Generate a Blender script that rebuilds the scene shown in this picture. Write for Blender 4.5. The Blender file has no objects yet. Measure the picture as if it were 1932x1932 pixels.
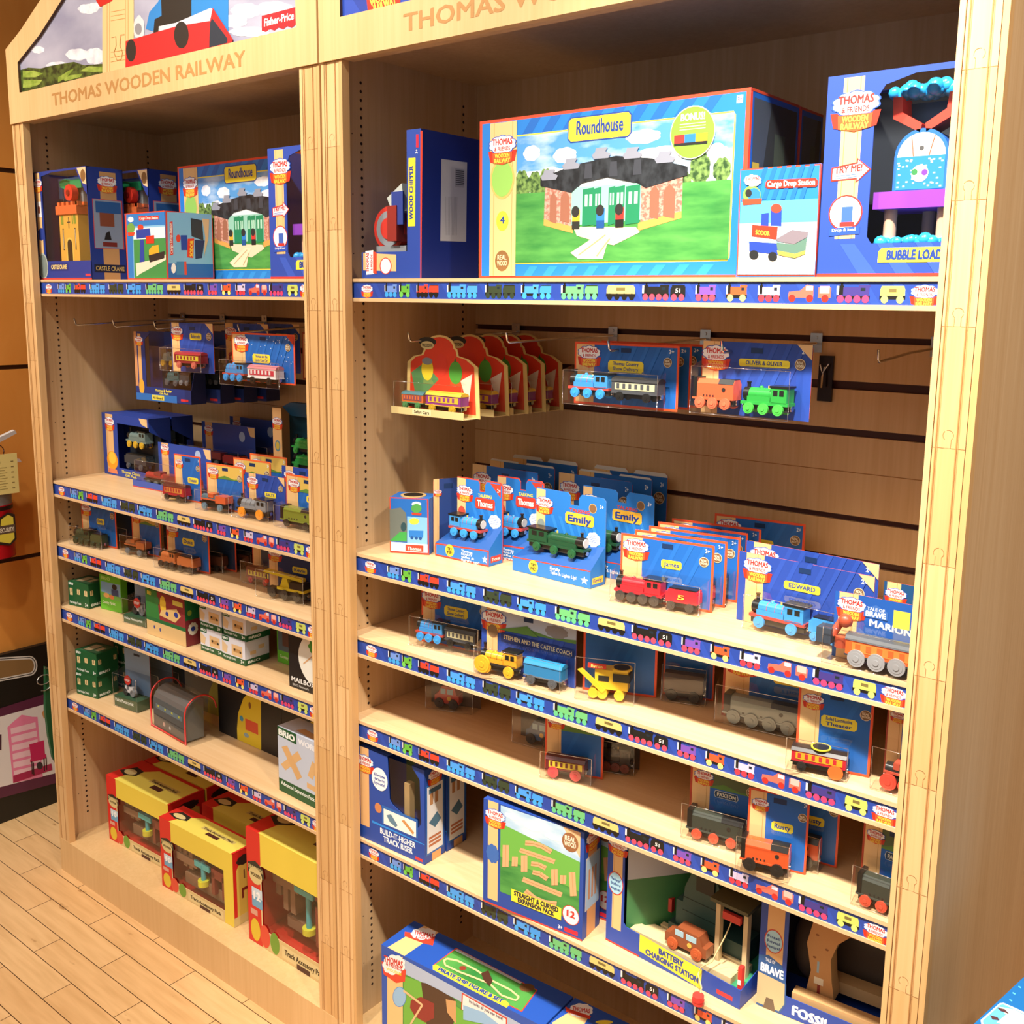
import bpy, math, random
random.seed(7)
S=bpy.context.scene; COL=S.collection
# ---------- camera (recovered from the shelf and post lines) ----------
CAMP=dict(f=1920.30,cx=997.86,cy=887.48,yaw=38.1455,pitch=-9.464,roll=0.7927,C=(1.5641,-1.3390,1.6789))
R_=math.radians
def _v(a,b,s=1.0): return tuple(x+y*s for x,y in zip(a,b))
def dot(a,b): return sum(x*y for x,y in zip(a,b))
def _cam():
    y,p,r=R_(CAMP['yaw']),R_(CAMP['pitch']),R_(CAMP['roll'])
    f=(-math.sin(y)*math.cos(p),math.cos(y)*math.cos(p),math.sin(p))
    rt=(f[1],-f[0],0.0); n=math.hypot(*rt[:2]); rt=(rt[0]/n,rt[1]/n,0)
    up=(rt[1]*f[2]-rt[2]*f[1],rt[2]*f[0]-rt[0]*f[2],rt[0]*f[1]-rt[1]*f[0])
    c,s=math.cos(r),math.sin(r)
    return tuple(a*c+b*s for a,b in zip(rt,up)),tuple(b*c-a*s for a,b in zip(rt,up)),f
CR_,CU_,CF_=_cam(); CC_=CAMP['C']
def ray(px,py):
    a=(px-CAMP['cx'])/CAMP['f']; b=-(py-CAMP['cy'])/CAMP['f']
    return tuple(CF_[i]+CR_[i]*a+CU_[i]*b for i in range(3))
CROPS=dict(A=(0,0,3.01875),B=(640,0,3.01875),C=(1280,0,2.963),D=(0,560,3.01875),E=(640,560,3.01875),F=(1280,560,2.963),G=(0,1050,3.01875),H=(640,1050,3.01875),I=(1280,1050,2.963),J=(0,1400,3.6316),K=(500,1400,3.6316),L=(950,1400,3.6316),M=(1400,1400,3.6316),Z=(0,0,1))
def px(k,x,y):
    a,b,s=CROPS[k]; return (a+x/s,b+y/s)
def hit(k,x,y,P0,N):
    d=ray(*px(k,x,y)); t=dot(_v(P0,CC_,-1),N)/dot(d,N)
    return _v(CC_,d,t)
def proj_y(p):
    d=_v(p,CC_,-1); return CAMP['cy']-CAMP['f']*dot(d,CU_)/dot(d,CF_)
# ---------- materials ----------
def lin(c):
    c=c.lstrip('#'); c=c if len(c)==6 else ''.join(q*2 for q in c); o=[]
    for i in (0,2,4):
        v=int(c[i:i+2],16)/255; o.append(v/12.92 if v<=.04045 else ((v+.055)/1.055)**2.4)
    return o+[1]
MC={}
def col(h,rough=.45,metal=0.0,spec=.5):
    k=(h,rough,metal)
    if k not in MC:
        m=bpy.data.materials.new('ink_'+h.strip('#')); m.use_nodes=True
        b=m.node_tree.nodes['Principled BSDF']; b.inputs['Base Color'].default_value=lin(h)
        b.inputs['Roughness'].default_value=rough; b.inputs['Metallic'].default_value=metal
        b.inputs['Specular IOR Level'].default_value=spec
        MC[k]=m
    return MC[k]
def nodes(m): m.use_nodes=True; return m.node_tree.nodes,m.node_tree.links
def wood(name,c1,c2,scale=(60,60,2.2),rough=.42,big=.35,c3=None):
    m=bpy.data.materials.new(name); n,l=nodes(m); b=n['Principled BSDF']
    tc=n.new('ShaderNodeTexCoord'); mp=n.new('ShaderNodeMapping'); mp.inputs['Scale'].default_value=scale
    nz=n.new('ShaderNodeTexNoise'); nz.inputs['Scale'].default_value=1.6; nz.inputs['Detail'].default_value=5; nz.inputs['Distortion'].default_value=.6
    mp2=n.new('ShaderNodeMapping'); mp2.inputs['Scale'].default_value=tuple(s*big*.35 for s in scale)
    nz2=n.new('ShaderNodeTexNoise'); nz2.inputs['Scale'].default_value=1.2; nz2.inputs['Detail'].default_value=2
    l.new(tc.outputs['Object'],mp.inputs[0]); l.new(mp.outputs[0],nz.inputs[0]); l.new(tc.outputs['Object'],mp2.inputs[0]); l.new(mp2.outputs[0],nz2.inputs[0])
    ad=n.new('ShaderNodeMath'); ad.operation='MULTIPLY_ADD'; ad.inputs[1].default_value=.55
    l.new(nz.outputs[0],ad.inputs[0]); mu=n.new('ShaderNodeMath'); mu.operation='MULTIPLY'; mu.inputs[1].default_value=.45
    l.new(nz2.outputs[0],mu.inputs[0]); l.new(mu.outputs[0],ad.inputs[2])
    r=n.new('ShaderNodeValToRGB'); r.color_ramp.elements[0].position=.33; r.color_ramp.elements[1].position=.66
    r.color_ramp.elements[0].color=lin(c2); r.color_ramp.elements[1].color=lin(c1)
    l.new(ad.outputs[0],r.inputs[0]); l.new(r.outputs[0],b.inputs['Base Color']); b.inputs['Roughness'].default_value=rough
    bp=n.new('ShaderNodeBump'); bp.inputs['Strength'].default_value=.06; bp.inputs['Distance'].default_value=.001
    l.new(nz.outputs[0],bp.inputs['Height']); l.new(bp.outputs[0],b.inputs['Normal'])
    return m
M_LAM=wood('maple_laminate','#d8b68a','#c7a071')
M_SHELF=wood('maple_shelf_board','#e0be92','#d4ad7d',(2.2,60,60))
M_TRK=[wood('track_maple_pale','#e6bf8a','#d8ac74'),wood('track_maple_honey','#dcb07a','#cda066'),wood('track_maple_warm','#e0b680','#d2a46a')]
M_HEAD=wood('header_maple','#e0bb86','#d5ad76',(70,70,2))
M_ENG=col('#c0905a',.6)
M_GAP=col('#a06c3a',.7)
M_HOLE=col('#2a130a',.9)
M_SLOT=col('#4a2015',.5)
M_CHROME=col('#c9c9c9',.22,1.0)
M_WALL=wood('orange_wall_laminate','#e39a48','#d98c3a',(8,8,3),.38)
def clear(name,tint=(.985,.985,.985),base=.03,edge=.24):
    m=bpy.data.materials.new(name); n,l=nodes(m); n.remove(n['Principled BSDF']); o=n['Material Output']
    t=n.new('ShaderNodeBsdfTransparent'); t.inputs[0].default_value=(*tint,1)
    g=n.new('ShaderNodeBsdfGlossy'); g.inputs['Roughness'].default_value=.08
    lw=n.new('ShaderNodeLayerWeight'); lw.inputs[0].default_value=.35
    mr=n.new('ShaderNodeMapRange'); mr.inputs['To Min'].default_value=base; mr.inputs['To Max'].default_value=edge
    l.new(lw.outputs['Facing'],mr.inputs[0]); mx=n.new('ShaderNodeMixShader')
    l.new(mr.outputs[0],mx.inputs[0]); l.new(t.outputs[0],mx.inputs[1]); l.new(g.outputs[0],mx.inputs[2]); l.new(mx.outputs[0],o.inputs[0])
    return m
M_CLR=clear('clear_blister_plastic')
def pmat(name,c1,c2,scale,lo=.4,hi=.62,det=5):
    m=bpy.data.materials.new(name); n,l=nodes(m); b=n['Principled BSDF']; b.inputs['Roughness'].default_value=.4
    tc=n.new('ShaderNodeTexCoord'); mp=n.new('ShaderNodeMapping'); mp.inputs['Scale'].default_value=scale; nz=n.new('ShaderNodeTexNoise'); nz.inputs['Scale'].default_value=1; nz.inputs['Detail'].default_value=det
    r=n.new('ShaderNodeValToRGB'); r.color_ramp.elements[0].position=lo; r.color_ramp.elements[1].position=hi; r.color_ramp.elements[0].color=lin(c1); r.color_ramp.elements[1].color=lin(c2)
    l.new(tc.outputs['Object'],mp.inputs[0]); l.new(mp.outputs[0],nz.inputs[0]); l.new(nz.outputs[0],r.inputs[0]); l.new(r.outputs[0],b.inputs['Base Color']); return m
PM=dict(sky=pmat('printed_sky','#4f92cf','#cfdfec',(9,1,22),.46,.66),sky2=pmat('printed_pale_sky','#9dc3df','#dde7ec',(12,1,30),.4,.65),grass=pmat('printed_grass','#2f7a38','#58a04c',(14,1,60),.3,.7),tree=pmat('printed_foliage','#2c4a26','#7a9a52',(120,1,120),.4,.6,3),roof=pmat('printed_roof','#191c20','#33373c',(60,1,40),.4,.6),
 brick=pmat('printed_brick','#b06e5e','#c99a8a',(150,1,190),.45,.55,2),hsky=pmat('printed_grey_sky','#9292aa','#b9b8c8',(5,1,10),.35,.7),hill=pmat('printed_hills','#27331a','#54662c',(50,1,70),.4,.6,4),field=pmat('printed_field','#7a9434','#a2b552',(30,1,60),.4,.6),cloud=pmat('printed_cloud','#d2d2dc','#f2f2f4',(40,1,40),.35,.6))
M_EDGE_SHINE=clear('rim_highlight',(1,1,1),.38,.7)  # more reflective plastic for the added edge highlights
# ---------- mesh builder ----------
class MB:
    def __init__(s): s.v=[];s.f=[];s.m=[];s.sm=[];s.mats=[]
    def mi(s,m):
        if isinstance(m,str): m=col(m)
        if m not in s.mats: s.mats.append(m)
        return s.mats.index(m)
    def add(s,vs,fs,m,smooth=False):
        b=len(s.v); s.v+=[tuple(p) for p in vs]; i=s.mi(m)
        for f in fs: s.f.append([b+k for k in f]); s.m.append(i); s.sm.append(smooth)
        return s
    def box(s,x0,x1,y0,y1,z0,z1,m,skip=''):
        vs=[(x0,y0,z0),(x1,y0,z0),(x1,y1,z0),(x0,y1,z0),(x0,y0,z1),(x1,y0,z1),(x1,y1,z1),(x0,y1,z1)]
        F=dict(b=(0,3,2,1),t=(4,5,6,7),f=(0,1,5,4),k=(3,7,6,2),l=(0,4,7,3),r=(1,2,6,5))
        return s.add(vs,[F[k] for k in F if k not in skip],m)
    def prism(s,pts,axis,a,b,m,m2=None):   # polygon extruded along axis
        n=len(pts)
        def mk(p,t):
            return (t,p[0],p[1]) if axis=='x' else ((p[0],t,p[1]) if axis=='y' else (p[0],p[1],t))
        vs=[mk(p,a) for p in pts]+[mk(p,b) for p in pts]
        s.add(vs,[list(range(n))[::-1],list(range(n,2*n))],m)
        s.add(vs,[(i,(i+1)%n,n+(i+1)%n,n+i) for i in range(n)],m2 or m)
        return s
    def cyl(s,c,r,axis,a,b,m,n=16,r2=None,caps=True):
        r2=r if r2 is None else r2
        vs=[]
        for t,rr in ((a,r),(b,r2)):
            for i in range(n):
                q=2*math.pi*i/n; u,w=rr*math.cos(q),rr*math.sin(q)
                vs.append((t,c[0]+u,c[1]+w) if axis=='x' else ((c[0]+u,t,c[1]+w) if axis=='y' else (c[0]+u,c[1]+w,t)))
        s.add(vs,[(i,(i+1)%n,n+(i+1)%n,n+i) for i in range(n)],m,True)
        if caps: s.add(vs,[list(range(n))[::-1],list(range(n,2*n))],m)
        return s
    def ball(s,c,r,m,n=12,k=8,sz=1,sy=1):
        vs=[];fs=[]
        for j in range(k+1):
            t=math.pi*j/k
            for i in range(n):
                q=2*math.pi*i/n; vs.append((c[0]+r*math.sin(t)*math.cos(q),c[1]+r*sy*math.sin(t)*math.sin(q),c[2]+r*sz*math.cos(t)))
        for j in range(k):
            for i in range(n): fs.append((j*n+i,(j+1)*n+i,(j+1)*n+(i+1)%n,j*n+(i+1)%n))
        return s.add(vs,fs,m,True)
    def tube(s,pts,r,m,n=8):
        vs=[];fs=[]
        for i,p in enumerate(pts):
            a=pts[max(i-1,0)];b=pts[min(i+1,len(pts)-1)]
            d=_v(b,a,-1);L=math.sqrt(dot(d,d)) or 1;d=tuple(x/L for x in d)
            h=(0,0,1) if abs(d[2])<.9 else (1,0,0)
            e=(d[1]*h[2]-d[2]*h[1],d[2]*h[0]-d[0]*h[2],d[0]*h[1]-d[1]*h[0]);L=math.sqrt(dot(e,e));e=tuple(x/L for x in e)
            g=(d[1]*e[2]-d[2]*e[1],d[2]*e[0]-d[0]*e[2],d[0]*e[1]-d[1]*e[0])
            for k in range(n):
                q=2*math.pi*k/n; vs.append(tuple(p[j]+r*(math.cos(q)*e[j]+math.sin(q)*g[j]) for j in range(3)))
        for i in range(len(pts)-1):
            for k in range(n): fs.append((i*n+k,i*n+(k+1)%n,(i+1)*n+(k+1)%n,(i+1)*n+k))
        fs+= [list(range(n)),list(range((len(pts)-1)*n,len(pts)*n))[::-1]]
        return s.add(vs,fs,m,True)
    def stamp(s,art,mode,d=0.0,eps=.00014,o=(0,0)):
        for vs,fs,m,L in art.it:
            k=.0002+eps*L
            if mode=='front': P=[(a+o[0],d-k,b+o[1]) for a,b in vs]
            elif mode=='right': P=[(d+k,a+o[0],b+o[1]) for a,b in vs]
            elif mode=='top': P=[(a+o[0],b+o[1],d+k) for a,b in vs]
            elif mode=='back': P=[(a+o[0],d+k,b+o[1]) for a,b in vs]
            s.add(P,fs,m)
        return s
    def mesh(s,name):
        me=bpy.data.meshes.new(name); me.from_pydata(s.v,[],s.f)
        for m in s.mats: me.materials.append(m)
        me.polygons.foreach_set('material_index',s.m); me.polygons.foreach_set('use_smooth',s.sm); me.update()
        return me
    def build(s,name,parent=None,loc=(0,0,0)):
        o=bpy.data.objects.new(name,s.mesh(name)); COL.objects.link(o); o.location=loc
        if parent: o.parent=parent
        return o
def tag(o,label=None,cat=None,group=None,kind=None):
    if label:o['label']=label
    if cat:o['category']=cat
    if group:o['group']=group
    if kind:o['kind']=kind
    return o
def thing(name,label,cat,loc=(0,0,0),rz=0,group=None):
    o=bpy.data.objects.new(name,None); COL.objects.link(o); o.location=loc; o.rotation_euler=(0,0,rz); o.empty_display_size=.05
    return tag(o,label,cat,group)
# ---------- text and flat print ----------
TX={}
def glyphs(t,bold=.012):
    k=(t,bold)
    bold=bold*1.25
    if k not in TX:
        cu=bpy.data.curves.new('lettering','FONT'); cu.body=t; cu.resolution_u=2;  cu.align_x='LEFT'
        ob=bpy.data.objects.new('lettering',cu); COL.objects.link(ob); bpy.context.view_layer.update()
        me=ob.to_mesh(); vs=[(v.co.x,v.co.y) for v in me.vertices]; fs=[tuple(p.vertices) for p in me.polygons]
        ob.to_mesh_clear(); bpy.data.objects.remove(ob); bpy.data.curves.remove(cu)
        x0=min(v[0] for v in vs); x1=max(v[0] for v in vs); y0=min(0,min(v[1] for v in vs)*.0); y1=max(v[1] for v in vs)
        TX[k]=([((a-x0)/(x1-x0),(b-y0)/(y1-y0)) for a,b in vs],fs,1.5*bold/(x1-x0),1.1*bold/(y1-y0))
    return TX[k]
class Art:
    def __init__(s,mp=None): s.it=[];s.bb=[];s.mp=mp or (lambda x,y:(x,y)); s.k=None
    def _add(s,vs,fs,c):
        if isinstance(c,str): c=col(c)
        x0=min(v[0] for v in vs);x1=max(v[0] for v in vs);y0=min(v[1] for v in vs);y1=max(v[1] for v in vs)
        L=0
        for a0,a1,b0,b1,l in s.bb:
            if a0<x1 and a1>x0 and b0<y1 and b1>y0: L=max(L,l+1)
        s.bb.append((x0,x1,y0,y1,L)); s.it.append((vs,fs,c,L)); return s
    def P(s,pts,c):
        vs=[s.mp(*p) for p in pts]
        ar=sum(vs[i][0]*vs[(i+1)%len(vs)][1]-vs[(i+1)%len(vs)][0]*vs[i][1] for i in range(len(vs)))
        if ar<0: vs=vs[::-1]
        return s._add(vs,[tuple(range(len(vs)))],c)
    def R(s,x0,y0,x1,y1,c): return s.P([(x0,y0),(x1,y0),(x1,y1),(x0,y1)],c)
    def E(s,cx,cy,rx,ry,c,n=20): return s.P([(cx+rx*math.cos(2*math.pi*i/n),cy+ry*math.sin(2*math.pi*i/n)) for i in range(n)],c)
    def CL(s,cx,cy,rx,ry,c,b=9):
        n=b*4; return s.P([(cx+rx*(.9+.1*abs(math.sin(b*math.pi*i/n)))*math.cos(2*math.pi*i/n),cy+ry*(.88+.12*abs(math.sin(b*math.pi*i/n)))*math.sin(2*math.pi*i/n)) for i in range(n)],c)
    def LN(s,pts,w,c):
        for a,b in zip(pts,pts[1:]):
            dx,dy=b[0]-a[0],b[1]-a[1];L=math.hypot(dx,dy) or 1;nx,ny=-dy/L*w/2,dx/L*w/2
            s.P([(a[0]+nx,a[1]+ny),(b[0]+nx,b[1]+ny),(b[0]-nx,b[1]-ny),(a[0]-nx,a[1]-ny)],c)
        return s
    def T(s,t,a,b,h,c,up=None,bold=.012):   # text with baseline a->b and height vector
        g,fs,bx_,by_=glyphs(t,bold)
        up=up or s.up(a,b,h)
        A=s.mp(*a);B=s.mp(*b);U=s.mp(a[0]+up[0],a[1]+up[1])
        bx,by=B[0]-A[0],B[1]-A[1];ux,uy=U[0]-A[0],U[1]-A[1]
        for j,(e1,e2) in enumerate(((0,0),(bx_,by_),(-bx_,-by_),(bx_,-by_))):
            vs=[(A[0]+bx*(p+e1)+ux*(q+e2),A[1]+by*(p+e1)+uy*(q+e2)) for p,q in g]
            if j==0: s._add(vs,fs,c); L=s.bb[-1][4]; mm=s.it[-1][2]
            else: s.it.append((vs,fs,mm,L+.25*j))
        return s
    def up(s,a,b,h):
        return (0,h) if s.mp(0,1)[1]>s.mp(0,0)[1] or s.k is None else (0,-h)
    def logo(s,cx,cy,w,full=True):    # cloud with the range name over a ribbon
        u=-1 if s.k else 1; h=w*.62
        s.P([(cx-w*.55,cy-u*h*.22),(cx+w*.55,cy-u*h*.22),(cx+w*.47,cy-u*h*.72),(cx,cy-u*h*.86),(cx-w*.47,cy-u*h*.72)],'#c9301c')
        s.CL(cx,cy+u*h*.06,w*.56,h*.45,'#2f56b5',10); s.CL(cx,cy+u*h*.06,w*.52,h*.41,'#f4f1ee',10)
        s.T('THOMAS',(cx-w*.38,cy+u*h*.06),(cx+w*.38,cy+u*h*.06),0,'#c8322c',up=(0,u*h*.27),bold=.02)
        s.T('& FRIENDS',(cx-w*.3,cy-u*h*.22),(cx+w*.3,cy-u*h*.22),0,'#c8322c',up=(0,u*h*.18),bold=.01)
        s.P([(cx-w*.38,cy-u*h*.30),(cx+w*.38,cy-u*h*.30),(cx+w*.36,cy-u*h*.76),(cx,cy-u*h*.88),(cx-w*.36,cy-u*h*.76)],'#e2572a')
        s.T('WOODEN',(cx-w*.28,cy-u*h*.54),(cx+w*.28,cy-u*h*.54),0,'#f7d64a',up=(0,u*h*.19),bold=.02)
        s.T('RAILWAY',(cx-w*.3,cy-u*h*.78),(cx+w*.3,cy-u*h*.78),0,'#f7d64a',up=(0,u*h*.2),bold=.02)
        return s
def clip_art(a,w,h):   # trim flat print to the edges of its face
    out=[]
    for vs,fs,m,L in a.it:
        if len(fs)==1:
            p=list(vs)
            for ax,lim,sg in ((0,0,1),(0,w,-1),(1,0,1),(1,h,-1)):
                q=[]
                for i in range(len(p)):
                    A,B=p[i-1],p[i]; da,db=(A[ax]-lim)*sg,(B[ax]-lim)*sg
                    if (da>=0)!=(db>=0):
                        t=da/(da-db); q.append((A[0]+(B[0]-A[0])*t,A[1]+(B[1]-A[1])*t))
                    if db>=0: q.append(B)
                p=q
                if len(p)<3: break
            if len(p)<3: continue
            vs,fs=p,[tuple(range(len(p)))]
        elif all(v[0]<0 or v[0]>w or v[1]<0 or v[1]>h for v in vs): continue
        else:
            fs=[f for f in fs if all(-.0005<=vs[i][0]<=w+.0005 and -.0005<=vs[i][1]<=h+.0005 for i in f)]
        out.append((vs,fs,m,L))
    a.it=out; return a
# a local frame standing on a surface: origin at the lower left front corner
class Fr:
    def __init__(s,o,rz,w,h,d=.05): s.o=o;s.rz=rz;s.w=w;s.h=h;s.d=d;s.c,s.s_=math.cos(rz),math.sin(rz)
    def loc(s,p):
        q=_v(p,s.o,-1); return (q[0]*s.c+q[1]*s.s_,-q[0]*s.s_+q[1]*s.c,q[2])
    def mp(s,crop,face,at=0.0):
        U=(s.c,s.s_,0);Dv=(-s.s_,s.c,0)
        if face=='front': P0=_v(s.o,Dv,at);N=Dv;sel=(0,2)
        elif face=='right': P0=_v(s.o,U,s.w+at);N=U;sel=(1,2)
        else: P0=_v(s.o,(0,0,1),s.h+at);N=(0,0,1);sel=(0,1)
        def f(x,y):
            q=s.loc(hit(crop,x,y,P0,N)); return (q[sel[0]],q[sel[1]])
        return f
    def art(s,crop,face='front',at=0.0):
        a=Art(s.mp(crop,face,at)); a.k=crop; return a
def FY(x0,x1,z0,z1,y,d=.06): return Fr((x0,y,z0),0,x1-x0,z1-z0,d)
def FZ(z,k1,bl,k2,br,k3,tl,d=.05):
    a=hit(k1,*bl,(0,0,z),(0,0,1)); b=hit(k2,*br,(0,0,z),(0,0,1))
    w=math.hypot(b[0]-a[0],b[1]-a[1]); rz=math.atan2(b[1]-a[1],b[0]-a[0])
    ty=px(k3,*tl)[1]; lo,hi=0,1
    for _ in range(40):
        m=(lo+hi)/2
        if proj_y((a[0],a[1],a[2]+m))>ty: lo=m
        else: hi=m
    return Fr(a,rz,w,lo,d)
# ---------- room ----------
W=1.22; DEP=.417; PW=.058; DP=.018; XI=.026; ZP=.1027; ZH=2.1155; ZS=2.139; SB=.022
def floor_mat():
    m=bpy.data.materials.new('maple_strip_floor'); n,l=nodes(m); b=n['Principled BSDF']
    tc=n.new('ShaderNodeTexCoord'); mp=n.new('ShaderNodeMapping'); mp.inputs['Location'].default_value=(.905,.0205+.0735*8,0)
    br=n.new('ShaderNodeTexBrick'); br.inputs['Scale'].default_value=1; br.inputs['Brick Width'].default_value=.385; br.inputs['Row Height'].default_value=.0735
    br.inputs['Mortar Size'].default_value=.0011; br.inputs['Mortar Smooth'].default_value=.1; br.inputs['Bias'].default_value=-.2; br.offset=.5
    br.inputs['Color1'].default_value=lin('#dcb07a'); br.inputs['Color2'].default_value=lin('#e3bb86'); br.inputs['Mortar'].default_value=lin('#4a2e17')
    l.new(tc.outputs['Object'],mp.inputs[0]); l.new(mp.outputs[0],br.inputs[0])
    m2=n.new('ShaderNodeMapping'); m2.inputs['Scale'].default_value=(3,30,1); nz=n.new('ShaderNodeTexNoise'); nz.inputs['Scale'].default_value=2; nz.inputs['Detail'].default_value=6
    l.new(tc.outputs['Object'],m2.inputs[0]); l.new(m2.outputs[0],nz.inputs[0])
    r=n.new('ShaderNodeValToRGB'); r.color_ramp.elements[0].color=(.85,.81,.75,1); r.color_ramp.elements[0].position=.3; r.color_ramp.elements[1].color=(1,1,1,1); r.color_ramp.elements[1].position=.62
    l.new(nz.outputs[0],r.inputs[0])
    mx=n.new('ShaderNodeMix'); mx.data_type='RGBA'; mx.blend_type='MULTIPLY'; mx.inputs[0].default_value=1
    l.new(br.outputs[0],mx.inputs[6]); l.new(r.outputs[0],mx.inputs[7])
    n3=n.new('ShaderNodeTexNoise'); n3.inputs['Scale'].default_value=22; n3.inputs['Detail'].default_value=2; m3=n.new('ShaderNodeMapping'); m3.inputs['Scale'].default_value=(.5,1.3,1); l.new(tc.outputs['Object'],m3.inputs[0]); l.new(m3.outputs[0],n3.inputs[0])
    r3=n.new('ShaderNodeValToRGB'); r3.color_ramp.elements[0].position=.70; r3.color_ramp.elements[0].color=(1,1,1,1); r3.color_ramp.elements[1].position=.76; r3.color_ramp.elements[1].color=(.45,.33,.2,1)
    l.new(n3.outputs[0],r3.inputs[0]); m4=n.new('ShaderNodeMix'); m4.data_type='RGBA'; m4.blend_type='MULTIPLY'; m4.inputs[0].default_value=.8
    l.new(mx.outputs[2],m4.inputs[6]); l.new(r3.outputs[0],m4.inputs[7]); l.new(m4.outputs[2],b.inputs['Base Color']); b.inputs['Roughness'].default_value=.38
    return m
tag(MB().box(-2.6,3.2,-3,1.6,-.02,0,floor_mat()).build('floor'),kind='structure')
g=MB(); zs=[-.02,.249,.849,1.454,2.046,2.64,3.3]
for a,b in zip(zs,zs[1:]): g.box(-1.75,-1.65,-2.6,1.6,a+.007,b-.007,M_WALL)
g.box(-1.76,-1.656,-2.6,1.6,0,3.3,'#3a2110'); tag(g.build('wall_left'),kind='structure')
tag(MB().box(-1.75,3.2,.95,1.0,0,3.3,col('#8a6a48',.7)).build('wall_back'),kind='structure')
# ---------- bookcases ----------
def loop(a,o): return a+o
OUT=[(0,ZH),(0,2.301),(.09,2.338),(.195,2.391),(.31,2.465),(.45,2.52)]; INN=[(.060,2.188),(.060,2.262),(.18,2.312),(.297,2.375),(.40,2.437),(.50,2.47)]
mir=lambda L:[(W-a,b) for a,b in L[::-1]]
OUT=OUT+mir(OUT); INN=INN+mir(INN)
def header_mesh():
    m=MB(); n=len(OUT); y0,y1=-.004,.012
    f=lambda P,y:[(a,y,b) for a,b in P]
    vs=f(OUT,y0)+f(INN,y0)+f(OUT,y1)+f(INN,y1)
    fr=[];sd=[]
    for i in range(n):
        j=(i+1)%n
        fr+=[(i,n+i,n+j,j),(2*n+i,2*n+j,3*n+j,3*n+i)]; sd+=[(i,j,2*n+j,2*n+i),(n+i,3*n+i,3*n+j,n+j)]
    hl=Art(); hl.T('THOMAS WOODEN RAILWAY',(.225,2.139),(1.0,2.139),0,'#b8864e',up=(0,.0285),bold=.012); m.stamp(hl,'front',d=y0)
    m.add(vs,fr,M_HEAD); m.add(vs,sd[0::2],M_HEAD); m.add(vs,sd[1::2],'#5a4028')
    return m
JZ=[1.9615-.1536*k for k in range(-3,14)]
def post_mesh(x0,x1,seed):
    m=MB(); w=x1-x0; tx=lambda q:x0+w*q
    m.box(x0,tx(.13),0,DP,ZP,ZH-.0005,M_TRK[0]); m.box(tx(.865),x1,0,DP,ZP,ZH-.0005,M_TRK[1] if seed>1 else M_TRK[0])
    zz=[ZP]+sorted(z for z in JZ if ZP+.02<z<ZH-.02)+[ZH-.0005]
    rnd=random.Random(seed); g=.0012
    prof=lambda:[(tx(.13)+g,0.0006),(tx(.22),.0006),(tx(.225),.0035),(tx(.25),.0035),(tx(.255),.0006),(tx(.66),.0006),(tx(.665),.0035),(tx(.69),.0035),(tx(.695),.0006),(tx(.865)-g,.0006),(tx(.865)-g,DP),(tx(.13)+g,DP)]
    for i,(a,b) in enumerate(zip(zz,zz[1:])):
        m.prism(prof(),'z',a+.0002,b-.0002,M_TRK[rnd.randrange(3)])
    ar=Art(); xc=tx(.47)
    for q,ww in ((.13,.0007),(.2325,.0011),(.6725,.0011),(.865,.0007)):
        ar.R(tx(q)-ww/2+(.0 if q in (.13,.865) else -.0012),ZP+.002,tx(q)+ww/2+(.0 if q in (.13,.865) else -.0012),ZH-.004,'#b07c46')
        if q in (.2325,.6725): ar.R(tx(q+.026)-.0003,ZP+.002,tx(q+.026)+.0005,ZH-.004,'#b98650')
    for z in zz[1:-1]:
        ar.R(tx(.15),z-.0003,xc-.0045,z+.0003,M_GAP); ar.R(xc+.0045,z-.0003,tx(.85),z+.0003,M_GAP)
        r=.0066; zc=z+.0165
        pts=[(xc-.004,z)]+[(xc-.004,zc-r*.8)]+[(xc+r*math.sin(t),zc+r*math.cos(t)) for t in [math.pi*(-.78+1.56*k/14) for k in range(15)]]+[(xc+.004,zc-r*.8),(xc+.004,z)]
        for k,(p,q) in enumerate(zip(pts,pts[1:])):
            if (k+int(z*100))%7!=3: ar.LN([p,q],.0006,M_GAP)
    m.stamp(ar,'front',d=.0006,eps=.00005); m.box(tx(.13),tx(.865),.006,DP,ZP,ZH-.001,'#b98650')
    return m
def side_mesh(x0,x1,face,yb=DEP+.018):
    m=MB(); m.box(x0,x1,DP,yb,ZP-.1,2.2,M_LAM)
    xf=x1+.0003 if face>0 else x0-.0003
    z=.162
    while z<2.1:
        for y in (.076,.373):
            m.cyl((y,z),.0031,'x',xf-.0002,xf,M_HOLE,n=10)
        if abs((z*100)%11)<1.6: m.cyl((.052,z),.0013,'x',xf-.0002,xf,M_HOLE,n=6)
        z+=.0162
    return m
SLOTS=[(1.614,1.625),(1.532,1.547),(1.450,1.463),(1.298,1.3085),(1.219,1.2325)]
def back_mesh():
    m=MB(); x0,x1=XI,W-XI; y0,y1=DEP,DEP+.018; z=ZP
    for a,b in sorted(SLOTS): m.box(x0,x1,y0,y1,z,a,M_LAM); m.box(x0,x1,y0+.008,y1,a,b,M_SLOT); m.box(x0,x1,y0+.0004,y0+.002,b-.0015,b,M_SLOT); z=b
    m.box(x0,x1,y0,y1,z,ZS,M_LAM); m.box(x0,x1,y0-.0003,y0,1.3855,1.3868,M_GAP)
    return m
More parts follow.
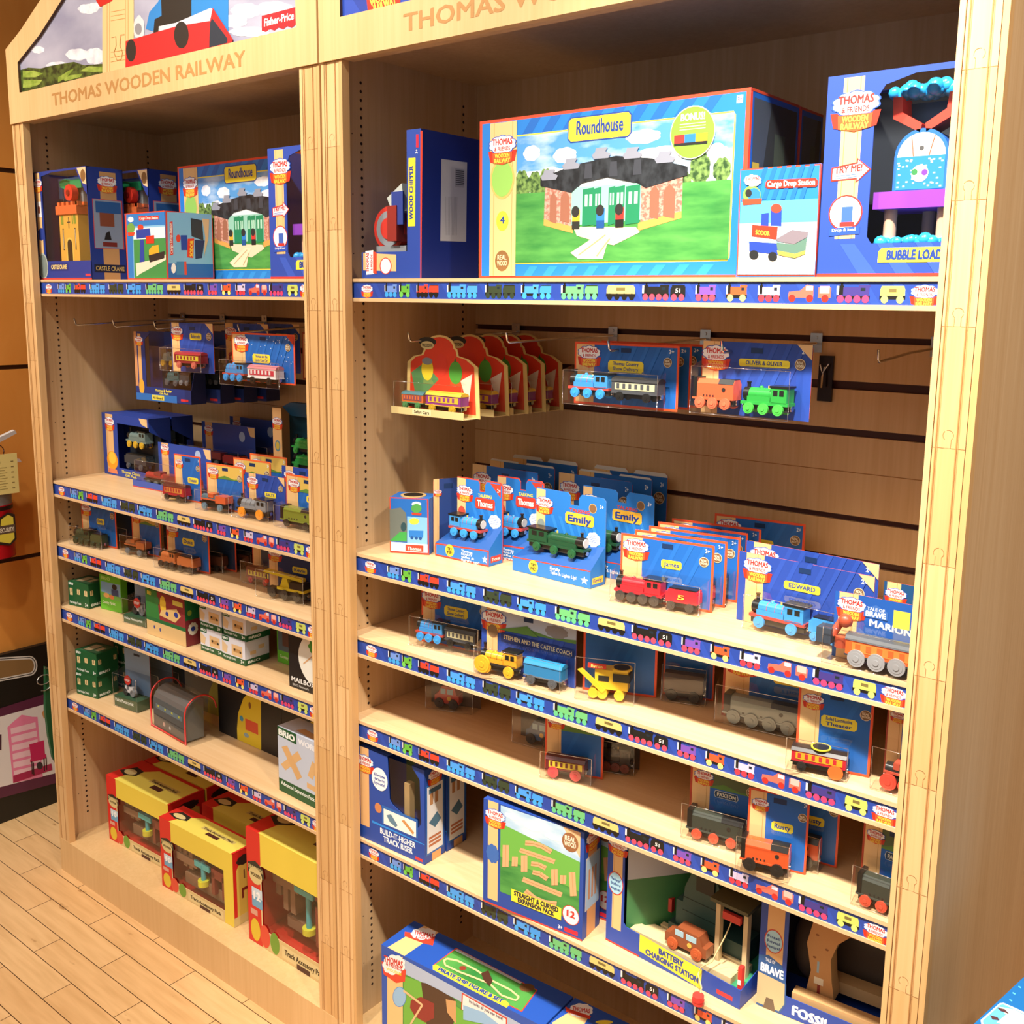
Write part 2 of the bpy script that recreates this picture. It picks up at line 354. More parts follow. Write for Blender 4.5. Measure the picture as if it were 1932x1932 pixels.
# label strip with little side views of engines
def loco(a,x,z,L,H,body,wheel,kind='s',n=3,und='#17140f'):
    r=H*.2; a.R(x,z+r,x+L,z+H*.42,und)
    if kind=='d':
        a.P([(x+L*.02,z+H*.4),(x+L*.98,z+H*.4),(x+L*.98,z+H*.75),(x+L*.93,z+H*.95),(x+L*.07,z+H*.95),(x+L*.02,z+H*.75)],body); a.R(x+L*.35,z+H*.6,x+L*.65,z+H*.8,'#7a6a3a')
    else:
        a.R(x,z+H*.42,x+L*.08,z+H*.95,'#e6e2dd'); a.R(x+L*.07,z+H*.42,x+L*.22,z+H*.97,'#15130f'); a.R(x+L*.2,z+H*.4,x+L*.98,z+H*.88,body)
        a.R(x+L*.12,z+H*.95,x+L*.19,z+H*1.12,'#15130f'); a.R(x+L*.66,z+H*.88,x+L,z+H*1.0,body); a.R(x+L*.72,z+H*.66,x+L*.86,z+H*.84,'#1b2730'); a.R(x,z+H*.38,x+L,z+H*.44,body)
    for i in range(n):
        cx=x+L*(i+.5)/n if n>2 else x+L*(.2+.6*i); a.E(cx,z+r,r*1.05,r*1.1,wheel,12)
def tend(a,x,z,L,H,body,wheel,n=2):
    r=H*.2; a.R(x,z+r,x+L,z+H*.42,'#17140f'); a.P([(x,z+H*.4),(x+L,z+H*.4),(x+L,z+H*.9),(x+L*.1,z+H*.9),(x,z+H*.7)],body); a.R(x+L*.1,z+H*.9,x+L*.95,z+H*.98,'#1b1a17')
    for i in range(n): a.E(x+L*(.25+.5*i),z+r,r*1.05,r*1.1,wheel,12)
STR=Art(); STR.R(XI,0,W-XI,.0302,'#27449a')
for i in range(26):
    x=XI+.01+i*.045; STR.P([(x,.0),(x+.012,0),(max(x-.008,XI),.0302),(max(x-.02,XI),.0302)],'#2b4ba8')
H=.0235; z=.0025
STR.logo(.094,.0165,.030); STR.logo(1.139,.0165,.034)
b1,b2='#6f92d8','#2f8fe0'
loco(STR,.142,z,.033,H,b1,'#3fa3ea'); loco(STR,.181,z,.028,H,'#66b23c','#72c552',n=2)
loco(STR,.226,z,.029,H,'#e8432c','#17140f'); tend(STR,.257,z,.024,H,'#e8432c','#17140f')
loco(STR,.302,z,.046,H,'#4a9be8','#3fa3ea',n=4); tend(STR,.350,z,.024,H,'#4a9be8','#3fa3ea')
loco(STR,.392,z,.038,H,'#34402a','#2f3d28',n=3); tend(STR,.432,z,.027,H,'#34402a','#2f3d28')
loco(STR,.472,z,.038,H,'#4a9be8','#3fa3ea',n=2); tend(STR,.512,z,.024,H,'#3f97e6','#3fa3ea')
loco(STR,.556,z,.046,H,'#6cba74','#63bd83',n=4); tend(STR,.604,z,.025,H,'#6cba74','#63bd83')
loco(STR,.645,z,.055,H,'#e2c474','#17140f','d',4)
loco(STR,.712,z,.048,H,'#1b1a17','#e8485e',n=4); tend(STR,.762,z,.026,H,'#1b1a17','#e8485e'); STR.T('51',(.771,.0145),(.779,.0145),0,'#e8e2d8',up=(0,.006))
loco(STR,.805,z,.034,H,'#7b4fae','#e8485e'); loco(STR,.856,z,.033,H,'#e85a30','#f0e07a',n=2)
loco(STR,.906,z,.034,H,'#cfc0dc','#e03a48')
STR.P([(.952,z+.006),(.989,z+.006),(.989,z+.022),(.979,z+.024),(.970,z+.016),(.953,z+.014)],'#e26a56'); STR.R(.978,z+.016,.988,z+.022,'#cfd3e4'); STR.E(.958,z+.005,.0052,.0052,'#c22c22',12); STR.E(.984,z+.005,.0052,.0052,'#c22c22',12)
STR.R(.996,z+.006,1.014,z+.02,'#e26a56'); STR.R(.998,z+.012,1.012,z+.022,'#f1b3a6'); STR.E(1.006,z+.005,.0052,.0052,'#c22c22',12)
loco(STR,1.022,z,.046,H,'#41357e','#d8406e',n=4); loco(STR,1.081,z,.034,H,'#c4cf62','#cfdc70','d',2)
_sm=MB(); _sm.stamp(STR,'front',d=0,eps=.00005); STRIP_ME=_sm.mesh('label_strip')
ZSH=[1.7099,1.1648,.9890,.8070,.5420]
def shelf_mesh(z):
    t=z+.0066; b=z-.0302-.0068; m=MB()
    m.box(XI+.0005,W-XI-.0005,SB+.002,DEP-.001,b,t,M_SHELF); m.box(XI+.0005,W-XI-.0005,SB-.001,SB+.002,z,t,M_SHELF); m.box(XI+.0005,W-XI-.0005,SB-.001,SB+.002,b,z-.0302,M_SHELF)
    return m
def lettering(x0):
    pass
def bookcase(x0,label,sd):
    t=thing('bookcase',label,'bookcase',(x0,0,0))
    side_mesh(0,XI,1).build('side_panel',t)
    s2=side_mesh(W-XI,W,-1,.93 if x0==0 else DEP+.018); s2.build('side_panel',t)
    post_mesh(0,PW,sd).build('post',t); post_mesh(W-PW,W,sd+5).build('post',t)
    back_mesh().build('back_panel',t)
    b=MB(); b.box(0,W,0,DEP+.018,0,ZP,M_HEAD); b.build('plinth',t)
    MB().box(.002,W-.002,.012,DEP+.018,ZS,ZS+.02,M_LAM).box(PW,W-PW,.012,.03,ZH,ZS,M_LAM).build('top_board',t)
    h=header_mesh().build('header_board',t)
    for z in ZSH:
        s=shelf_mesh(z).build('shelf',t)
        o=bpy.data.objects.new('label_strip',STRIP_ME); COL.objects.link(o); o.location=(0,SB+.0015,z-.0302); o.parent=s
        o['label']='blue strip printed with a row of small engines'
    return t,h
caseR,headR=bookcase(0,'light maple bookcase on the right with track-shaped posts and a wide open display','R' and 2)
caseL,headL=bookcase(-W-.0055,'light maple bookcase on the left beside the orange wall, hill picture in its header',1)
LX=-W-.0055
# header lettering and pictures
PF=Fr((LX,.002,0),0,W,1)
p=PF.art('A'); SKY='#b4b4c8'
_q=[(.03,2.15),(.03,2.28),(.14,2.335),(.25,2.385),(.37,2.45),(.5,2.49)]; _q=_q+[(W-a,b) for a,b in _q[::-1]]; p._add([(a,b-ZH) for a,b in _q] if False else [(a,b) for a,b in _q],[tuple(range(len(_q)))[::-1]],PM['hsky'])
for cx,cy,rx,ry in [(500,50,60,30),(540,35,40,22),(215,283,38,22),(440,310,70,35),(540,320,60,50),(330,372,70,22),(1400,60,90,45),(1330,120,80,40),(1560,50,110,45),(1420,180,120,30)]: p.CL(cx,cy,rx,ry,PM['cloud'],7)
p.P([(110,545),(110,400),(160,385),(230,390),(300,372),(360,362),(420,352),(480,372),(590,362),(600,430)],PM['hill'])
for q in [[(130,440),(130,405),(190,402),(245,420),(200,440)],[(130,500),(132,455),(240,455),(225,480),(170,498)],[(330,440),(400,398),(420,392),(380,440),(330,470)],[(455,405),(500,378),(590,380),(590,408),(520,410)],[(360,450),(400,428),(470,420),(455,440),(370,462)]]: p.P(q,PM['field'])
p.P([(583,470),(583,-30),(762,-30),(762,400)],'#eec489')
for x in (610,625,715,730): p.LN([(x,-30),(x,430-(x-600)*.2)],2.5,'#c98f4c')
for y in (60,85,110,290,320,345): p.LN([(632,y+8),(712,y-6)],2,'#cf8f4a')
p.LN([(635,215),(660,208),(662,262),(650,300),(668,345),(690,338),(700,300),(685,262),(688,200),(712,195)],2.5,'#b87a3a')
p.P([(545,-60),(548,5),(570,40),(640,5),(650,-60)],'#c9261f')
p.P([(830,165),(850,70),(900,10),(930,-60),(1300,-60),(1300,215),(1100,250)],'#2a7fc4')
p.P([(870,220),(880,110),(920,90),(915,-60),(1090,-60),(1090,140),(960,190)],'#25231f')
p.P([(900,215),(905,150),(1000,130),(1200,45),(1220,60),(1190,160)],'#cfcad0')
p.CL(792,160,32,75,'#d5d0d2',6); p.E(788,165,20,33,'#8d8a8e')
p.P([(718,388),(720,235),(1010,150),(1200,120),(1215,45),(1330,225),(1325,245),(720,395)],'#d9282a')
p.P([(1200,130),(1212,105),(1300,220),(1298,245),(1195,272)],'#26303c')
p.E(750,288,29,64,'#2b2724'); p.E(1037,200,42,77,'#2b2724')
p.P([(1490,90),(1683,40),(1683,140),(1660,158),(1635,148),(1612,166),(1585,156),(1562,174),(1537,164),(1515,182),(1490,175)],'#d4232b')
p.T('Fisher-Price',(1505,150),(1672,108),0,'#f4efee',up=(0,-42),bold=.02)
MB().stamp(p,'front',d=.003).build('header_picture',headL)
PR=Fr((0,.002,0),0,W,1)
p=PR.art('B'); p.P([(-20,260),(-20,-700),(2600,-700),(2600,-300)],'#243f9c')
for i in range(6): x=100+i*330; p.P([(x,250-x*.2),(x+110,230-x*.2),(x-60,-40-x*.2),(x-170,-40-x*.2)],'#2c4bb0')
p.P([(188,190),(188,-60),(312,-60),(312,190)],'#eec489'); p.LN([(215,-60),(215,190)],3,'#c98f4c'); p.LN([(288,-60),(288,190)],3,'#c98f4c')
p.P([(150,-40),(165,80),(190,100),(345,45),(352,-60)],'#c9301c'); p.T('RAILWAY',(200,72),(325,15),0,'#f2cf52',up=(-6,-42),bold=.03); p.T('WOODEN',(180,38),(318,-35),0,'#f2cf52',up=(-5,-40),bold=.03)
MB().stamp(p,'front',d=.003).build('header_picture',headR)
# ---------- hooks on the slatted back ----------
def hook(x,yt,zt,label,zb=1.617,drop=False):
    t=thing('peg_hook',label,'hook',(x,DEP-.002,zb),0,'chrome peg hooks on the slatted back panels')
    m=MB(); m.box(-.011,.011,-.002,.0,-.022,.012,M_CHROME); m.cyl((0,.004),.003,'y',-.004,-.002,M_CHROME,n=8); m.build('bracket',t)
    m=MB(); dy=yt-(DEP-.002); dz=zt-zb
    m.tube([(0,-.001,-.006),(0,dy*.5,-.006+(dz)*.3),(0,dy+.004,dz-.006),(0,dy,dz-.002),(0,dy-.004,dz+.012)],.0022,M_CHROME); m.build('arm',t)
    return t
hook(.146,.085,1.603,'chrome peg hook holding the red and yellow arched toy cards')
hook(.401,.075,1.6105,'empty chrome peg hook between the arched cards and the blue delivery cards')
hook(.613,.085,1.6040,'chrome peg hook in front of the blue delivery train cards')
hook(.835,.060,1.6115,'chrome peg hook carrying the card with orange and green engines')
hook(1.045,.140,1.604,'empty chrome peg hook nearest the right post')
hook(LX+.105,.085,1.603,'empty chrome peg hook nearest the left side of the left bookcase')
hook(LX+.300,.085,1.6035,'second empty chrome peg hook from the left in the left bookcase')
hook(LX+.490,.085,1.6035,'chrome peg hook holding boxed packs in the left bookcase')
hook(LX+.83,.085,1.605,'chrome peg hook holding the starry blue card in the left bookcase')
b=thing('price_bracket','tall chrome bracket plate with a fork hanging empty on the slatted panel','bracket',(.856,DEP-.001,1.524))
MB().box(-.012,.014,-.006,0,-.015,.066,col('#3a2c28',.2,.9)).build('plate',b)
MB().tube([(0,-.008,.045),(0,-.018,.03),(0,-.018,.01)],.002,M_CHROME).tube([(-.007,-.012,.05),(0,-.018,.035),(.008,-.012,.052)],.0015,M_CHROME).build('fork',b)
# ---------- lights ----------
def spot(name,loc,to,e,size,blend=.6,r=.04,c=(1,.86,.68)):
    l=bpy.data.lights.new(name,'SPOT'); l.energy=e; l.spot_size=R_(size); l.spot_blend=blend; l.shadow_soft_size=r; l.color=c
    o=bpy.data.objects.new(name,l); COL.objects.link(o); o.location=loc
    import mathutils
    o.rotation_euler=(mathutils.Vector(to)-mathutils.Vector(loc)).to_track_quat('-Z','Y').to_euler(); return o
K=(1,.93,.82)
spot('track_or_fill_spot',(1.25,-1.05,3.3),(1.05,.05,.92),600,56,.9,.05,K)
spot('track_or_fill_spot',(.25,-1.15,3.3),(.35,.1,1.3),185,85,.7,.05,K)
spot('track_or_fill_spot',(-.85,-1.15,3.3),(-.6,.1,1.1),125,85,.7,.05,K)
spot('track_or_fill_spot',(2.6,-.9,3.2),(1.2,.1,1.0),190,60,.8,.1,(1,.88,.76))  # fill spot added from the right to light the outer side panel
spot('track_or_fill_spot',(-1.28,-1.7,3.25),(-1.65,-.1,1.35),130,60,.9,.06,K)  # fill spot added only to brighten the orange left wall
def area(name,loc,rot,sx,sy,e,c=(1,.92,.82)):
    l=bpy.data.lights.new(name,'AREA'); l.shape='RECTANGLE'; l.size=sx; l.size_y=sy; l.energy=e; l.color=c
    o=bpy.data.objects.new(name,l); COL.objects.link(o); o.location=loc; o.rotation_euler=rot; return o
area('ceiling_panel',(.2,-2.6,3.25),(R_(18),0,0),3.5,1.6,26)
w=bpy.data.worlds.new('store_air'); S.world=w; w.use_nodes=True; bg=w.node_tree.nodes['Background']; bg.inputs[0].default_value=(1,.90,.80,1); bg.inputs[1].default_value=.29
cd=bpy.data.cameras.new('camera'); cd.sensor_width=36; cd.lens=CAMP['f']*36/1932; cd.shift_x=-(CAMP['cx']-966)/1932; cd.shift_y=(CAMP['cy']-966)/1932; cd.clip_start=.01
co=bpy.data.objects.new('camera',cd); COL.objects.link(co); S.camera=co
import mathutils
co.matrix_world=mathutils.Matrix([[CR_[i],CU_[i],-CF_[i],CC_[i]] for i in range(3)]+[[0,0,0,1]])
S.view_settings.view_transform='Standard'; S.view_settings.look='None'; S.view_settings.exposure=0; S.view_settings.gamma=1
S.cycles.transparent_max_bounces=24
# ---------- generic packs ----------
ZT=[z+.0072 for z in ZSH]+[ZP+.0006]
BLUE='#1d62b4'; ROY='#27479f'; ORG='#e8542a'
def card_art(w,h,b=ORG,bg=BLUE,tab=None,tp=(.42,.60,.26,.13),rw=True,age='2+',strip=(.07,.25),logo=True,pic=None,notch=True,corner=None,stars=False):
    a=Art(); e=min(w,h)*.035
    if b: a.R(0,0,w,h,b); a.R(e,e,w-e,h-e,bg)
    else: a.R(0,0,w,h,bg)
    e=e if b else 0
    bg2={'#1d62b4':'#2269bd','#27479f':'#2c4eaa'}.get(bg)
    if bg2:
        n=int(w/.022)
        for i in range(n):
            x=w*(i+.2)/n
            if x+.008+h*.25<w-e and x-h*.25>e: a.P([(x+h*.22,h-e),(x+.008+h*.22,h-e),(x+.008-h*.22,e),(x-h*.22,e)],bg2)
    if pic: a.R(e,h*.68,w-e,h-e,pic); a.P([(w*.25,h*.68),(w*.5,h*.76),(w*.75,h*.7),(w-e,h*.74),(w-e,h*.68)],'#5d8a3c')
    if strip: a.R(w*strip[0] if b is None else e,e,w*strip[1],h-e,'#e9bd82'); a.LN([(w*(strip[1]-.05),e),(w*(strip[1]-.05),h-e)],.0008,'#c8924f')
    if logo: a.logo(w*(strip[1]*.55+.04) if strip else w*.18,h*.82,min(w*.27,h*.42))
    if stars:
        r=random.Random(3)
        for i in range(46): x=w*(.27+.7*r.random()); y=h*(.04+.9*r.random()); a.E(x,y,.0012,.0012,'#d7e4f2',6)
    if notch: a.R(w*.5-.008,h*.86,w*.5+.012,h*.93,'#12305c')
    if tab:
        fu,fv,fw,fh=tp; x0,x1,y0,y1=w*fu,w*(fu+fw),h*fv,h*(fv+fh); q=(y1-y0)*.2
        a.P([(x0+q,y0),(x1-q,y0),(x1,y0+q),(x1,y1-q),(x1-q,y1),(x0+q,y1),(x0,y1-q),(x0,y0+q)],'#f2d83a')
        ls=tab.split('|'); k=len(ls)
        for i,t in enumerate(ls):
            hh=(y1-y0)/(k+.4)*.72; yb=y1-(y1-y0)*(i+1-.1)/(k+.25)
            a.T(t,(x0+(x1-x0)*.14,yb),(x1-(x1-x0)*.14,yb),0,'#23408f',up=(0,hh))
    if rw:
        cx,cy,r=w*.90,h*.74,min(w,h)*.075; a.E(cx,cy,r,r,'#e3cba0'); a.E(cx,cy,r*.88,r*.88,'#7d5a3a'); a.T('REAL',(cx-r*.6,cy+r*.08),(cx+r*.6,cy+r*.08),0,'#f0e2c4',up=(0,r*.45)); a.T('WOOD',(cx-r*.7,cy-r*.5),(cx+r*.7,cy-r*.5),0,'#f0e2c4',up=(0,r*.45))
    if age: a.T(age,(w*.91,h*.88),(w*.955,h*.88),0,'#f0f2f4',up=(0,h*.055))
    if corner: a.P([(w-e,h*.8),(w-e,h-e),(w-h*.22,h-e)],corner)
    return a
def card_body(w,h,notch=True,rgt='#c9421f'):
    m=MB(); c=.005; nx=w*.5+.002
    pts=[(c,0),(w-c,0),(w,c),(w,h-c),(w-c,h)]
    if notch: pts+=[(nx+.012,h),(nx+.009,h-.004),(nx+.004,h-.010),(nx-.004,h-.010),(nx-.009,h-.004),(nx-.012,h)]
    pts+=[(c,h),(0,h-c),(0,c)]
    m.prism(pts,'y',0,.0012,'#d8d4cc',rgt); return m
def blister(u0,u1,h0,h1,dep,parent,y=0):
    m=MB(); i=min(.004,(u1-u0)*.04)
    m.add([(u0,y,h0),(u1,y,h0),(u1,y,h1),(u0,y,h1),(u0+i,y-dep,h0+.001),(u1-i,y-dep,h0+.001),(u1-i,y-dep,h1-i*1.6),(u0+i,y-dep,h1-i*1.6)],[(4,5,6,7),(0,4,7,3),(1,2,6,5),(3,7,6,2),(0,1,5,4)],M_CLR)
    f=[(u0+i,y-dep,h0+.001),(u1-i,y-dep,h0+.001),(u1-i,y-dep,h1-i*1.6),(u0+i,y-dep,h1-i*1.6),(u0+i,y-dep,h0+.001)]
    for a_,b_ in zip(f,f[1:]): m.tube([a_,b_],.0005,M_EDGE_SHINE,n=5)  # thin tubes added along the front edges as plastic edge highlights
    m.build('blister',parent)
WM={}
def wheel(r,c):
    k=(round(r,4),c)
    if k not in WM:
        m=MB(); cc=col(c,.3); m.cyl((0,0),r,'y',-.0022,.0022,cc,n=20); m.cyl((0,0),r*.72,'y',-.0026,-.0022,cc,n=18,caps=True); m.cyl((0,0),r*.34,'y',-.0036,-.0022,cc,n=12); WM[k]=m.mesh('wheel')
    return WM[k]
def shade(h,f):
    h=h.strip('#'); return '#'+''.join('%02x'%max(0,min(255,int(int(h[i:i+2],16)*f))) for i in (0,2,4))
def toy(root,kind,u0,L,h0,H,body,wh='#1d1c1a',trim=None,n=3,dy=-.018,wd=.024,r=None,name=None,face='#c9c6c0',num=None,roof=None,win=None):
    m=MB(); x=(lambda s:u0+L*s); z=lambda s:h0+H*s; y0,y1=dy-wd/2,dy+wd/2; trim=trim or body; r=r or H*.19
    bc=col(body,.25); tc=col(trim,.3); bk=col('#1a1917',.3); dk=col('#23221f',.5)
    name=name or dict(s='toy_engine',d='toy_diesel',t='toy_tender',c='toy_coach',w='toy_wagon',v='toy_car',k='toy_crane')[kind]
    m.box(x(.02),x(.98),y0+.004,y1-.004,h0+r*.6,z(.34),dk)
    if kind!='v':
        for e,sg in ((0,-1),(1,1)): m.cyl((dy,h0+r*1.25),.0042,'x',x(e)-.0015 if sg<0 else x(e)-.001,x(e)+.001 if sg<0 else x(e)+.0022,M_CHROME,n=12)
    if kind=='s':
        m.box(x(0),x(1),y0,y1,z(.32),z(.42),tc)
        R=min(wd*.42,H*.25); zc=z(.42)+R*1.02
        m.cyl((dy,zc),R,'x',x(.13),x(.68),bc,n=20); m.cyl((dy,zc),R*1.03,'x',x(.03),x(.15),bk,n=20); m.cyl((dy,zc),R*.82,'x',x(.015),x(.03),face,n=18)
        m.cyl((x(.09),dy),R*.28,'z',zc+R*.8,z(1.06),bk,n=12); m.cyl((x(.09),dy),R*.36,'z',z(1.03),z(1.07),bk,n=12)
        m.ball((x(.36),dy,zc+R*.95),R*.36,bc); m.cyl((x(.52),dy),R*.16,'z',zc+R*.8,zc+R*1.35,col('#d8b24a',.3),n=8)
        for s in (.3,.45,.58): m.cyl((dy,zc),R*1.02,'x',x(s),x(s)+.0008,tc,n=20)
        m.box(x(.13),x(.62),y0+.001,y1-.001,z(.42),zc-R*.25,bc)
        m.box(x(.64),x(.97),y0,y1,z(.4),z(.92),bc); m.box(x(.61),x(1.0),y0-.001,y1+.001,z(.92),z(.985),bk if roof is None else col(roof,.3))
        for q in (.69,.82): m.box(x(q),x(q+.09),y0-.0004,y0,z(.66),z(.84),'#11140f')
        m.box(x(.66),x(.95),y0-.0003,y0,z(.44),z(.455),tc)
    elif kind=='d':
        c=H*.1
        m.prism([(y0,z(.32)),(y1,z(.32)),(y1,z(.84)),(y1-.005,z(.98)),(y0+.005,z(.98)),(y0,z(.84))],'x',x(.0),x(1),bc)
        m.box(x(.0),x(.09),y0-.0006,y1+.0006,z(.34),z(1.03),bk); m.prism([(y0-.0006,z(.84)),(y1+.0006,z(.84)),(y1-.004,z(1.0)),(y0+.004,z(1.0))],'x',x(.62),x(.99),bk)
        m.cyl((x(.76),z(.66)),H*.07,'y',y0-.0008,y0,'#2a2520',n=10)
        for q in (.25,.33,.41,.49): m.box(x(q),x(q+.03),y0-.0005,y0,z(.4),z(.46),'#2a2520')
        m.box(x(-.02),x(.9),y0-.001,y1+.001,z(.3),z(.36),tc)
    elif kind=='t':
        m.box(x(0),x(1),y0,y1,z(.34),z(.78),bc); m.box(x(.08),x(.98),y0,y1,z(.78),z(.9),bc); m.box(x(.1),x(.95),y0+.003,y1-.003,z(.9),z(.96),bk)
    elif kind=='c':
        m.box(x(0),x(1),y0,y1,z(.32),z(.82),bc); m.prism([(y0-.001,z(.8)),(y1+.001,z(.8)),(y1-.003,z(.93)),(dy,z(.99)),(y0+.003,z(.93))],'x',x(-.01),x(1.01),col(roof or '#3a2a26',.3))
        if win:
            m.box(x(.08),x(.94),y0-.0005,y0,z(.46),z(.74),win)
            for i in range(6): m.box(x(.12+.13*i),x(.18+.13*i),y0-.0009,y0-.0004,z(.52),z(.72),body)
        m.box(x(-.01),x(1.01),y0-.001,y1+.001,z(.3),z(.35),tc)
    elif kind=='w':
        m.box(x(0),x(1),y0,y1,z(.34),z(.44),bk); m.cyl((dy,z(.62)),min(wd*.45,H*.22),'x',x(.04),x(.62),bc,n=18); m.box(x(.6),x(.98),y0,y1,z(.42),z(.84),tc); m.box(x(.3),x(.5),y0+.002,y1-.002,z(.7),z(.92),tc)
        m.box(x(.04),x(.6),y0-.0002,y0+.002,z(.55),z(.62),tc)
    elif kind=='v':
        m.prism([(x(0),z(.2)),(x(1),z(.2)),(x(1),z(.6)),(x(.9),z(.62)),(x(.82),z(.98)),(x(.3),z(1)),(x(.12),z(.62)),(x(0),z(.56))],'y',y0,y1,bc); m.box(x(.25),x(.45),y0-.0005,y0,z(.64),z(.88),'#9fc0cc'); m.box(x(.52),x(.76),y0-.0005,y0,z(.64),z(.88),'#9fc0cc')
        m.cyl((x(.6),z(.45)),H*.1,'y',y0-.0008,y0,'#e0b04a',n=10)
    elif kind=='k':
        m.box(x(.3),x(.98),y0,y1,z(.34),z(.44),bc); m.prism([(x(.35),z(.44)),(x(.6),z(.44)),(x(.52),z(.8)),(x(.42),z(.8))],'y',y0+.004,y1-.004,bc); m.box(x(.62),x(.95),y0,y1,z(.44),z(.7),bk)
        m.prism([(x(-.1),z(.88)),(x(-.05),z(.98)),(x(.9),z(.86)),(x(.9),z(.74))],'y',y0+.005,y1-.005,bc); m.tube([(x(-.05),dy,z(.88)),(x(-.05),dy,z(.55))],.0008,bk); m.ball((x(-.05),dy,z(.5)),H*.09,'#d8402e')
    if num:
        a=Art(); a.T(num,(x(.4),z(.5)),(x(.6),z(.5)),0,'#f0c94a',up=(0,H*.2)); m.stamp(a,'front',d=y0-.001)
    o=m.build(name,root)
    if n:
        for i in range(n):
            cx=x((i+.6)/(n+.2)) if n>2 else x(.2+.58*i)
            for yy in (y0-.001,y1+.001):
                q=bpy.data.objects.new('wheel',wheel(r,wh)); COL.objects.link(q); q.location=(cx,yy,h0+r); q.parent=o
    return o
def pack(name,label,F,art,toys=(),bl=(.05,.95,.0,.55,.032),group=None,notch=True,cat='toy pack',th='#c9421f'):
    t=thing(name,label,cat,F.o,F.rz,group)
    m=card_body(F.w,F.h,notch,th); m.stamp(art,'front'); m.build('card',t)
    if bl: blister(F.w*bl[0],F.w*bl[1],F.h*bl[2]+.001,F.h*bl[3],bl[4],t)
    for k in toys:
        k=dict(k); kind=k.pop('k'); a=k.pop('u'); L=k.pop('L'); H_=k.pop('H'); h0=k.pop('h',.004); b=k.pop('c')
        toy(t,kind,F.w*a,F.w*L,h0,H_,b,**k)
    return t
def off(F,dx,dy,dz=0): return Fr(_v(F.o,(dx,dy,dz)),F.rz,F.w,F.h,F.d)
def SH(z): return ZT[z]
def shelfF(zi,x,y,w,h,yaw=0): return Fr((x,y,ZT[zi]),R_(yaw),w,h)
def carton(name,label,F,body,arts=(),cat='box',group=None,build_name='carton'):
    t=thing(name,label,cat,F.o,F.rz,group)
    m=MB(); m.box(0,F.w,0,F.d,0,F.h,body)
    for mode,a in arts: m.stamp(clip_art(a,F.d if mode=='right' else F.w,F.d if mode=='top' else F.h),mode,d={'front':0,'right':F.w,'top':F.h}[mode])
    m.build(build_name,t); return t
def twr_cardset(prefix,F,art_kw,toys,spots,labels,group,bl,cat='toy pack',name='blister_pack'):
    for (dx,dy),lb in zip(spots,labels):
        G=off(F,dx,dy); pack(name,lb,G,card_art(G.w,G.h,**art_kw),toys,bl,group,cat=cat)
# ================= right bookcase, top shelf =================
z1=ZT[0]
# box with a cut away front standing on its end
F=FY(.073,.232,z1,1.981,.030); F.d=.158
t=thing('window_box','tall dark blue open-front box on its end, yellow vertical title, white barcode label','box',F.o)
m=MB(); w_,h_=F.w,F.h; lz=.049; lx=w_-.036
m.prism([(0,0),(w_,0),(w_,h_),(lx,h_),(lx,lz),(0,lz)],'y',0,.0015,ROY); m.box(w_-.0015,w_,.0015,F.d,0,h_,'#1b2f86'); m.box(0,w_-.0015,F.d-.0015,F.d,0,h_,ROY); m.box(0,w_-.0015,.0015,F.d-.0015,0,.0015,ROY); m.box(lx,w_-.0015,.0015,F.d-.0015,h_-.0015,h_,ROY)
m.box(.006,lx,.06,.0615,lz,h_*.42,'#4a5560')
a=F.art('B'); a.P([(395,900),(435,898),(432,1288),(392,1290)],'#f2d83a'); a.T('WOOD CHIPPER',(420,1250),(420,945),0,'#23408f',up=(-20,0),bold=.02)
a.P([(137,1440),(325,1450),(325,1545),(137,1540)],'#e9bd82'); a.E(265,1515,34,48,'#cf3b2a'); a.E(265,1515,29,43,'#d9dde8'); a.P([(150,1430),(195,1425),(200,1560),(155,1565)],'#f4f1ee'); a.T('THOMAS',(170,1550),(170,1440),0,'#c8322c',up=(-16,0)); a.T('& FRIENDS',(190,1540),(190,1450),0,'#c8322c',up=(-10,0)); a.P([(194,1430),(214,1440),(214,1560),(194,1555)],'#d8452a'); a.P([(463,745),(475,745),(468,1585),(462,1585)],'#d4381f')
a.T('3+',(447,875),(447,850),0,'#e8e8f0',up=(-12,0)); a.R(438,765,452,840,'#d8243a')
m.stamp(a,'front'); a=F.art('B','right'); a.P([(582,905),(728,925),(722,1377),(575,1372)],'#c9cacf'); a.P([(660,960),(712,966),(710,1070),(658,1065)],'#b3b4ba')
for i in range(8): a.P([(662,970+i*11),(711,975+i*11),(711,979+i*11),(662,974+i*11)],'#3b3a40')
for i in range(9): a.LN([(606+i*8,1120),(603+i*8,1340)],1.6,'#8e8f98')
m.stamp(a,'right',d=w_); m.build('carton',t)
m=MB(); m.box(.02,.10,.02,.055,lz,lz+.012,'#8c8f93'); m.cyl((.045,lz+.045),.042,'y',.03,.045,'#c9352a',n=24); m.cyl((.045,lz+.045),.033,'y',.028,.03,'#8a8d92',n=24); m.cyl((.045,lz+.045),.02,'y',.026,.028,'#c9352a',n=20); m.box(.06,.085,.01,.05,lz+.02,lz+.085,'#8f2a22'); m.prism([(.055,lz+.1),(.095,lz+.125),(.1,lz+.075),(.07,lz+.07)],'y',.015,.04,'#b9bfb8'); m.box(.07,.1,.012,.016,lz+.05,lz+.11,'#2a3f8c'); m.build('toy_mill_wheel',t)
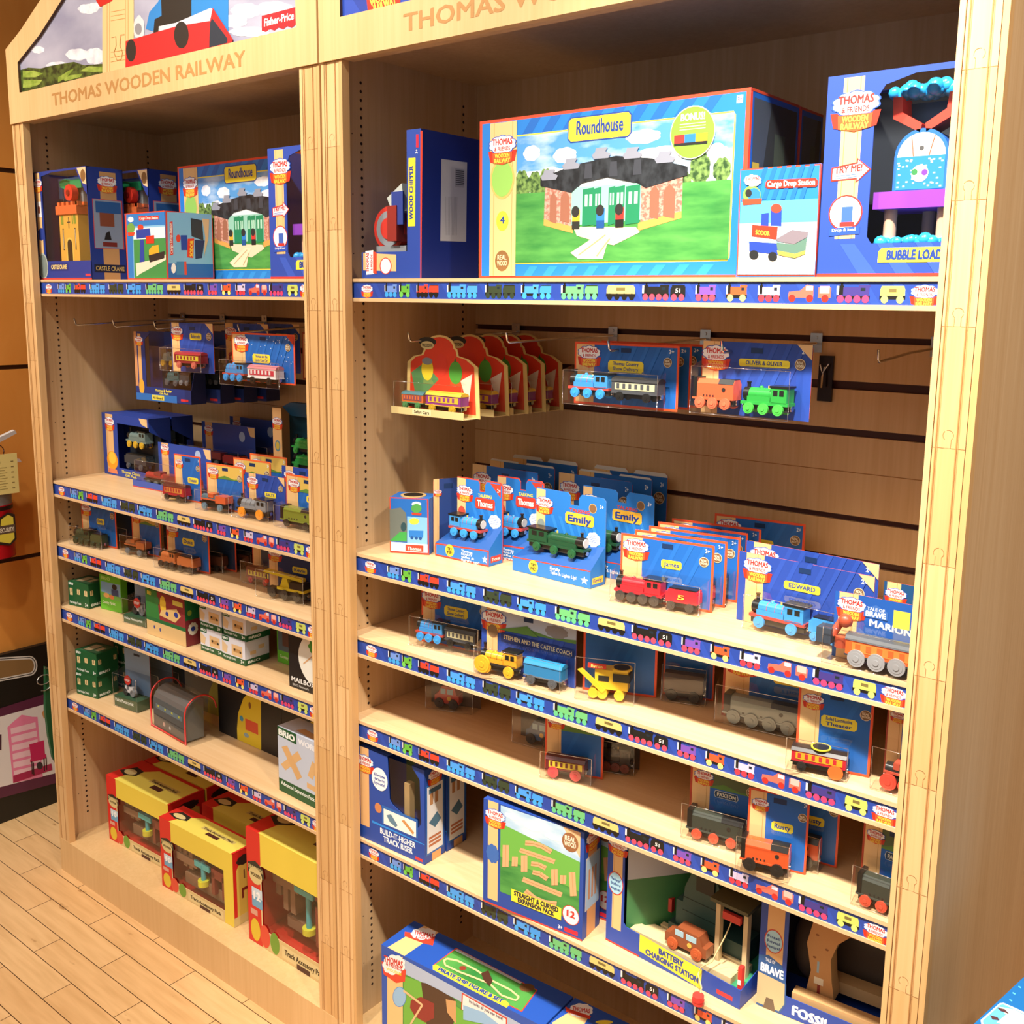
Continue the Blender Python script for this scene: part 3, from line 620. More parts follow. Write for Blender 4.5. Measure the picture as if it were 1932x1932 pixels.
# large boxes with the shed picture
def round_art(F,k1,right=True):
    a=Art(); w,h=F.w,F.h
    a.R(0,0,w,h,'#e4482c'); a.R(.006,.004,w-.007,h-.005,'#1f78cc')
    for i in range(9): x=.115+i*.042; a.P([(x,h-.005),(x+.02,h-.005),(x+.0,h-.03),(x-.02,h-.03)],'#1a63b8'); a.P([(x,.02),(x+.018,.02),(x+.004,.004),(x-.014,.004)],'#2b8ada')
    a.P([(.082,.024),(w-.026,.024),(w-.022,.03),(w-.022,h-.036),(w-.026,h-.03),(.082,h-.03)],'#f0de50')
    a.R(.084,.0265,w-.0245,h-.0325,PM['sky'])
    X=lambda q:.084+(w-.1085)*q; Y=lambda q:.0265+(h-.059)*q
    a.R(X(0),Y(.56),X(1),Y(.72),PM['sky2']); a.R(X(0),Y(.55),X(1),Y(.63),'#cfdde4')
    for q in [(.08,.86,.045,.07),(.25,.82,.06,.07),(.62,.9,.08,.06),(.18,.7,.05,.05),(.7,.76,.12,.07),(.93,.72,.06,.1)]: a.CL(X(q[0]),Y(q[1]),w*q[2]*.8,h*q[3]*.7,PM['cloud'],7)
    for q in [(.03,.60,.035,.11,'#4f7d5c'),(.10,.62,.03,.08,'#6d9468'),(.155,.61,.03,.1,'#7fa06c'),(.87,.64,.035,.1,'#6a8a62'),(.96,.62,.03,.07,'#a7a85a'),(.80,.57,.03,.05,'#9fae63')]: a.CL(X(q[0]),Y(q[1]),w*q[2],h*q[3],PM['tree'],8)
    a.R(X(0),Y(0),X(1),Y(.55),PM['grass'])
    # curved engine shed
    a.P([(X(.155),Y(.62)),(X(.30),Y(.57)),(X(.30),Y(.26)),(X(.15),Y(.33))],PM['brick']); a.P([(X(.62),Y(.57)),(X(.80),Y(.61)),(X(.80),Y(.33)),(X(.62),Y(.27))],PM['brick'])
    a.P([(X(.15),Y(.34)),(X(.30),Y(.27)),(X(.30),Y(.22)),(X(.15),Y(.29))],'#d39a4e'); a.P([(X(.61),Y(.28)),(X(.80),Y(.35)),(X(.80),Y(.30)),(X(.61),Y(.22))],'#d39a4e')
    a.P([(X(.29),Y(.57)),(X(.62),Y(.57)),(X(.62),Y(.30)),(X(.29),Y(.28))],'#8fc0b0')
    for p,q in ((.18,.215),(.235,.28),(.66,.70),(.72,.77)): a.P([(X(p),Y(.32)),(X(q),Y(.30)),(X(q),Y(.5)),(X((p+q)/2),Y(.55)),(X(p),Y(.5))],'#97614c')
    for p,q in ((.345,.40),(.40,.435),(.47,.50),(.50,.545),(.55,.615)):
        a.P([(X(p),Y(.27)),(X(q),Y(.28)),(X(q),Y(.56)),(X(p),Y(.55))],'#1f7f55')
        for i in (0,1): a.R(X(p+(q-p)*(.2+.4*i)),Y(.42),X(p+(q-p)*(.45+.4*i)),Y(.51),'#a8d0bc')
    a.P([(X(.13),Y(.60)),(X(.13),Y(.66)),(X(.30),Y(.74)),(X(.50),Y(.78)),(X(.66),Y(.74)),(X(.82),Y(.66)),(X(.82),Y(.6)),(X(.64),Y(.53)),(X(.60),Y(.57)),(X(.46),Y(.63)),(X(.34),Y(.6)),(X(.29),Y(.53))],PM['roof'])
    for q,s in ((.175,.72),(.285,.79),(.43,.85),(.575,.83),(.72,.78)):
        a.P([(X(q-.035),Y(s-.08)),(X(q+.035),Y(s-.08)),(X(q+.045),Y(s-.05)),(X(q+.02),Y(s-.03)),(X(q+.03),Y(s)),(X(q-.025),Y(s)),(X(q-.03),Y(s-.03)),(X(q-.045),Y(s-.05))],'#8b8e9c')
    for q in (.37,.49,.6): a.P([(X(q-.02),Y(.63)),(X(q+.02),Y(.63)),(X(q+.015),Y(.74)),(X(q-.015),Y(.74))],'#3b3e46')
    a.P([(X(.30),Y(.27)),(X(.60),Y(.25)),(X(.62),Y(.21)),(X(.50),Y(.12)),(X(.44),Y(.14)),(X(.32),Y(.2))],'#dccbae')
    a.P([(X(.50),Y(.22)),(X(.44),Y(.22)),(X(.29),Y(.07)),(X(.33),Y(.02)),(X(.45),Y(.02)),(X(.47),Y(.14))],'#e6d3b4'); a.LN([(X(.33),Y(.05)),(X(.46),Y(.2))],.002,'#b99c70'); a.LN([(X(.42),Y(.04)),(X(.48),Y(.17))],.002,'#b99c70')
    for q,c,d in ((.315,'#e3a52c','#2b2a24'),(.435,'#2c78c8','#1c4e90'),(.525,'#c8322c','#1d1c1a')): a.R(X(q-.02),Y(.30),X(q+.018),Y(.40),c); a.R(X(q-.02),Y(.25),X(q+.018),Y(.31),d); a.E(X(q-.004),Y(.385),.008,.009,'#2b2a28')
    a.R(.025,.004,.084,h-.006,'#e9bd82'); a.LN([(.034,.004),(.034,h-.006)],.001,'#c8924f'); a.LN([(.075,.004),(.075,h-.006)],.001,'#c8924f')
    a.E(.053,h-.1,.027,.034,'#d9b060',24); a.E(.053,h-.1,.0235,.03,'#8fbf5a',24); a.logo(.053,h-.045,.058)
    a.E(.054,.098,.014,.017,'#f0dc3c'); a.T('4',(.049,.094),(.059,.094),0,'#23408f',up=(0,.012)); a.E(.054,.03,.016,.018,'#8a6238'); a.T('REAL',(.044,.032),(.064,.032),0,'#ead3a8',up=(0,.008)); a.T('WOOD',(.043,.022),(.065,.022),0,'#ead3a8',up=(0,.008))
    q0,q1=w*.37,w*.61; yy=h-.052; a.P([(q0,yy+.006),(q0+.006,yy),(q1-.006,yy),(q1,yy+.006),(q1,yy+.034),(q1-.006,yy+.04),(q0+.006,yy+.04),(q0,yy+.034)],'#23408f'); a.P([(q0+.002,yy+.007),(q0+.007,yy+.002),(q1-.007,yy+.002),(q1-.002,yy+.007),(q1-.002,yy+.033),(q1-.007,yy+.038),(q0+.007,yy+.038),(q0+.002,yy+.033)],'#f2d83a')
    a.T('Roundhouse',(q0+.018,yy+.012),(q1-.016,yy+.012),0,'#23408f',up=(0,.021),bold=.016)
    if right:
        cx,cy,r=w-.092,h-.055,.037; a.E(cx,cy,r*1.04,r*1.04,'#dfe8c8',28); a.E(cx,cy,r,r,'#7fb43a',28); a.T('BONUS!',(cx-.02,cy+.018),(cx+.02,cy+.018),0,'#eef3dc',up=(0,.01),bold=.02)
        for i in range(3): a.LN([(cx-.022,cy+.013-i*.004),(cx+.022,cy+.013-i*.004)],.0012,'#dbe8b8')
        for dx,c in ((-.02,'#c8322c'),(-.002,'#2c78c8'),(.017,'#e3a52c')): a.R(cx+dx-.011,cy-.014,cx+dx+.009,cy-.002,c); a.R(cx+dx-.011,cy-.018,cx+dx+.009,cy-.014,'#222')
        a.R(w-.022,h-.02,w-.012,h-.009,'#e8eef6'); a.T('3+',(w-.0205,h-.0175),(w-.0135,h-.0175),0,'#23408f',up=(0,.006))
        a.T('© www.woodenrailway.com',(w-.105,.031),(w-.06,.031),0,'#e8f0e0',up=(0,.002)) if False else None
    return a
def round_side(d,h):  # side print in darkened colours; the unlit side's shade is in them
    a=Art(); a.R(0,0,.006,h,'#e4482c'); a.R(0,h-.004,d,h,'#b8402a'); a.R(.012,.02,d-.008,h-.012,'#3e4652'); a.P([(.04,.02),(.06,.1),(.05,h*.6),(.07,h-.012),(d-.008,h-.012),(d-.008,.02)],'#2b2f33'); a.R(d*.5,h*.45,d*.72,h*.8,'#3c463f'); a.R(.014,.06,.036,h*.62,'#b89a3a'); a.T('Roundhouse',(.03,.068),(.03,h*.58),0,'#23408f',up=(-.012,0)); return a
RH=FY(.346,.862,z1,1.986,.060); RH.d=.168
t=carton('toy_box','large wide blue box with engine shed picture and yellow title, right top shelf front',RH,'#1b56a6',[('front',round_art(RH,0)),('right',round_side(RH.d,RH.h))],group='large shed picture boxes on the right top shelf')
R2=Fr((.346,.232,z1),0,.516,.268); R2.d=.09
t=carton('toy_box','second large shed box right behind the wide shed box, only its dark side showing',R2,'#1b56a6',[('front',round_art(R2,0)),('right',round_side(R2.d,R2.h))],group='large shed picture boxes on the right top shelf')
def tri(a,x0,y0,w,h):  # three simple stacked blocks picture
    a.R(x0,y0+h*.05,x0+w*.55,y0+h*.22,'#2a3f9c'); a.E(x0+w*.12,y0+h*.05,w*.08,w*.08,'#222'); a.E(x0+w*.42,y0+h*.05,w*.08,w*.08,'#222')
F=FY(.868,.988,z1,1.868,.027); F.d=.10
a=F.art('C'); a.P([(325,1543),(770,1543),(798,915),(345,945)],'#e4482c'); a.P([(332,1537),(764,1537),(790,924),(350,953)],'#2279c8')
for i in range(6): a.P([(480+i*52,930-i*3),(505+i*52,928-i*3),(440+i*52,1115),(415+i*52,1116)],'#1c68b8')
a.P([(350,1130),(784,1110),(765,1535),(334,1535)],'#58aede'); a.P([(345,1250),(778,1240),(765,1535),(334,1535)],'#a8d8ea'); a.P([(340,1360),(772,1355),(765,1535),(334,1535)],'#f3efe6')
a.P([(490,1020),(500,1008),(768,995),(782,1010),(780,1035),(770,1045),(500,1055),(488,1045)],'#d8301f'); a.T('Cargo Drop Station',(500,1045),(765,1032),0,'#f6eee4',up=(0,-30),bold=.02)
a.E(413,1090,50,52,'#7bb04a'); a.E(425,1090,35,38,'#2c78c8'); a.E(395,1080,18,22,'#2a2826'); a.P([(358,1115),(470,1110),(465,1140),(365,1148)],'#d8452a'); a.CL(418,1010,50,34,'#f4f1ee'); a.T('THOMAS',(378,1012),(455,1005),0,'#c8322c',up=(0,-18))
a.P([(520,1175),(580,1170),(578,1265),(518,1262)],'#24409c'); a.E(550,1165,30,26,'#d8402a'); a.P([(467,1195),(508,1190),(506,1265),(463,1265)],'#24409c')
a.P([(415,1258),(558,1268),(552,1340),(412,1322)],'#d8351f'); a.T('SODOR',(435,1310),(512,1318),0,'#f0c23c',up=(0,-24),bold=.03); a.R(440,1335,500,1360,'#e6e6e6')
a.P([(398,1350),(568,1362),(560,1425),(400,1405)],'#24409c'); a.E(425,1425,26,26,'#222'); a.E(530,1435,26,26,'#222')
a.P([(545,1340),(640,1285),(728,1298),(725,1325),(650,1365),(560,1350)],'#7b7078'); a.P([(552,1355),(650,1368),(722,1330),(712,1420),(650,1445),(560,1420)],'#5a7a6c'); a.P([(555,1400),(655,1420),(712,1400),(712,1420),(655,1443),(560,1425)],'#d9b24a')
rt=Art(); rt.R(0,0,.004,.15,'#e4482c')
t=carton('toy_box','small white and blue box with red title standing between shed box and tall window box',F,'#1f66b4',[('front',a),('right',rt)])
# window box with purple deck toy
def window_box(x0,x1,y,label,crop,wx,full):
    F=FY(x0,x1,z1,1.979,y); F.d=.14; w,h=F.w,F.h; dw=.053 if full else min(.055,(w-wx-.004)/2); t=thing('window_box',label,'box',F.o)
    m=MB(); B='#2c4ba8'; m.prism([(0,0),(w,0),(w,.043),(wx+.006,.043),(wx,.052),(wx,h*.86),(wx+.012,h*.93),(wx+.05,h-.008),(w,h-.008),(w,h),(0,h)],'y',0,.0012,B)
    m.box(0,w,F.d-.001,F.d,0,h,'#20262e'); m.box(0,.0012,.0012,F.d-.001,0,h,B); m.box(w-.0012,w,.0012,F.d-.001,0,h,B); m.box(0,w,.0012,F.d,0,.0012,B); m.box(0,w,.0012,.012,h-.0012,h,B); m.box(0,w,F.d-.02,F.d,h-.0012,h,B)
    m.box(.0015,w-.0015,F.d-.02,F.d-.002,.002,h*.4,'#1b1f22'); m.prism([(.05,h*.4),(.09,h*.62),(w-.02,h*.5),(w-.002,h*.4)],'y',F.d-.01,F.d-.004,'#2a3b4c')
    a=Art(); a.R(.022,.05,.05,h-.004,'#e9bd82'); a.LN([(.027,.05),(.027,h-.004)],.0009,'#c8924f'); a.LN([(.045,.05),(.045,h-.004)],.0009,'#c8924f')
    a.logo(.04,h-.04,.062); a.P([(.012,h-.118),(.046,h-.113),(.046,h-.107),(.066,h-.123),(.046,h-.14),(.046,h-.135),(.012,h-.136)],'#d4342a'); a.P([(.014,h-.120),(.048,h-.115),(.048,h-.110),(.063,h-.123),(.048,h-.137),(.048,h-.133),(.014,h-.134)],'#f2eef0'); a.T('TRY ME!',(.017,h-.126),(.054,h-.124),0,'#d4342a',up=(0,.0085),bold=.02)
    for i in range(2): a.LN([(.018,h-.1295-i*.003),(.048,h-.1285-i*.003)],.001,'#5b78c0')
    a.E(.035,h-.178,.0235,.0235,'#d4342a'); a.E(.035,h-.178,.0215,.0215,'#e8ecf6'); a.P([(.03,h-.19),(.045,h-.19),(.045,h-.17),(.03,h-.17)],'#3d63b8'); a.R(.028,h-.196,.048,h-.19,'#c8322c'); a.P([(.014,h-.198),(.056,h-.196),(.056,h-.206),(.014,h-.208)],'#2a50b8'); a.T('Drop & load',(.018,h-.2025),(.05,h-.2015),0,'#e6eefa',up=(0,.004))
    for i in range(3): a.P([(.06+i*.05,.0),(.085+i*.05,.0),(.05+i*.05,.043),(.03+i*.05,.043)],'#3759bd')
    a.R(0,.0,w,.004,'#d8382a'); a.P([(.083,.018),(w,.018),(w,.037),(.088,.037),(.083,.032)],'#f0dc48'); a.T('BUBBLE LOADER',(.095,.022),(.178,.022),0,'#23408f',up=(0,.0115),bold=.03) if full else a.T('BUBBLE',(.095,.022),(.148,.022),0,'#23408f',up=(0,.0115),bold=.03)
    m.stamp(clip_art(a,w,h),'front'); m.build('carton',t)
    cx=.120 if full else wx+.002+dw; q=MB()
    for dx in (-.65*dw,.0,.65*dw): q.cyl((cx+dx,.03 if dx else .08),.0085,'z',.045,.09,'#d3a98c',n=14)
    q.box(cx-dw,min(cx+dw,w-.002),.012,.105,.088,.110,'#8e3fc4')
    O_=-.018; pts=[(cx-.035,.110)]+[(cx-.035*math.cos(math.pi*i/14),.155+.035*math.sin(math.pi*i/14)) for i in range(15)]+[(cx+.035,.110)]
    q.prism(pts,'y',.03,.075,'#2a6fd0')
    b=Art(); b.P([(cx-.031*math.cos(math.pi*i/12),.155+.03*math.sin(math.pi*i/12)) for i in range(13)],'#f0e2cc'); b.LN([(cx-.01,.155),(cx-.014,.181)],.0012,'#e2502a'); b.LN([(cx+.01,.155),(cx+.016,.18)],.0012,'#e2502a'); b.E(cx,.165,.003,.003,'#555'); b.R(cx-.031,.113,cx+.031,.155,'#2a86d8')
    rr=random.Random(5)
    for i in range(40): b.R(*(lambda x,z:(x,z,x+.003,z+.002))(cx-.03+.057*rr.random(),.114+.037*rr.random()),'#bfe0f0')
    b.E(cx,.133,.011,.011,'#f0f2ee'); b.E(cx-.007,.135,.004,.004,'#3a8a4a'); b.E(cx+.006,.134,.004,.004,'#7a3fa4'); q.stamp(b,'front',d=.03); q.build('deck_house',t)
    q=MB()
    for s in (-1,1): q.prism([(cx+s*.004,.185),(cx+s*.040,.205),(cx+s*.042,.232),(cx+s*.030,.232),(cx+s*.028,.212),(cx+s*.002,.196)],'y',.03,.07,'#e04434')
    q.box(cx-.03,cx+.03,.066,.07,.200,.228,'#1a5a8c'); q.build('red_arms',t)
    q=MB(); rr=random.Random(9)
    for i in range(26): q.ball((cx-dw*.85+dw*1.7*i/25,.045+.02*(rr.random()-.5),.237+.008*rr.random()),.008+.004*rr.random(),col('#2aa4e8',.3),n=10,k=6)
    q.build('bubble_foam',t); q=MB()
    for i in range(24): q.ball((wx+.01+(w-wx-.034)*i/23,.012+.02*rr.random(),.043+.004*rr.random()),.006+.004*rr.random(),col('#2aa4e8',.3),n=10,k=6)
    q.build('bubble_foam',t)
    MB().add([(wx,.0008,.043),(w,.0008,.043),(w,.0008,h-.008),(wx,.0008,h-.008)],[(0,1,2,3)],M_CLR).build('window_film',t)
window_box(.991,1.192,.027,'tall window box beside right post holding purple deck toy with red arms','C',.066,True)
window_box(-.206,-.034,.030,'tall window box cut off by the middle post on the left top shelf','A',.058,False)
# left top shelf: castle boxes
def castle(x0,y,label,w,d):
    F=FY(x0,x0+w,z1,z1+.277,y); F.d=d; h=F.h; t=thing('window_box',label,'box',F.o,0,'castle window boxes on the left top shelf')
    B='#243a8e'; m=MB(); m.prism([(0,0),(w,0),(w,.045),(w-.004,.047),(.05,.047),(.046,.05),(.044,h-.012),(.1,h-.005),(w-.05,h-.005),(w-.012,h-.06),(w,h-.07),(w,h),(0,h)],'y',0,.0012,B)
    m.box(0,w,d-.001,d,0,h,B); m.box(0,.0012,.0012,d,0,h,B); m.box(0,w,.0012,d,0,.0012,B); m.box(0,w,.0012,.01,h-.0012,h,B)
    m.prism([(0,0),(d,0),(d,h),(0,h)],'x',w-.0012,w,B)
    m.box(.003,w-.003,d-.03,d-.028,.045,h-.01,'#3c5472'); m.prism([(.003,.05),(.09,.05),(.1,.1),(.09,.17),(.06,.2),(.003,.15)],'y',d-.033,d-.03,'#8a8038'); m.prism([(.003,.05),(.1,.05),(.12,.09),(.05,.12),(.003,.1)],'y',d-.036,d-.033,'#1f3320')
    a=Art(); a.R(.012,.05,.036,h-.002,'#e9bd82'); a.logo(.026,h-.03,.042); a.R(.013,h-.115,.037,h-.075,'#e6e4ea'); a.P([(.018,h-.105),(.03,h-.105),(.03,h-.09),(.024,h-.084),(.018,h-.09)],'#8a4a30'); a.P([(.012,h-.15),(.028,h-.142),(.044,h-.148),(.042,h-.17),(.028,h-.176),(.014,h-.172)],'#2c3f90'); a.E(.028,.035,.025,.034,'#b9bfb8',24); a.E(.028,.035,.022,.03,'#7f8a84',24)
    a.P([(.062,.026),(.066,.022),(.155,.022),(.159,.026),(.159,.038),(.155,.042),(.066,.042),(.062,.038)],'#1c2f78'); a.T('CASTLE CRANE',(.07,.027),(.15,.027),0,'#f0d27c',up=(0,.0105),bold=.02); a.R(0,0,w,.004,'#c9403a'); a.R(w-.03,.008,w-.006,.014,'#d83a4a')
    a.P([(w-.045,h-.002),(w-.002,h-.002),(w-.002,h-.045),(w-.02,h-.04)],'#e9c79a'); a.E(w-.016,h-.022,.012,.015,'#8a6238'); m.stamp(a,'front')
    b=Art(); b.R(.006,.02,d*.62,h*.56+.05,'#cf4a3a') if False else None
    b.R(d*.12,h*.28,d-.005,h*.72,'#cf4a4a'); b.R(d*.14,h*.285,d-.008,h*.715,'#8f9cb4'); b.R(d*.35,.0,d*.8,h*.28,'#c99a66'); b.R(d*.35,h*.72,d*.8,h-.01,'#c99a66'); b.logo(d*.55,h-.035,.05); b.R(d*.2,h*.6,d*.9,h*.7,'#2c5c9c'); b.R(d*.3,h*.48,d*.7,h*.6,'#8a4a30'); b.R(d*.35,h*.3,d*.75,h*.34,'#7a2c24'); b.P([(d*.4,h*.36),(d*.6,h*.36),(d*.55,h*.44),(d*.45,h*.42)],'#26201e')
    b.P([(.008,.018),(d-.004,.018),(d-.004,.038),(.008,.038)],'#1a1f3e'); b.T('CASTLE CRANE',(.012,.023),(d-.008,.023),0,'#c9ae66',up=(0,.0105)); m.stamp(b,'right',d=w); m.build('carton',t)
    q=MB(); cx=w*.62
    O=col('#e2703a',.5); Y=col('#e8b04a',.5)
    cx=w*.58; q.box(cx-.047,cx+.047,.008,.085,.047,.165,Y)
    q.box(cx-.056,cx+.05,.004,.09,.165,.187,O)
    for i in range(5): q.box(cx-.05+i*.0225,cx-.05+i*.0225+.012,.006,.018,.185,.196,O); q.box(cx+.038,cx+.05,.006+i*.019,.006+i*.019+.011,.185,.196,O)
    b=Art(); 
    b.P([(cx-.017,.047),(cx+.017,.047),(cx+.017,.09)]+[(cx+.017*math.cos(math.pi*i/10),.09+.017*math.sin(math.pi*i/10)) for i in range(11)],'#f0c860'); b.P([(cx-.012,.047),(cx+.012,.047),(cx+.012,.09)]+[(cx+.012*math.cos(math.pi*i/10),.09+.012*math.sin(math.pi*i/10)) for i in range(11)],'#2a2418')
    for s in (-1,1): b.R(cx+s*.03-.003,.075,cx+s*.03+.003,.13,'#3a3020'); b.R(cx+s*.03-.001,.078,cx+s*.03+.001,.127,'#f3e6c0')
    for s in (-.034,-.028,.02,.028,.034): b.R(cx+s-.003,.14,cx+s+.002,.163,'#7a9a3a')
    b.LN([(cx,.13),(cx,.158)],.003,'#4a4438'); b.LN([(cx-.008,.145),(cx+.008,.145)],.003,'#4a4438'); q.stamp(b,'front',d=.008)
    q.build('castle_tower',t)
    q=MB(); q.prism([(cx-.078,.253),(cx-.074,.238),(cx+.02,.214),(cx+.02,.232),(cx-.05,.258)],'y',.03,.045,'#1f9a5c'); q.box(cx-.005,cx+.05,.02,.07,.23,.252,'#1f9a5c'); q.box(cx+.0,cx+.04,.03,.06,.196,.232,'#8d9494'); q.cyl((cx+.012,.218),.021,'y',.005,.022,'#dc3626',n=9); q.cyl((cx+.012,.218),.007,'y',.002,.005,'#8a1a14',n=12); q.tube([(cx-.074,.037,.24),(cx-.074,.037,.2)],.001,'#1a1a1a'); q.cyl((cx-.074,.037),.014,'z',.192,.2,'#dc3626',n=14,r2=.003); q.build('crane',t)
    MB().add([(.046,.0008,.047),(w,.0008,.047),(w,.0008,h-.005),(.046,.0008,h-.005)],[(0,1,2,3)],M_CLR).build('window_film',t)
castle(-1.194,.030,'dark blue castle window box nearest the left side, in front on the left top shelf',.272,.097)
castle(-1.108,.145,'dark blue castle window box standing behind the front castle box',.272,.10)
F=FY(-.757,-.587,z1,1.872,.030); F.d=.127
a=F.art('A'); a.P([(725,1592),(957,1592),(945,1198),(710,1215)],'#d4452e'); a.P([(733,1585),(951,1585),(938,1206),(719,1222)],'#2c78c0'); a.P([(765,1585),(951,1585),(940,1280),(755,1290)],'#7fb8dc'); a.P([(768,1585),(951,1585),(945,1350),(762,1365)],'#3f8a48'); a.P([(760,1300),(940,1290),(942,1355),(763,1365)],'#cfe2ea')
a.P([(775,1500),(870,1480),(945,1450),(946,1480),(800,1560),(780,1575)],'#e6d8bc'); a.P([(790,1232),(905,1228),(905,1250),(792,1256)],'#d8301f'); a.T('Cargo Drop Station',(795,1251),(900,1246),0,'#f6eee4',up=(0,-15)); a.E(802,1295,17,17,'#d8402a'); a.P([(778,1310),(855,1300),(860,1350),(780,1360)],'#24409c'); a.P([(800,1365),(820,1365),(825,1490),(798,1495)],'#24409c'); a.P([(832,1345),(880,1340),(880,1385),(835,1388)],'#d8351f'); a.P([(850,1425),(870,1400),(905,1395),(910,1450),(852,1460)],'#e3a52c'); a.P([(848,1455),(940,1430),(938,1470),(855,1495)],'#2a2826'); a.CL(745,1250,17,16,'#f4f1ee'); a.E(747,1300,22,30,'#6fa04a'); a.P([(728,1325),(770,1322),(766,1342),(732,1345)],'#d8452a')
b=F.art('A','right'); b.P([(950,1590),(1222,1588),(1212,1210),(942,1200)],'#d4452e'); b.P([(960,1582),(1214,1580),(1204,1216),(951,1208)],'#7fb3d6'); b.P([(960,1582),(1214,1580),(1213,1505),(958,1500)],'#2a66b0')
b.P([(965,1265),(982,1260),(986,1450),(970,1455)],'#d8301f'); b.T('Cargo Drop Station',(982,1445),(976,1270),0,'#f6eee4',up=(-13,0)); b.E(1015,1358,13,22,'#d8402a'); b.P([(1028,1340),(1065,1340),(1068,1425),(1032,1425)],'#24409c'); b.P([(1068,1360),(1105,1358),(1100,1470),(1065,1465)],'#d8351f'); b.T('SODOR',(1097,1460),(1100,1370),0,'#f0c23c',up=(-18,0),bold=.03); b.P([(1108,1365),(1165,1370),(1150,1470),(1112,1475)],'#22305c'); b.P([(1085,1242),(1150,1255),(1158,1370),(1090,1345)],'#33343a'); b.P([(1150,1245),(1190,1250),(1185,1360),(1160,1465),(1168,1350)],'#d3b48a'); b.CL(988,1528,14,30,'#f4f1ee'); b.P([(1005,1490),(1055,1490),(1060,1565),(1005,1565)],'#3f7fb0'); b.P([(1048,1490),(1060,1490),(1064,1565),(1050,1565)],'#d8452a')
carton('toy_box','small cube-like box with red edges showing two picture sides, left top shelf',F,'#2c78c0',[('front',a),('right',b)])
F=Fr((-.735,.165,z1),0,.516,.276); F.d=.16
carton('toy_box','large wide blue shed picture box behind the red-edged small box, left top shelf',F,'#1b56a6',[('front',round_art(F,0,False)),('right',round_side(F.d,F.h))])
# ================= hanging cards, right bookcase =================
def safari(x,y,label):
    F=Fr((x,y,1.455),0,.197,.156); w,h=F.w,F.h; t=thing('arched_toy_card',label,'toy pack',F.o,0,'arched red and yellow toy cards on the first hook')
    pts=[(0,0),(w,0),(w-.006,.098),(w-.03,.112),(w*.72,.117),(w*.70,.13)]+[(w*.47+w*.2*math.cos(math.pi*i/12),.133+.023*math.sin(math.pi*i/12)) for i in range(13)]+[(w*.22,.117),(.02,.112),(.004,.100)]
    m=MB(); m.prism(pts,'y',0,.0012,'#cdb070'); a=Art(); a.P(pts,'#e0c27a'); q=[((px_-w*.48)*.9+w*.48,(pz-.07)*.93+.072) for px_,pz in pts]; a.P(q,'#d93c22')
    a.P([(.03,.02),(.09,.07),(.05,.1),(.015,.08)],'#5a8a52'); a.P([(w-.03,.02),(w-.02,.085),(w-.05,.07)],'#e8d8c4')
    a.E(w*.30,.088,.016,.022,'#e6c82e'); a.E(w*.30,.104,.014,.007,'#7f8288'); a.E(w*.49,.098,.016,.022,'#d83a28'); a.E(w*.68,.085,.017,.022,'#4f9c38'); a.P([(w*.66,.105),(w*.69,.105),(w*.675,.115)],'#3c7a2c'); a.E(w*.30,.142,.024,.009,'#2a2620'); a.E(w*.30,.135,.018,.008,'#d8c48a'); a.T('WOODEN',(w*.23,.132),(w*.37,.132),0,'#3a2c1a',up=(0,.006))
    m.stamp(a,'front'); m.build('card',t)
    toy(t,'c',.018,.058,.012,.034,'#d8703a',wh='#4a8a52',trim='#4a8a62',n=2,dy=-.02,wd=.022,roof='#4a7a82',win='#8a4a5a'); toy(t,'c',.085,.09,.010,.040,'#8a3c86',wh='#c7a02e',trim='#d8b040',n=2,dy=-.02,wd=.024,roof='#e0b838',win='#e0b838')
    m=MB(); m.box(-.004,w-.008,-.038,0,0,.0012,'#e2cd94'); m.box(-.004,w-.008,-.0385,-.0375,0,.014,'#d8c084'); a=Art(); a.R(.055,.002,.105,.013,'#e6d6a4'); a.T('Safari Cars',(.06,.0045),(.1,.0045),0,'#3a3020',up=(0,.006)); m.stamp(a,'front',d=-.0385); m.build('tray',t)
    blister(-.002,w-.01,.001,.07,.037,t)
for i,(y,l) in enumerate([(.117,'front arched red card of two toy coaches over a tan tray, nearest the camera'),(.200,'second arched red card right behind the front one on the hook'),(.255,'third arched red card from the front on the hook'),(.308,'fourth arched red card from the front on the hook'),(.362,'rearmost arched red card, closest to the slatted panel')]): safari(.104+(.0 if i==0 else .004*i),y,l)
BE=dict(k='s',c='#3f8fd0',wh='#3a98e0',trim='#b8453a',n=3)
SHOWT=[dict(BE,u=.04,L=.40,H=.044,h=.014),dict(k='c',u=.47,L=.43,H=.040,h=.014,c='#4a4c50',roof='#1f2124',win='#c8c29a',n=2)]
F=Fr((.523,.112,1.503),0,.208,.107)
KW=dict(tab='Thomas Country|Show Delivery',tp=(.34,.55,.34,.18),strip=(.02,.2))
for (dy,l) in [(0,'front blue card of a blue engine and dark coach hanging on the hook'),(.040,'second blue delivery train card hanging just behind the front one'),(.082,'third blue delivery train card at the back of the same hook')]:
    pack('blister_pack',l,off(F,0,dy),card_art(.208,.107,**KW),SHOWT if dy<.05 else [],(-.02,.93,.0,.62,.034),'blue delivery train cards on a hook')
F=Fr((.785,.092,1.509),R_(-3),.184,.112)
pack('blister_pack','royal blue card holding orange engine and green engine, hanging beside the chrome bracket',F,card_art(.184,.112,b=None,bg=ROY,tab='OLIVER & OLIVER',tp=(.35,.68,.46,.10),corner='#e9c08a',strip=(.0,.16)),
 [dict(k='d',u=.02,L=.38,H=.046,h=.010,c='#e2603a',wh='#e86a4a',trim='#e2603a',n=3),dict(k='s',u=.47,L=.42,H=.044,h=.008,c='#2f9c40',wh='#4cc04a',n=3)],(-.02,.93,.0,.72,.034))
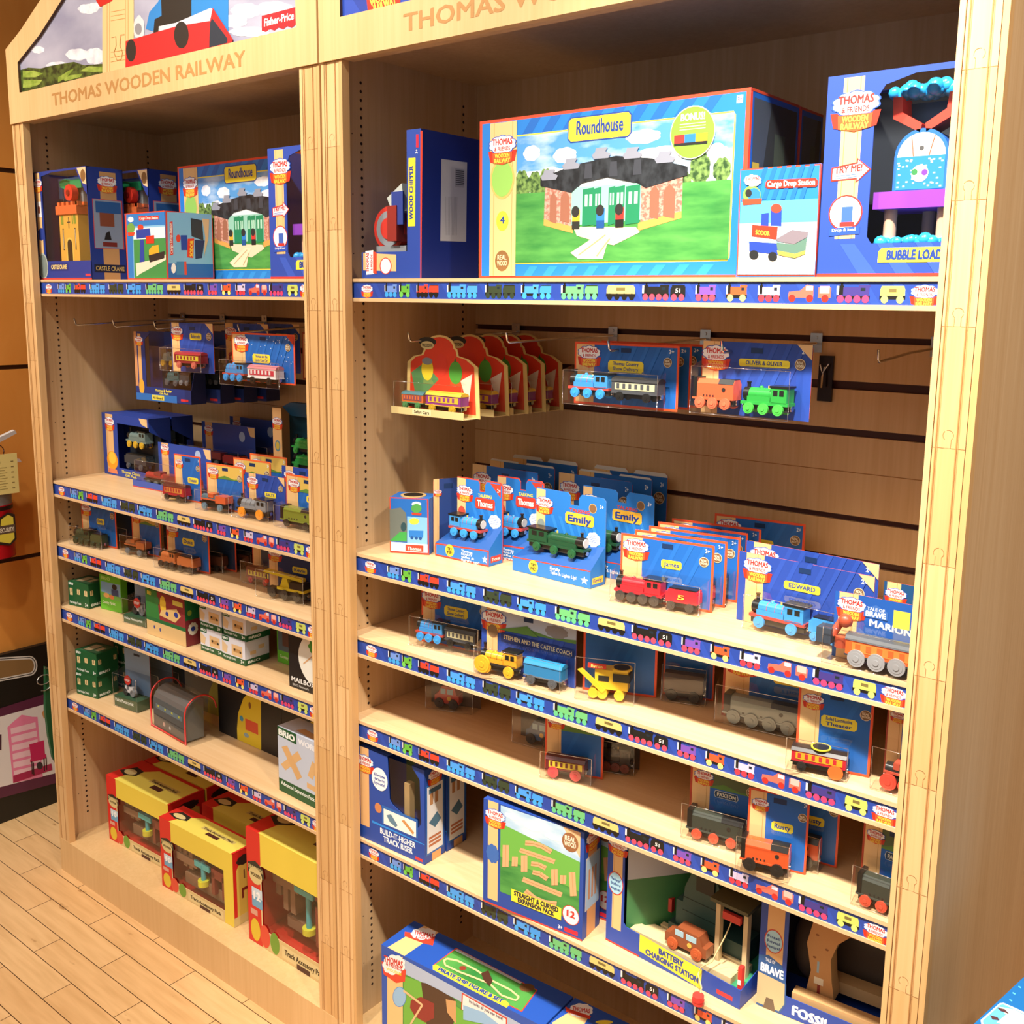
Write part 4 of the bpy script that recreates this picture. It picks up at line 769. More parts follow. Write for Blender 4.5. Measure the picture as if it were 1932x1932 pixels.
# ================= right bookcase, second shelf =================
Z2=ZT[1]
F=FZ(Z2,'E',(290,1455),'E',(512,1470),'E',(285,1140)); F.d=.06
a=F.art('E'); a.P([(290,1455),(512,1470),(508,1145),(285,1137)],'#d4402c'); a.P([(297,1447),(505,1460),(500,1155),(292,1147)],'#2468b8'); a.P([(285,1210),(350,1200),(380,1230),(388,1290),(386,1395),(290,1390)],'#6a7068'); a.P([(345,1340),(385,1340),(385,1392),(290,1388)],'#3fa04a'); a.E(367,1310,16,26,'#2c4a50')
a.P([(388,1250),(502,1258),(502,1410),(388,1405)],'#7fb8dc'); a.P([(296,1395),(503,1410),(503,1458),(297,1446)],'#f0ece4'); a.E(427,1278,28,19,'#f0dc46'); a.P([(397,1330),(480,1332),(478,1372),(400,1370)],'#2c78c8'); a.E(415,1372,9,9,'#1f4e90'); a.E(440,1374,9,9,'#1f4e90'); a.E(463,1376,9,9,'#1f4e90')
a.P([(378,1410),(480,1416),(480,1452),(378,1446)],'#d4402c'); a.T('Thomas',(390,1440),(468,1445),0,'#f0ece4',up=(0,-18)); a.CL(440,1180,28,14,'#f4f1ee'); a.E(440,1205,30,26,'#4f9a4c'); a.P([(412,1228),(470,1232),(466,1245),(416,1242)],'#d4402c')
t=carton('window_box','small red-edged window box with a round black lid ring at the left end',F,'#2468b8',[('front',a)])
m=MB(); m.cyl((F.w*.5,F.d*.45),.026,'z',F.h,F.h+.002,'#c9a46a',n=24); m.cyl((F.w*.5,F.d*.45),.02,'z',F.h+.002,F.h+.0025,'#1c1a18',n=24); m.build('lid_ring',t)
F=Fr((.168,.128,Z2),R_(66),.062,.150); t=pack('blister_pack','dark blue card turned sideways beside the small red-edged window box',F,card_art(.062,.15,b=None,bg='#243f7c',strip=(.0,.2),rw=False,age=None),[],None)
def talker(x,y,yaw,label,nm,c,wh,border,w,hc,eL,second=False,tx='Thomas|REALLY|talks &|lights up!'):
    t=thing('boxed_toy_display',label,'toy pack',(x,y,Z2),R_(yaw)); bd=.042; B='#2574c4'
    m=MB(); h0,h1=.026,.050
    vs=[(0,0,0),(w,0,0),(w,bd,0),(0,bd,0),(0,0,h0),(w,0,h0+.006),(w,bd,h1+.02),(0,bd,h1-.01)]
    m.add(vs,[(0,1,5,4),(1,2,6,5),(0,4,7,3),(2,3,7,6),(0,3,2,1)],B); m.add(vs,[(4,5,6,7)],'#1a4f96')
    a=Art(); 
    if border: a.P([(0,0),(w,0),(w,h0+.006),(0,h0)],border); a.P([(.003,.003),(w-.003,.003),(w-.003,h0+.003),(.003,h0-.003)],B)
    else: a.LN([(0,h0),(w,h0+.006)],.002,'#d4402c')
    a.E(w*.28,h0*.62,.0115,.0125,'#f0d63c'); a.T('TRY',(w*.28-.006,h0*.62),(w*.28+.006,h0*.62),0,'#3a3020',up=(0,.006),bold=.02); a.T('ME!',(w*.28-.006,h0*.62-.007),(w*.28+.006,h0*.62-.007),0,'#3a3020',up=(0,.006),bold=.02)
    ls=tx.split('|')
    for i,s in enumerate(ls): q=.0062 if len(ls)>2 else .008; a.T(s,(w*.5,h0-.006-q*(i+.2)*.95),(w*.5+min(w*.33,.0047*len(s)),h0-.006-q*(i+.2)*.95),0,'#eef2f8',up=(0,q*.72))
    a.P([(w*.9,.006),(w*.93,.010),(w*.96,.006),(w*.95,.012),(w*.98,.015),(w*.94,.016),(w*.93,.021),(w*.92,.016),(w*.88,.015),(w*.91,.012)],'#eef2f8')
    m.stamp(a,'front'); b=Art(); b.R(.006,.006,bd-.004,.018,'#f0c63c' if not border else '#d4402c'); b.T(nm,(.009,.009),(bd-.008,.009),0,'#23408f' if not border else '#f4efe6',up=(0,.006)); m.stamp(b,'right',d=w); m.build('base',t)
    cw=w-.022; x0=.022
    m=MB(); pts=[(x0,.0),(w,.0),(w,hc-.006),(w-.006,hc),(x0+cw*.66,hc),(x0+cw*.62,hc-.008),(x0+cw*.62,hc-.022),(x0+cw*.5,hc-.022),(x0+cw*.5,hc-.006),(x0+cw*.46,hc),(x0,hc)]
    m.prism(pts,'y',bd,bd+.0015,'#cfd2d8',border or '#2a62a8'); a=Art(); a.P(pts,border or B)
    if border: a.P([((p-w/2-x0/2)*.965+w/2+x0/2,(z-hc/2)*.972+hc/2) for p,z in pts],B)
    for i in range(7):
        xx=x0+.035+i*.019
        if xx+.02<w-.003: a.P([(xx,hc*.7),(xx+.008,hc*.7),(xx+.03 if xx+.03<w else w-.004,h1+.01),(min(xx+.022,w-.012),h1+.01)],'#2f80cc')
    a.R(x0,h1,x0+.022,hc-.002,'#e9bd82'); a.logo(x0+.020,hc-.028,.04); a.E(x0+.012,hc*.55,.0095,.0125,'#7f8c88' if not border else '#c84a38')
    ty=hc*.66; a.P([(w*.5,ty),(w*.52,ty-.004),(w*.84,ty-.004),(w*.86,ty),(w*.86,ty+.014),(w*.84,ty+.018),(w*.52,ty+.018),(w*.5,ty+.014)],'#d4402c' if border else '#f2b83a')
    a.T(nm,(w*.54,ty+.001),(w*.82,ty+.001),0,'#f4efe6' if border else '#23408f',up=(0,.012),bold=.02); a.T('TALKING',(w*.55,ty+.0195),(w*.80,ty+.0195),0,'#f0d63c' if border else '#d4402c',up=(0,.006),bold=.02)
    a.CL(w*.86,hc*.5,.016,.014,'#eef0f4',7); a.P([(w*.83,hc*.43),(w*.88,hc*.43),(w*.82,hc*.37)],'#eef0f4'); 
    for i in range(4): a.LN([(w*.86-.010,hc*.5+.006-i*.0035),(w*.86+.010,hc*.5+.006-i*.0035)],.0009,'#6a88c0')
    if border: a.P([(w-.032,hc-.004),(w-.005,hc-.004),(w-.005,hc-.03)],'#c9402c')
    else: a.E(w-.03,hc-.022,.009,.009,'#c9a46a'); a.E(w-.03,hc-.022,.0078,.0078,'#7d5a3a')
    a.T('2+' if border else '3+',(w-.014,hc-.02),(w-.006,hc-.02),0,'#eef2f8',up=(0,.007)); m.stamp(a,'front',d=bd); m.build('card',t)
    if not second or True:
        toy(t,'s',x0+.006+eL,-eL,.046,.044,c,wh=wh,trim='#b8453a' if c[1]=='3' else c,n=3,dy=.02,wd=.024)
    return t
talker(.190,.110,1,'blue and red cut-out display of a blue engine, front one of two','Thomas','#3f8fd0','#3a98e0','#d4402c',.139,.158,.082)
talker(.240,.176,1,'second blue and red engine display tucked behind the front one','Thomas','#3f8fd0','#3a98e0','#d4402c',.139,.158,.082)
talker(.378,.125,-3,'wide blue display box with dark green engine and tender, yellow title','Emily','#1f4a30','#245a36',None,.187,.158,.135,tx='Emily|Talks & Lights Up!')
talker(.430,.205,-3,'blue display box of the dark green engine standing behind the front green one','Emily','#1f4a30','#245a36',None,.187,.158,.1,tx='Emily|Talks & Lights Up!')
CK=dict(b=None,bg='#1c62ae',strip=(.0,.22),tp=(.45,.48,.26,.1))
for i,(x,y,l) in enumerate([(.155,.262,'blue card at the left rear of the middle shelf behind the small window box'),(.150,.325,'blue card second row at the left rear corner'),(.165,.385,'rearmost blue card at the left rear corner'),
      (.355,.30,'blue card standing behind between the two display boxes'),(.372,.345,'blue card one row behind, above the two display boxes'),(.38,.39,'rearmost blue card above the two display boxes')]):
    pack('blister_pack',l,Fr((x,y,Z2),0,.175,.165+.004*(i%3)),card_art(.175,.165,tab='PERCY' if i>2 else None,**CK),[],(.1,.95,.02,.4,.03) if i in(0,3) else None,'blue cards at the rear of the middle shelf')
JT=[dict(k='s',u=.02,L=.52,H=.046,c='#d42832',wh='#3a3634',n=4),dict(k='t',u=.58,L=.33,H=.038,c='#d42832',wh='#3a3634',n=2,num='5')]
for i,(dx,dy,l) in enumerate([(0,0,'front blue card of the red engine and tender, row by the middle'),(.003,.040,'second card in the row of red engine cards'),(.006,.082,'third card in the row of red engine cards'),(.0,.122,'fourth card in the row of red engine cards'),(.004,.165,'fifth card in the row of red engine cards'),(.06,.225,'rearmost card in the row of red engine cards, set further right')]):
    G=Fr((.631+dx,.110+dy,Z2),R_(7),.170,.114 if i<5 else .122)
    pack('blister_pack',l,G,card_art(G.w,G.h,tab='James',tp=(.45,.56,.22,.13),strip=(.02,.24)),JT if i<2 else [],(-.03,.97,.0,.5,.036) if i<4 else None,'red engine cards on the middle shelf')
ET=[dict(k='s',u=.17,L=.42,H=.048,h=.006,c='#3f95d8',wh='#3a98e0',trim='#b8453a',n=2),dict(k='t',u=.62,L=.24,H=.038,h=.006,c='#3f95d8',wh='#3a98e0',n=2,num='2')]
F=Fr((.846,.128,Z2),R_(-3),.225,.114)
pack('blister_pack','royal blue card of the light blue engine and tender with yellow title, in front',F,card_art(F.w,F.h,b=None,bg=ROY,tab='EDWARD',tp=(.36,.60,.27,.115),corner='#e9c08a',strip=(.06,.2)),ET,(.12,.98,.0,.55,.036))
G=off(F,-.01,.045,.0); G.h=.122; pack('blister_pack','royal blue card right behind the light blue engine card',G,card_art(G.w,G.h,b=None,bg=ROY,tab='EDWARD',tp=(.36,.64,.27,.115),corner='#e9c08a',strip=(.06,.2)),[],None)
F=FZ(Z2,'I',(865,545),'I',(1290,700),'I',(862,185)); F=Fr((F.o[0],.062,Z2),0,1.188-F.o[0],F.h)
ma=card_art(F.w,F.h,b=None,bg='#1f56a8',strip=(.04,.22),rw=False,notch=False); ma.T('MARION',(F.w*.34,F.h*.575),(F.w*.72,F.h*.53),0,'#f0e8dc',up=(0,F.h*.1),bold=.02); ma.P([(F.w*.28,F.h*.7),(F.w*.50,F.h*.7),(F.w*.50,F.h*.82),(F.w*.39,F.h*.9),(F.w*.28,F.h*.82)],'#3a68b0'); ma.T('TALE OF',(F.w*.31,F.h*.81),(F.w*.47,F.h*.81),0,'#e8eef8',up=(0,F.h*.045)); ma.T('BRAVE',(F.w*.30,F.h*.72),(F.w*.48,F.h*.72),0,'#e8eef8',up=(0,F.h*.075),bold=.03); ma.P([(F.w*.55,F.h*.62),(F.w*.7,F.h*.62),(F.w*.7,F.h*.88),(F.w*.55,F.h*.88)],'#e6d24a')
t=pack('blister_pack','card beside the right post with orange crane engine on chrome-like wheels',F,ma,[],(-.02,.99,.0,.62,.041))
q=toy(t,'c',.032,F.w-.036,.004,.046,'#e0622a',wh='#9a9a9c',trim='#3a3d42',n=4,dy=-.021,wd=.026,r=.0125,roof='#4a4d52',win='#e8843a')
m=MB(); m.box(-.012,.010,-.034,-.010,.028,.05,'#39414c'); m.tube([(.008,-.022,.04),(.02,-.022,.062),(.034,-.022,.062)],.006,col('#a8472c',.4)); m.ball((.026,-.024,.064),.010,col('#a8472c',.4)); m.cyl((.022,-.022),.010,'z',.024,.04,'#a8472c'); m.build('crane_bucket',t)
G=off(F,.036,.1); G.w=.115; pack('blister_pack','dark teal card showing a corner behind the orange crane engine card',G,card_art(G.w,G.h,b=None,bg='#1a4a78',strip=(.04,.22),rw=False),[],None)
# ================= right bookcase, third shelf =================
Z3=ZT[2]; GH=.127
F=FZ(Z3,'H',(470,480),'H',(800,552),'H',(470,190)); F.h=.116; F.w=.165
pack('blister_pack','blue engine and dark coach card at the left end of the third shelf',F,card_art(F.w,F.h,**KW),SHOWT,(-.06,.98,.0,.58,.034))
F=FZ(Z3,'H',(810,625),'H',(1380,760),'H',(805,290)); F.h=.122; F.w=.203
sa=card_art(F.w,F.h,b=None,bg=ROY,strip=(.06,.18),notch=True,pic='#b9c4d4',rw=False); w,h=F.w,F.h; sa.P([(w*.18,h*.66),(w*.5,h*.8),(w*.62,h*.66)],'#5d8a3c'); sa.CL(w*.8,h*.8,w*.12,h*.1,'#8f8a88'); sa.E(w*.13,h*.62,.011,.012,'#8a6a48')
sa.P([(w*.22,h*.50),(w*.98,h*.46),(w*.98,h*.58),(w*.22,h*.62)],'#1f2f6c'); sa.T('STEPHEN AND THE CASTLE COACH',(w*.25,h*.53),(w*.96,h*.49),0,'#e8cf9a',up=(0,h*.065),bold=.01)
t=pack('blister_pack','royal blue card of the yellow engine and blue covered wagon',F,sa,[],(.03,.97,.0,.5,.04))
o=toy(t,'s',F.w*.07,F.w*.42,.004,.05,'#e8a42c',wh='#f0b42e',trim='#2a2826',n=2,dy=-.02,wd=.022,r=.0105); 
q=bpy.data.objects.new('wheel',wheel(.0165,'#f0b42e')); COL.objects.link(q); q.location=(F.w*.12,-.034,.0205); q.parent=o
toy(t,'c',F.w*.56,F.w*.38,.004,.045,'#2f7fb4',wh='#55585c',trim='#6a6e72',n=2,dy=-.02,roof='#2a86bc')
F=FZ(Z3,'H',(1385,755),'H',(1805,805),'H',(1385,430)); F.h=.12
t=pack('blister_pack','blue card with yellow bulldozer toy and red name band',F,card_art(F.w,F.h,tab=None,strip=None,logo=False,rw=False,notch=False),[],(-.05,.8,.0,.7,.05))
m=MB(); Yl=col('#e6bf30',.3); m.box(.03,.088,-.038,-.012,.02,.055,Yl); m.box(.062,.092,-.040,-.010,.036,.05,'#22211c'); m.cyl((.075,-.025),.018,'z',.055,.058,Yl,n=24); m.cyl((.075,-.025),.0145,'z',.058,.0585,'#1c1a18',n=24); m.prism([(.0,.052),(.008,.055),(.05,.02),(.044,.014)],'y',-.043,-.039,Yl); m.box(.018,.05,-.043,-.04,.058,.066,'#d23a2c')
for x in (.028,.044,.074): m.cyl((x,.012),.009,'y',-.042,-.008,'#e0b52c',n=16)
m.box(.036,.055,-.0385,-.038,.034,.044,'#2a2824'); m.build('toy_bulldozer',t)
m=MB(); a=Art(); a.T('Byron',(.024,.0595),(.044,.0595),0,'#f0dc7a',up=(0,.005),bold=.01); m.stamp(a,'front',d=-.043); m.build('name_print',t)
F=FZ(Z3,'I',(-60,770),'I',(195,808),'I',(195,500)); F.h=.12; F.w=.09; F.o=_v(hit('I',195,808,(0,0,Z3),(0,0,1)),(F.c*.09,F.s_*.09,0),-1)
pack('blister_pack','card with dark brown toy in shade behind the yellow bulldozer card',F,card_art(F.w,F.h,strip=None),[dict(k='c',u=.1,L=.75,H=.05,c='#4a3428',n=2)],(.02,.95,.0,.6,.035))
F=FZ(Z3,'I',(240,885),'I',(645,975),'I',(240,600)); F.h=.124; F.w=.19
t=pack('blister_pack','card of the long grey diesel engine with grey wheels',F,card_art(F.w,F.h,tab='Thomas',tp=(.45,.6,.4,.12),strip=(.02,.24),b='#b03a26'),[],(-.02,.99,.0,.58,.035))
toy(t,'d',F.w*.07,F.w*.66,.004,.046,'#7f8884',wh='#7d8683',trim='#8f9896',n=4,r=.0115); toy(t,'d',F.w*.77,F.w*.2,.004,.046,'#7f8884',wh='#7d8683',n=2,r=.0105)
F=FZ(Z3,'I',(650,1150),'I',(1040,1195),'I',(655,720)); F.h=.127; F.rz=R_(12); F.w=.108; F=Fr(F.o,F.rz,F.w,F.h)
t=pack('blister_pack','card of the red coach with round yellow ring on its roof',F,card_art(F.w,F.h,tab='Ruled Locomotive|Theater',tp=(.32,.52,.48,.14),strip=(.0,.3)),[],(-.1,.78,.0,.46,.034))
toy(t,'c',.0,.078,.004,.036,'#c22a34',wh='#2a2826',trim='#1f1e1c',n=2,roof='#2a2220',win='#f0a42a'); m=MB(); m.cyl((.04,-.018),.0145,'z',.0395,.041,'#d8cf3a',n=24); m.cyl((.04,-.018),.012,'z',.041,.0413,'#1c1a18',n=24); m.build('roof_ring',t); m=MB(); m.cyl((.065,.0125),.011,'y',-.0355,-.035,'#e8662a',n=20); m.build('round_sticker',t)
F=FZ(Z3,'I',(1095,1240),'I',(1240,1275),'I',(1090,840)); F=Fr((F.o[0]+.012,F.o[1],Z3),0,1.178-F.o[0],.127)
t=pack('blister_pack','card with dusty pink truck half hidden by the right post on the third shelf',F,card_art(F.w,F.h,tab='NEVILLE',tp=(.45,.5,.4,.12),strip=(.0,.3),b='#a8402c'),[dict(k='w',u=.12,L=.6,H=.044,c='#2a2826',trim='#b8503c',wh='#d84a3a',n=2,r=.012)],(-.12,.98,.0,.55,.036))
# ================= right bookcase, fourth shelf =================
Z4=ZT[3]
F=FZ(Z4,'H',(470,850),'H',(780,895),'H',(470,560)); F.w=.115; F.h=.11; F=off(F,.0,.03)
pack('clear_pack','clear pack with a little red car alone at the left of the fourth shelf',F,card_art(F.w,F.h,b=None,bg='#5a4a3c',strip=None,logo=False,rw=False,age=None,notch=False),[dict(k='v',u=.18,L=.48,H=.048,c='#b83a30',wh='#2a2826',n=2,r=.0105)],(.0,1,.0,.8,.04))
F=FZ(Z4,'H',(1035,1015),'H',(1200,1060),'H',(1035,800)); F.w=.1; F.h=.11
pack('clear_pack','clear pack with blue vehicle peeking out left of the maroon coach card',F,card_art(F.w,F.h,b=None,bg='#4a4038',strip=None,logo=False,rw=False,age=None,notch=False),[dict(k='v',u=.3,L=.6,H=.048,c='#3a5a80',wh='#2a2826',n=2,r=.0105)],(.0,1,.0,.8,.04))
F=FZ(Z4,'H',(1170,1215),'H',(1500,1270),'H',(1165,920)); F.h=.122
pack('blister_pack','card of the maroon and yellow coach with red wheels, middle of fourth shelf',F,card_art(F.w,F.h,tab=None,strip=(.0,.28),pic='#6a8a4a',notch=False,rw=False),[dict(k='c',u=.1,L=.66,H=.042,c='#6a2226',roof='#5a1c1e',win='#d8c23a',wh='#b83c44',n=2,r=.0105,trim='#3a2420')],(-.02,.92,.0,.48,.034))
F=FZ(Z4,'H',(1505,1180),'H',(1710,1215),'H',(1505,930)); F.h=.11
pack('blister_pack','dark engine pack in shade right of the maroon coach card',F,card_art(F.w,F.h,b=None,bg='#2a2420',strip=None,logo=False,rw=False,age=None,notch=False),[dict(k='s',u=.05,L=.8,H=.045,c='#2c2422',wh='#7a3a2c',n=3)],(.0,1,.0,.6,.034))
def paxt(F,l):
    a=card_art(F.w,F.h,tab=None,strip=(.0,.3),pic='#5a6a44',b='#b84028'); w,h=F.w,F.h; a.P([(w*.38,h*.56),(w*.7,h*.56),(w*.72,h*.6),(w*.7,h*.66),(w*.38,h*.66),(w*.36,h*.61)],'#d8dcd0'); a.P([(w*.385,h*.567),(w*.695,h*.567),(w*.71,h*.6),(w*.695,h*.653),(w*.385,h*.653),(w*.37,h*.61)],'#1f3f60'); a.T('PAXTON',(w*.41,h*.585),(w*.68,h*.585),0,'#e8e2c8',up=(0,h*.05),bold=.02)
    pack('blister_pack',l,F,a,[dict(k='d',u=.07,L=.8,H=.046,c='#3a3f36',wh='#d8543c',trim='#4a4f46',n=3,r=.0085)],(-.04,.97,.0,.55,.034),'dark green diesel cards on the fourth shelf')
F=FZ(Z4,'I',(55,1520),'I',(345,1600),'I',(50,1195)); F.w=.115; F.h=.122; paxt(F,'card of the dark green diesel with red wheels, left of the orange diesel card')
F=FZ(Z4,'I',(375,1700),'I',(710,1780),'I',(370,1290)); F.h=.124
RT=[dict(k='d',u=-.02,L=.78,H=.048,c='#e0582a',wh='#23211f',n=2,r=.010)]
pack('blister_pack','card of the bright orange diesel, standing in front on the fourth shelf',F,card_art(F.w,F.h,tab='Rusty',tp=(.4,.5,.36,.12),strip=(.0,.3)),RT,(-.12,.82,.0,.52,.038))
G=Fr(_v(hit('I',885,1745,(0,0,Z4),(0,0,1)),(.095,.012,0),-1),R_(8),.095,.122); pack('blister_pack','card of another orange diesel just behind the front orange diesel card',G,card_art(G.w,G.h,tab='Rusty',tp=(.4,.5,.36,.12),strip=(.0,.3)),RT,(-.02,.82,.0,.52,.034))
F=FZ(Z4,'M',(800,1040),'M',(1020,1100),'M',(800,570)); F=Fr(F.o,0,1.19-F.o[0],.124); paxt(F,'card of the dark green diesel cut off by the right post')
# ================= right bookcase, fifth shelf =================
Z5=ZT[4]
F=FZ(Z5,'H',(118,1590),'H',(487,1757),'H',(110,1075)); F.d=.062; w,h=F.w,F.h
def riser(F,label,inside):
    w,h=F.w,F.h; t=thing('window_box',label,'box',F.o,F.rz,'track riser boxes on the fifth shelf'); B='#23479c'; m=MB()
    m.prism([(0,0),(w,0),(w,h),(w*.82,h),(w*.82,h-.004),(w*.93,h*.88),(w*.95,h*.42),(w*.90,h*.36),(w*.52,h*.5),(w*.48,h*.54),(w*.45,h),(0,h)],'y',0,.0012,B)
    m.box(0,.0012,.0012,F.d,0,h,B); m.box(w-.0012,w,.0012,F.d,0,h,B); m.box(0,w,F.d-.0012,F.d,0,h,B); m.box(0,w,.0012,F.d,0,.0012,B); m.box(0,w*.45,.0,F.d,h-.0012,h,B); m.box(w*.82,w,0,F.d,h-.0012,h,B); m.box(w*.45,w*.93,F.d-.006,F.d-.004,h*.36,h-.004,'#5a6a40')
    a=Art(); a.R(w*.02,h*.14,w*.16,h,'#e0b078'); a.logo(w*.10,h*.85,.048); a.E(w*.33,h*.72,.023,.025,'#f0f0f2',24)
    for i,s in enumerate(['Elevate','track','layouts!']): a.T(s,(w*.25,h*.745-i*.009),(w*.41,h*.745-i*.009),0,'#2a4a9c',up=(0,.006))
    a.R(w*.36,h*.25,w*.90,h*.45,'#2a66b0'); a.R(w*.385,h*.255,w*.875,h*.42,'#f0ece4'); a.P([(w*.43,h*.36),(w*.50,h*.39),(w*.6,h*.30),(w*.57,h*.27),(w*.48,h*.3)],'#5f8296'); a.P([(w*.66,h*.37),(w*.7,h*.39),(w*.85,h*.3),(w*.83,h*.27)],'#c98f54'); a.E(w*.3,h*.40,.010,.011,'#c98050')
    a.P([(w*.2,h*.21),(w,h*.21),(w,h*.22),(w*.2,h*.235)],'#2a8ae0'); a.T('BUILD-IT-HIGHER',(w*.33,h*.135),(w*.86,h*.135),0,'#eef0f4',up=(0,.012),bold=.02); a.T('TRACK RISER',(w*.38,h*.06),(w*.82,h*.06),0,'#eef0f4',up=(0,.012),bold=.02); a.R(w*.86,h*.02,w*.97,h*.05,'#d8343a'); m.stamp(a,'front')
    b=Art(); d=F.d; b.R(d*.35,0,d*.8,h*.98,'#d8a468'); b.R(d*.06,h*.08,d*.94,h*.82,'#2a66b0'); b.R(d*.12,h*.1,d*.88,h*.8,'#e4e2de'); b.logo(d*.5,h*.9,.04); b.R(d*.25,h*.6,d*.4,h*.74,'#b8865a'); b.R(d*.5,h*.6,d*.65,h*.74,'#b8865a'); b.R(d*.2,h*.72,d*.8,h*.77,'#4a6a80'); b.P([(d*.2,h*.42),(d*.6,h*.5),(d*.8,h*.4),(d*.5,h*.34)],'#4f7288')
    for i in range(3): b.R(d*.2,h*(.16+.04*i),d*.8,h*(.185+.04*i),'#b8704a')
    m.stamp(b,'right',d=w); m.build('carton',t)
    q=MB(); q.box(w*.6,w*.68,.02,.035,.004,h*.72,'#b89868'); q.build('wooden_pillar',t)
    MB().add([(w*.45,.002,h*.36),(w*.95,.002,h*.36),(w*.95,.002,h-.003),(w*.45,.002,h-.003)],[(0,1,2,3)],M_CLR).build('window_film',t)
    return t
riser(F,'blue window box with white circle and track picture at the left of fifth shelf',1)
riser(off(F,.0,.066),'blue box directly behind the front track riser box, only its edge visible',0)
F=FZ(Z5,'K',(1493,1088),'L',(537,1365),'K',(1462,385)); F.d=.062; w,h=F.w,F.h
def pieces(a,mp,c='#dba46e'):
    for q in mp: a.P(q,c)
def expn(F,label,F0=F):
    t=thing('toy_box',label,'box',F.o,F.rz,'green picture track boxes on the fifth shelf'); w,h,d=F.w,F.h,F.d; m=MB(); m.box(0,w,0,d,0,h,'#23479c')
    a=Art(); a.R(w*.18,h*.16,w*.965,h*.99,PM['grass']); a.P([(w*.18,h*.82),(w*.965,h*.72),(w*.965,h*.99),(w*.18,h*.99)],PM['sky2']); a.P([(w*.18,h*.5),(w*.965,h*.45),(w*.965,h*.72),(w*.18,h*.82)],'#6cae48')
    for x,y in ((.3,.92),(.5,.88),(.7,.86)): a.CL(w*x,h*y,.018,.006,'#e6eaf0',6)
    a.R(w*.05,h*.05,w*.155,h,'#e9bd82'); a.logo(w*.125,h*.87,.044); a.CL(w*.10,h*.5,.015,.02,'#3a68b0'); a.P([(w*.80,h*.99),(w*.965,h*.99),(w*.965,h*.76)],'#e6b88a'); a.E(w*.87,h*.87,.017,.018,'#94603c',24); a.T('REAL',(w*.82,h*.88),(w*.92,h*.88),0,'#f0dcc0',up=(0,.009),bold=.02); a.T('WOOD',(w*.815,h*.83),(w*.925,h*.83),0,'#f0dcc0',up=(0,.009),bold=.02)
    c='#dca878'; q=F0.art('L')
    for pts,wd in [([(150,690),(210,695),(270,715),(330,752)],34),([(112,738),(352,820)],32),([(18,705),(14,855)],44),([(80,785),(77,850)],40),([(143,775),(143,888)],44),([(190,832),(240,838),(292,864)],32),([(200,890),(250,902),(302,938)],32),([(350,872),(352,980)],44),([(410,912),(408,972)],42),([(470,892),(480,1055)],44),([(132,938),(400,1048)],34),([(150,1018),(210,1068),(280,1098),(365,1108)],34)]:
        n0=len(q.it); q.LN(pts,wd,c); 
        q.LN(pts,2.5,'#b9824f')
    for vs,fs,mm,L in q.it: a._add(vs,fs,mm)
    a.R(w*.30,h*.12,w*.80,h*.235,'#f0dc3a'); a.T('STRAIGHT & CURVED',(w*.33,h*.185),(w*.77,h*.185),0,'#2a2a3a',up=(0,.009),bold=.03); a.T('EXPANSION PACK',(w*.37,h*.133),(w*.73,h*.133),0,'#2a2a3a',up=(0,.009),bold=.03)
    a.E(w*.89,h*.20,.018,.019,'#d23a32',24); a.E(w*.89,h*.20,.0165,.0175,'#f0ecec',24); a.T('12',(w*.855,h*.185),(w*.925,h*.185),0,'#d23a32',up=(0,.012),bold=.03); a.R(w*.83,h*.03,w*.96,h*.07,'#d8243a'); a.T('3+',(w*.77,h*.035),(w*.81,h*.035),0,'#eef',up=(0,.007)); a.R(0,0,w,.003,'#d23a32'); m.stamp(a,'front')
    b=Art(); b.R(d*.25,.0,d*.75,h,'#d89a62'); b.logo(d*.5,h*.9,.048); b.R(d*.12,h*.25,d*.92,h*.74,'#c8c4c4'); b.R(d*.16,h*.26,d*.88,h*.72,'#a9c4da'); 
    for i in range(3): b.R(d*(.28+.18*i),h*.34,d*(.38+.18*i),h*.62,'#c9906a')
    m.stamp(b,'right',d=w); e=Art(); e.R(w*.4,d*.2,w*.75,d*.7,'#6a7a3a'); m.stamp(e,'top',d=h); m.build('carton',t)
expn(F,'green picture box of straight and curved track pieces on the fifth shelf'); G=off(F,.02,.080); G.h=.2
expn(G,'second track piece box standing behind, mostly hidden by the green picture box')
# open battery station box
F=FZ(Z5,'L',(699,1352),'L',(1652,1852),'L',(692,700)); F.d=.115; F.w=.272; F.h=.196; w,h,d=F.w,F.h,F.d
t=thing('window_box','large open-front blue box with green engine station, yellow title and hanging red knob','box',F.o,F.rz); B='#2448a4'; m=MB()
m.prism([(0,0),(w,0),(w,.034),(w*.16,.044),(w*.14,.05),(w*.135,h),(0,h)],'y',0,.0012,B); m.box(0,.0012,.0012,d,0,h,B); m.box(0,w,d-.0012,d,0,h,'#3a3c34'); m.box(0,w,.0012,d,0,.0012,B); m.prism([(.0012,0),(d,0),(d,.05),(.0012,.032)],'x',w-.0012,w,B); m.prism([(w*.145,.006),(w*.42,d-.006),(w*.42,d-.004),(w*.14,.009)],'z',.03,h*.66,'#3f7a48'); m.prism([(w*.145,.006),(w*.42,d-.006),(w*.42,d-.004),(w*.14,.009)],'z',h*.66,h,'#b4bac4')
a=Art(); a.R(w*.045,.03,w*.12,h,'#e9bd82'); a.LN([(w*.055,.03),(w*.055,h)],.0009,'#c8924f'); a.E(w*.07,h*.60,.0165,.022,'#c9402c',24); a.E(w*.07,h*.60,.0148,.020,'#a9d4e6',24)
for i,s in enumerate(['"Recharge"','Stafford','engine!']): a.T(s,(w*.032,h*.625-i*.0085),(w*.108,h*.625-i*.0085),0,'#2a4a8c',up=(0,.005))
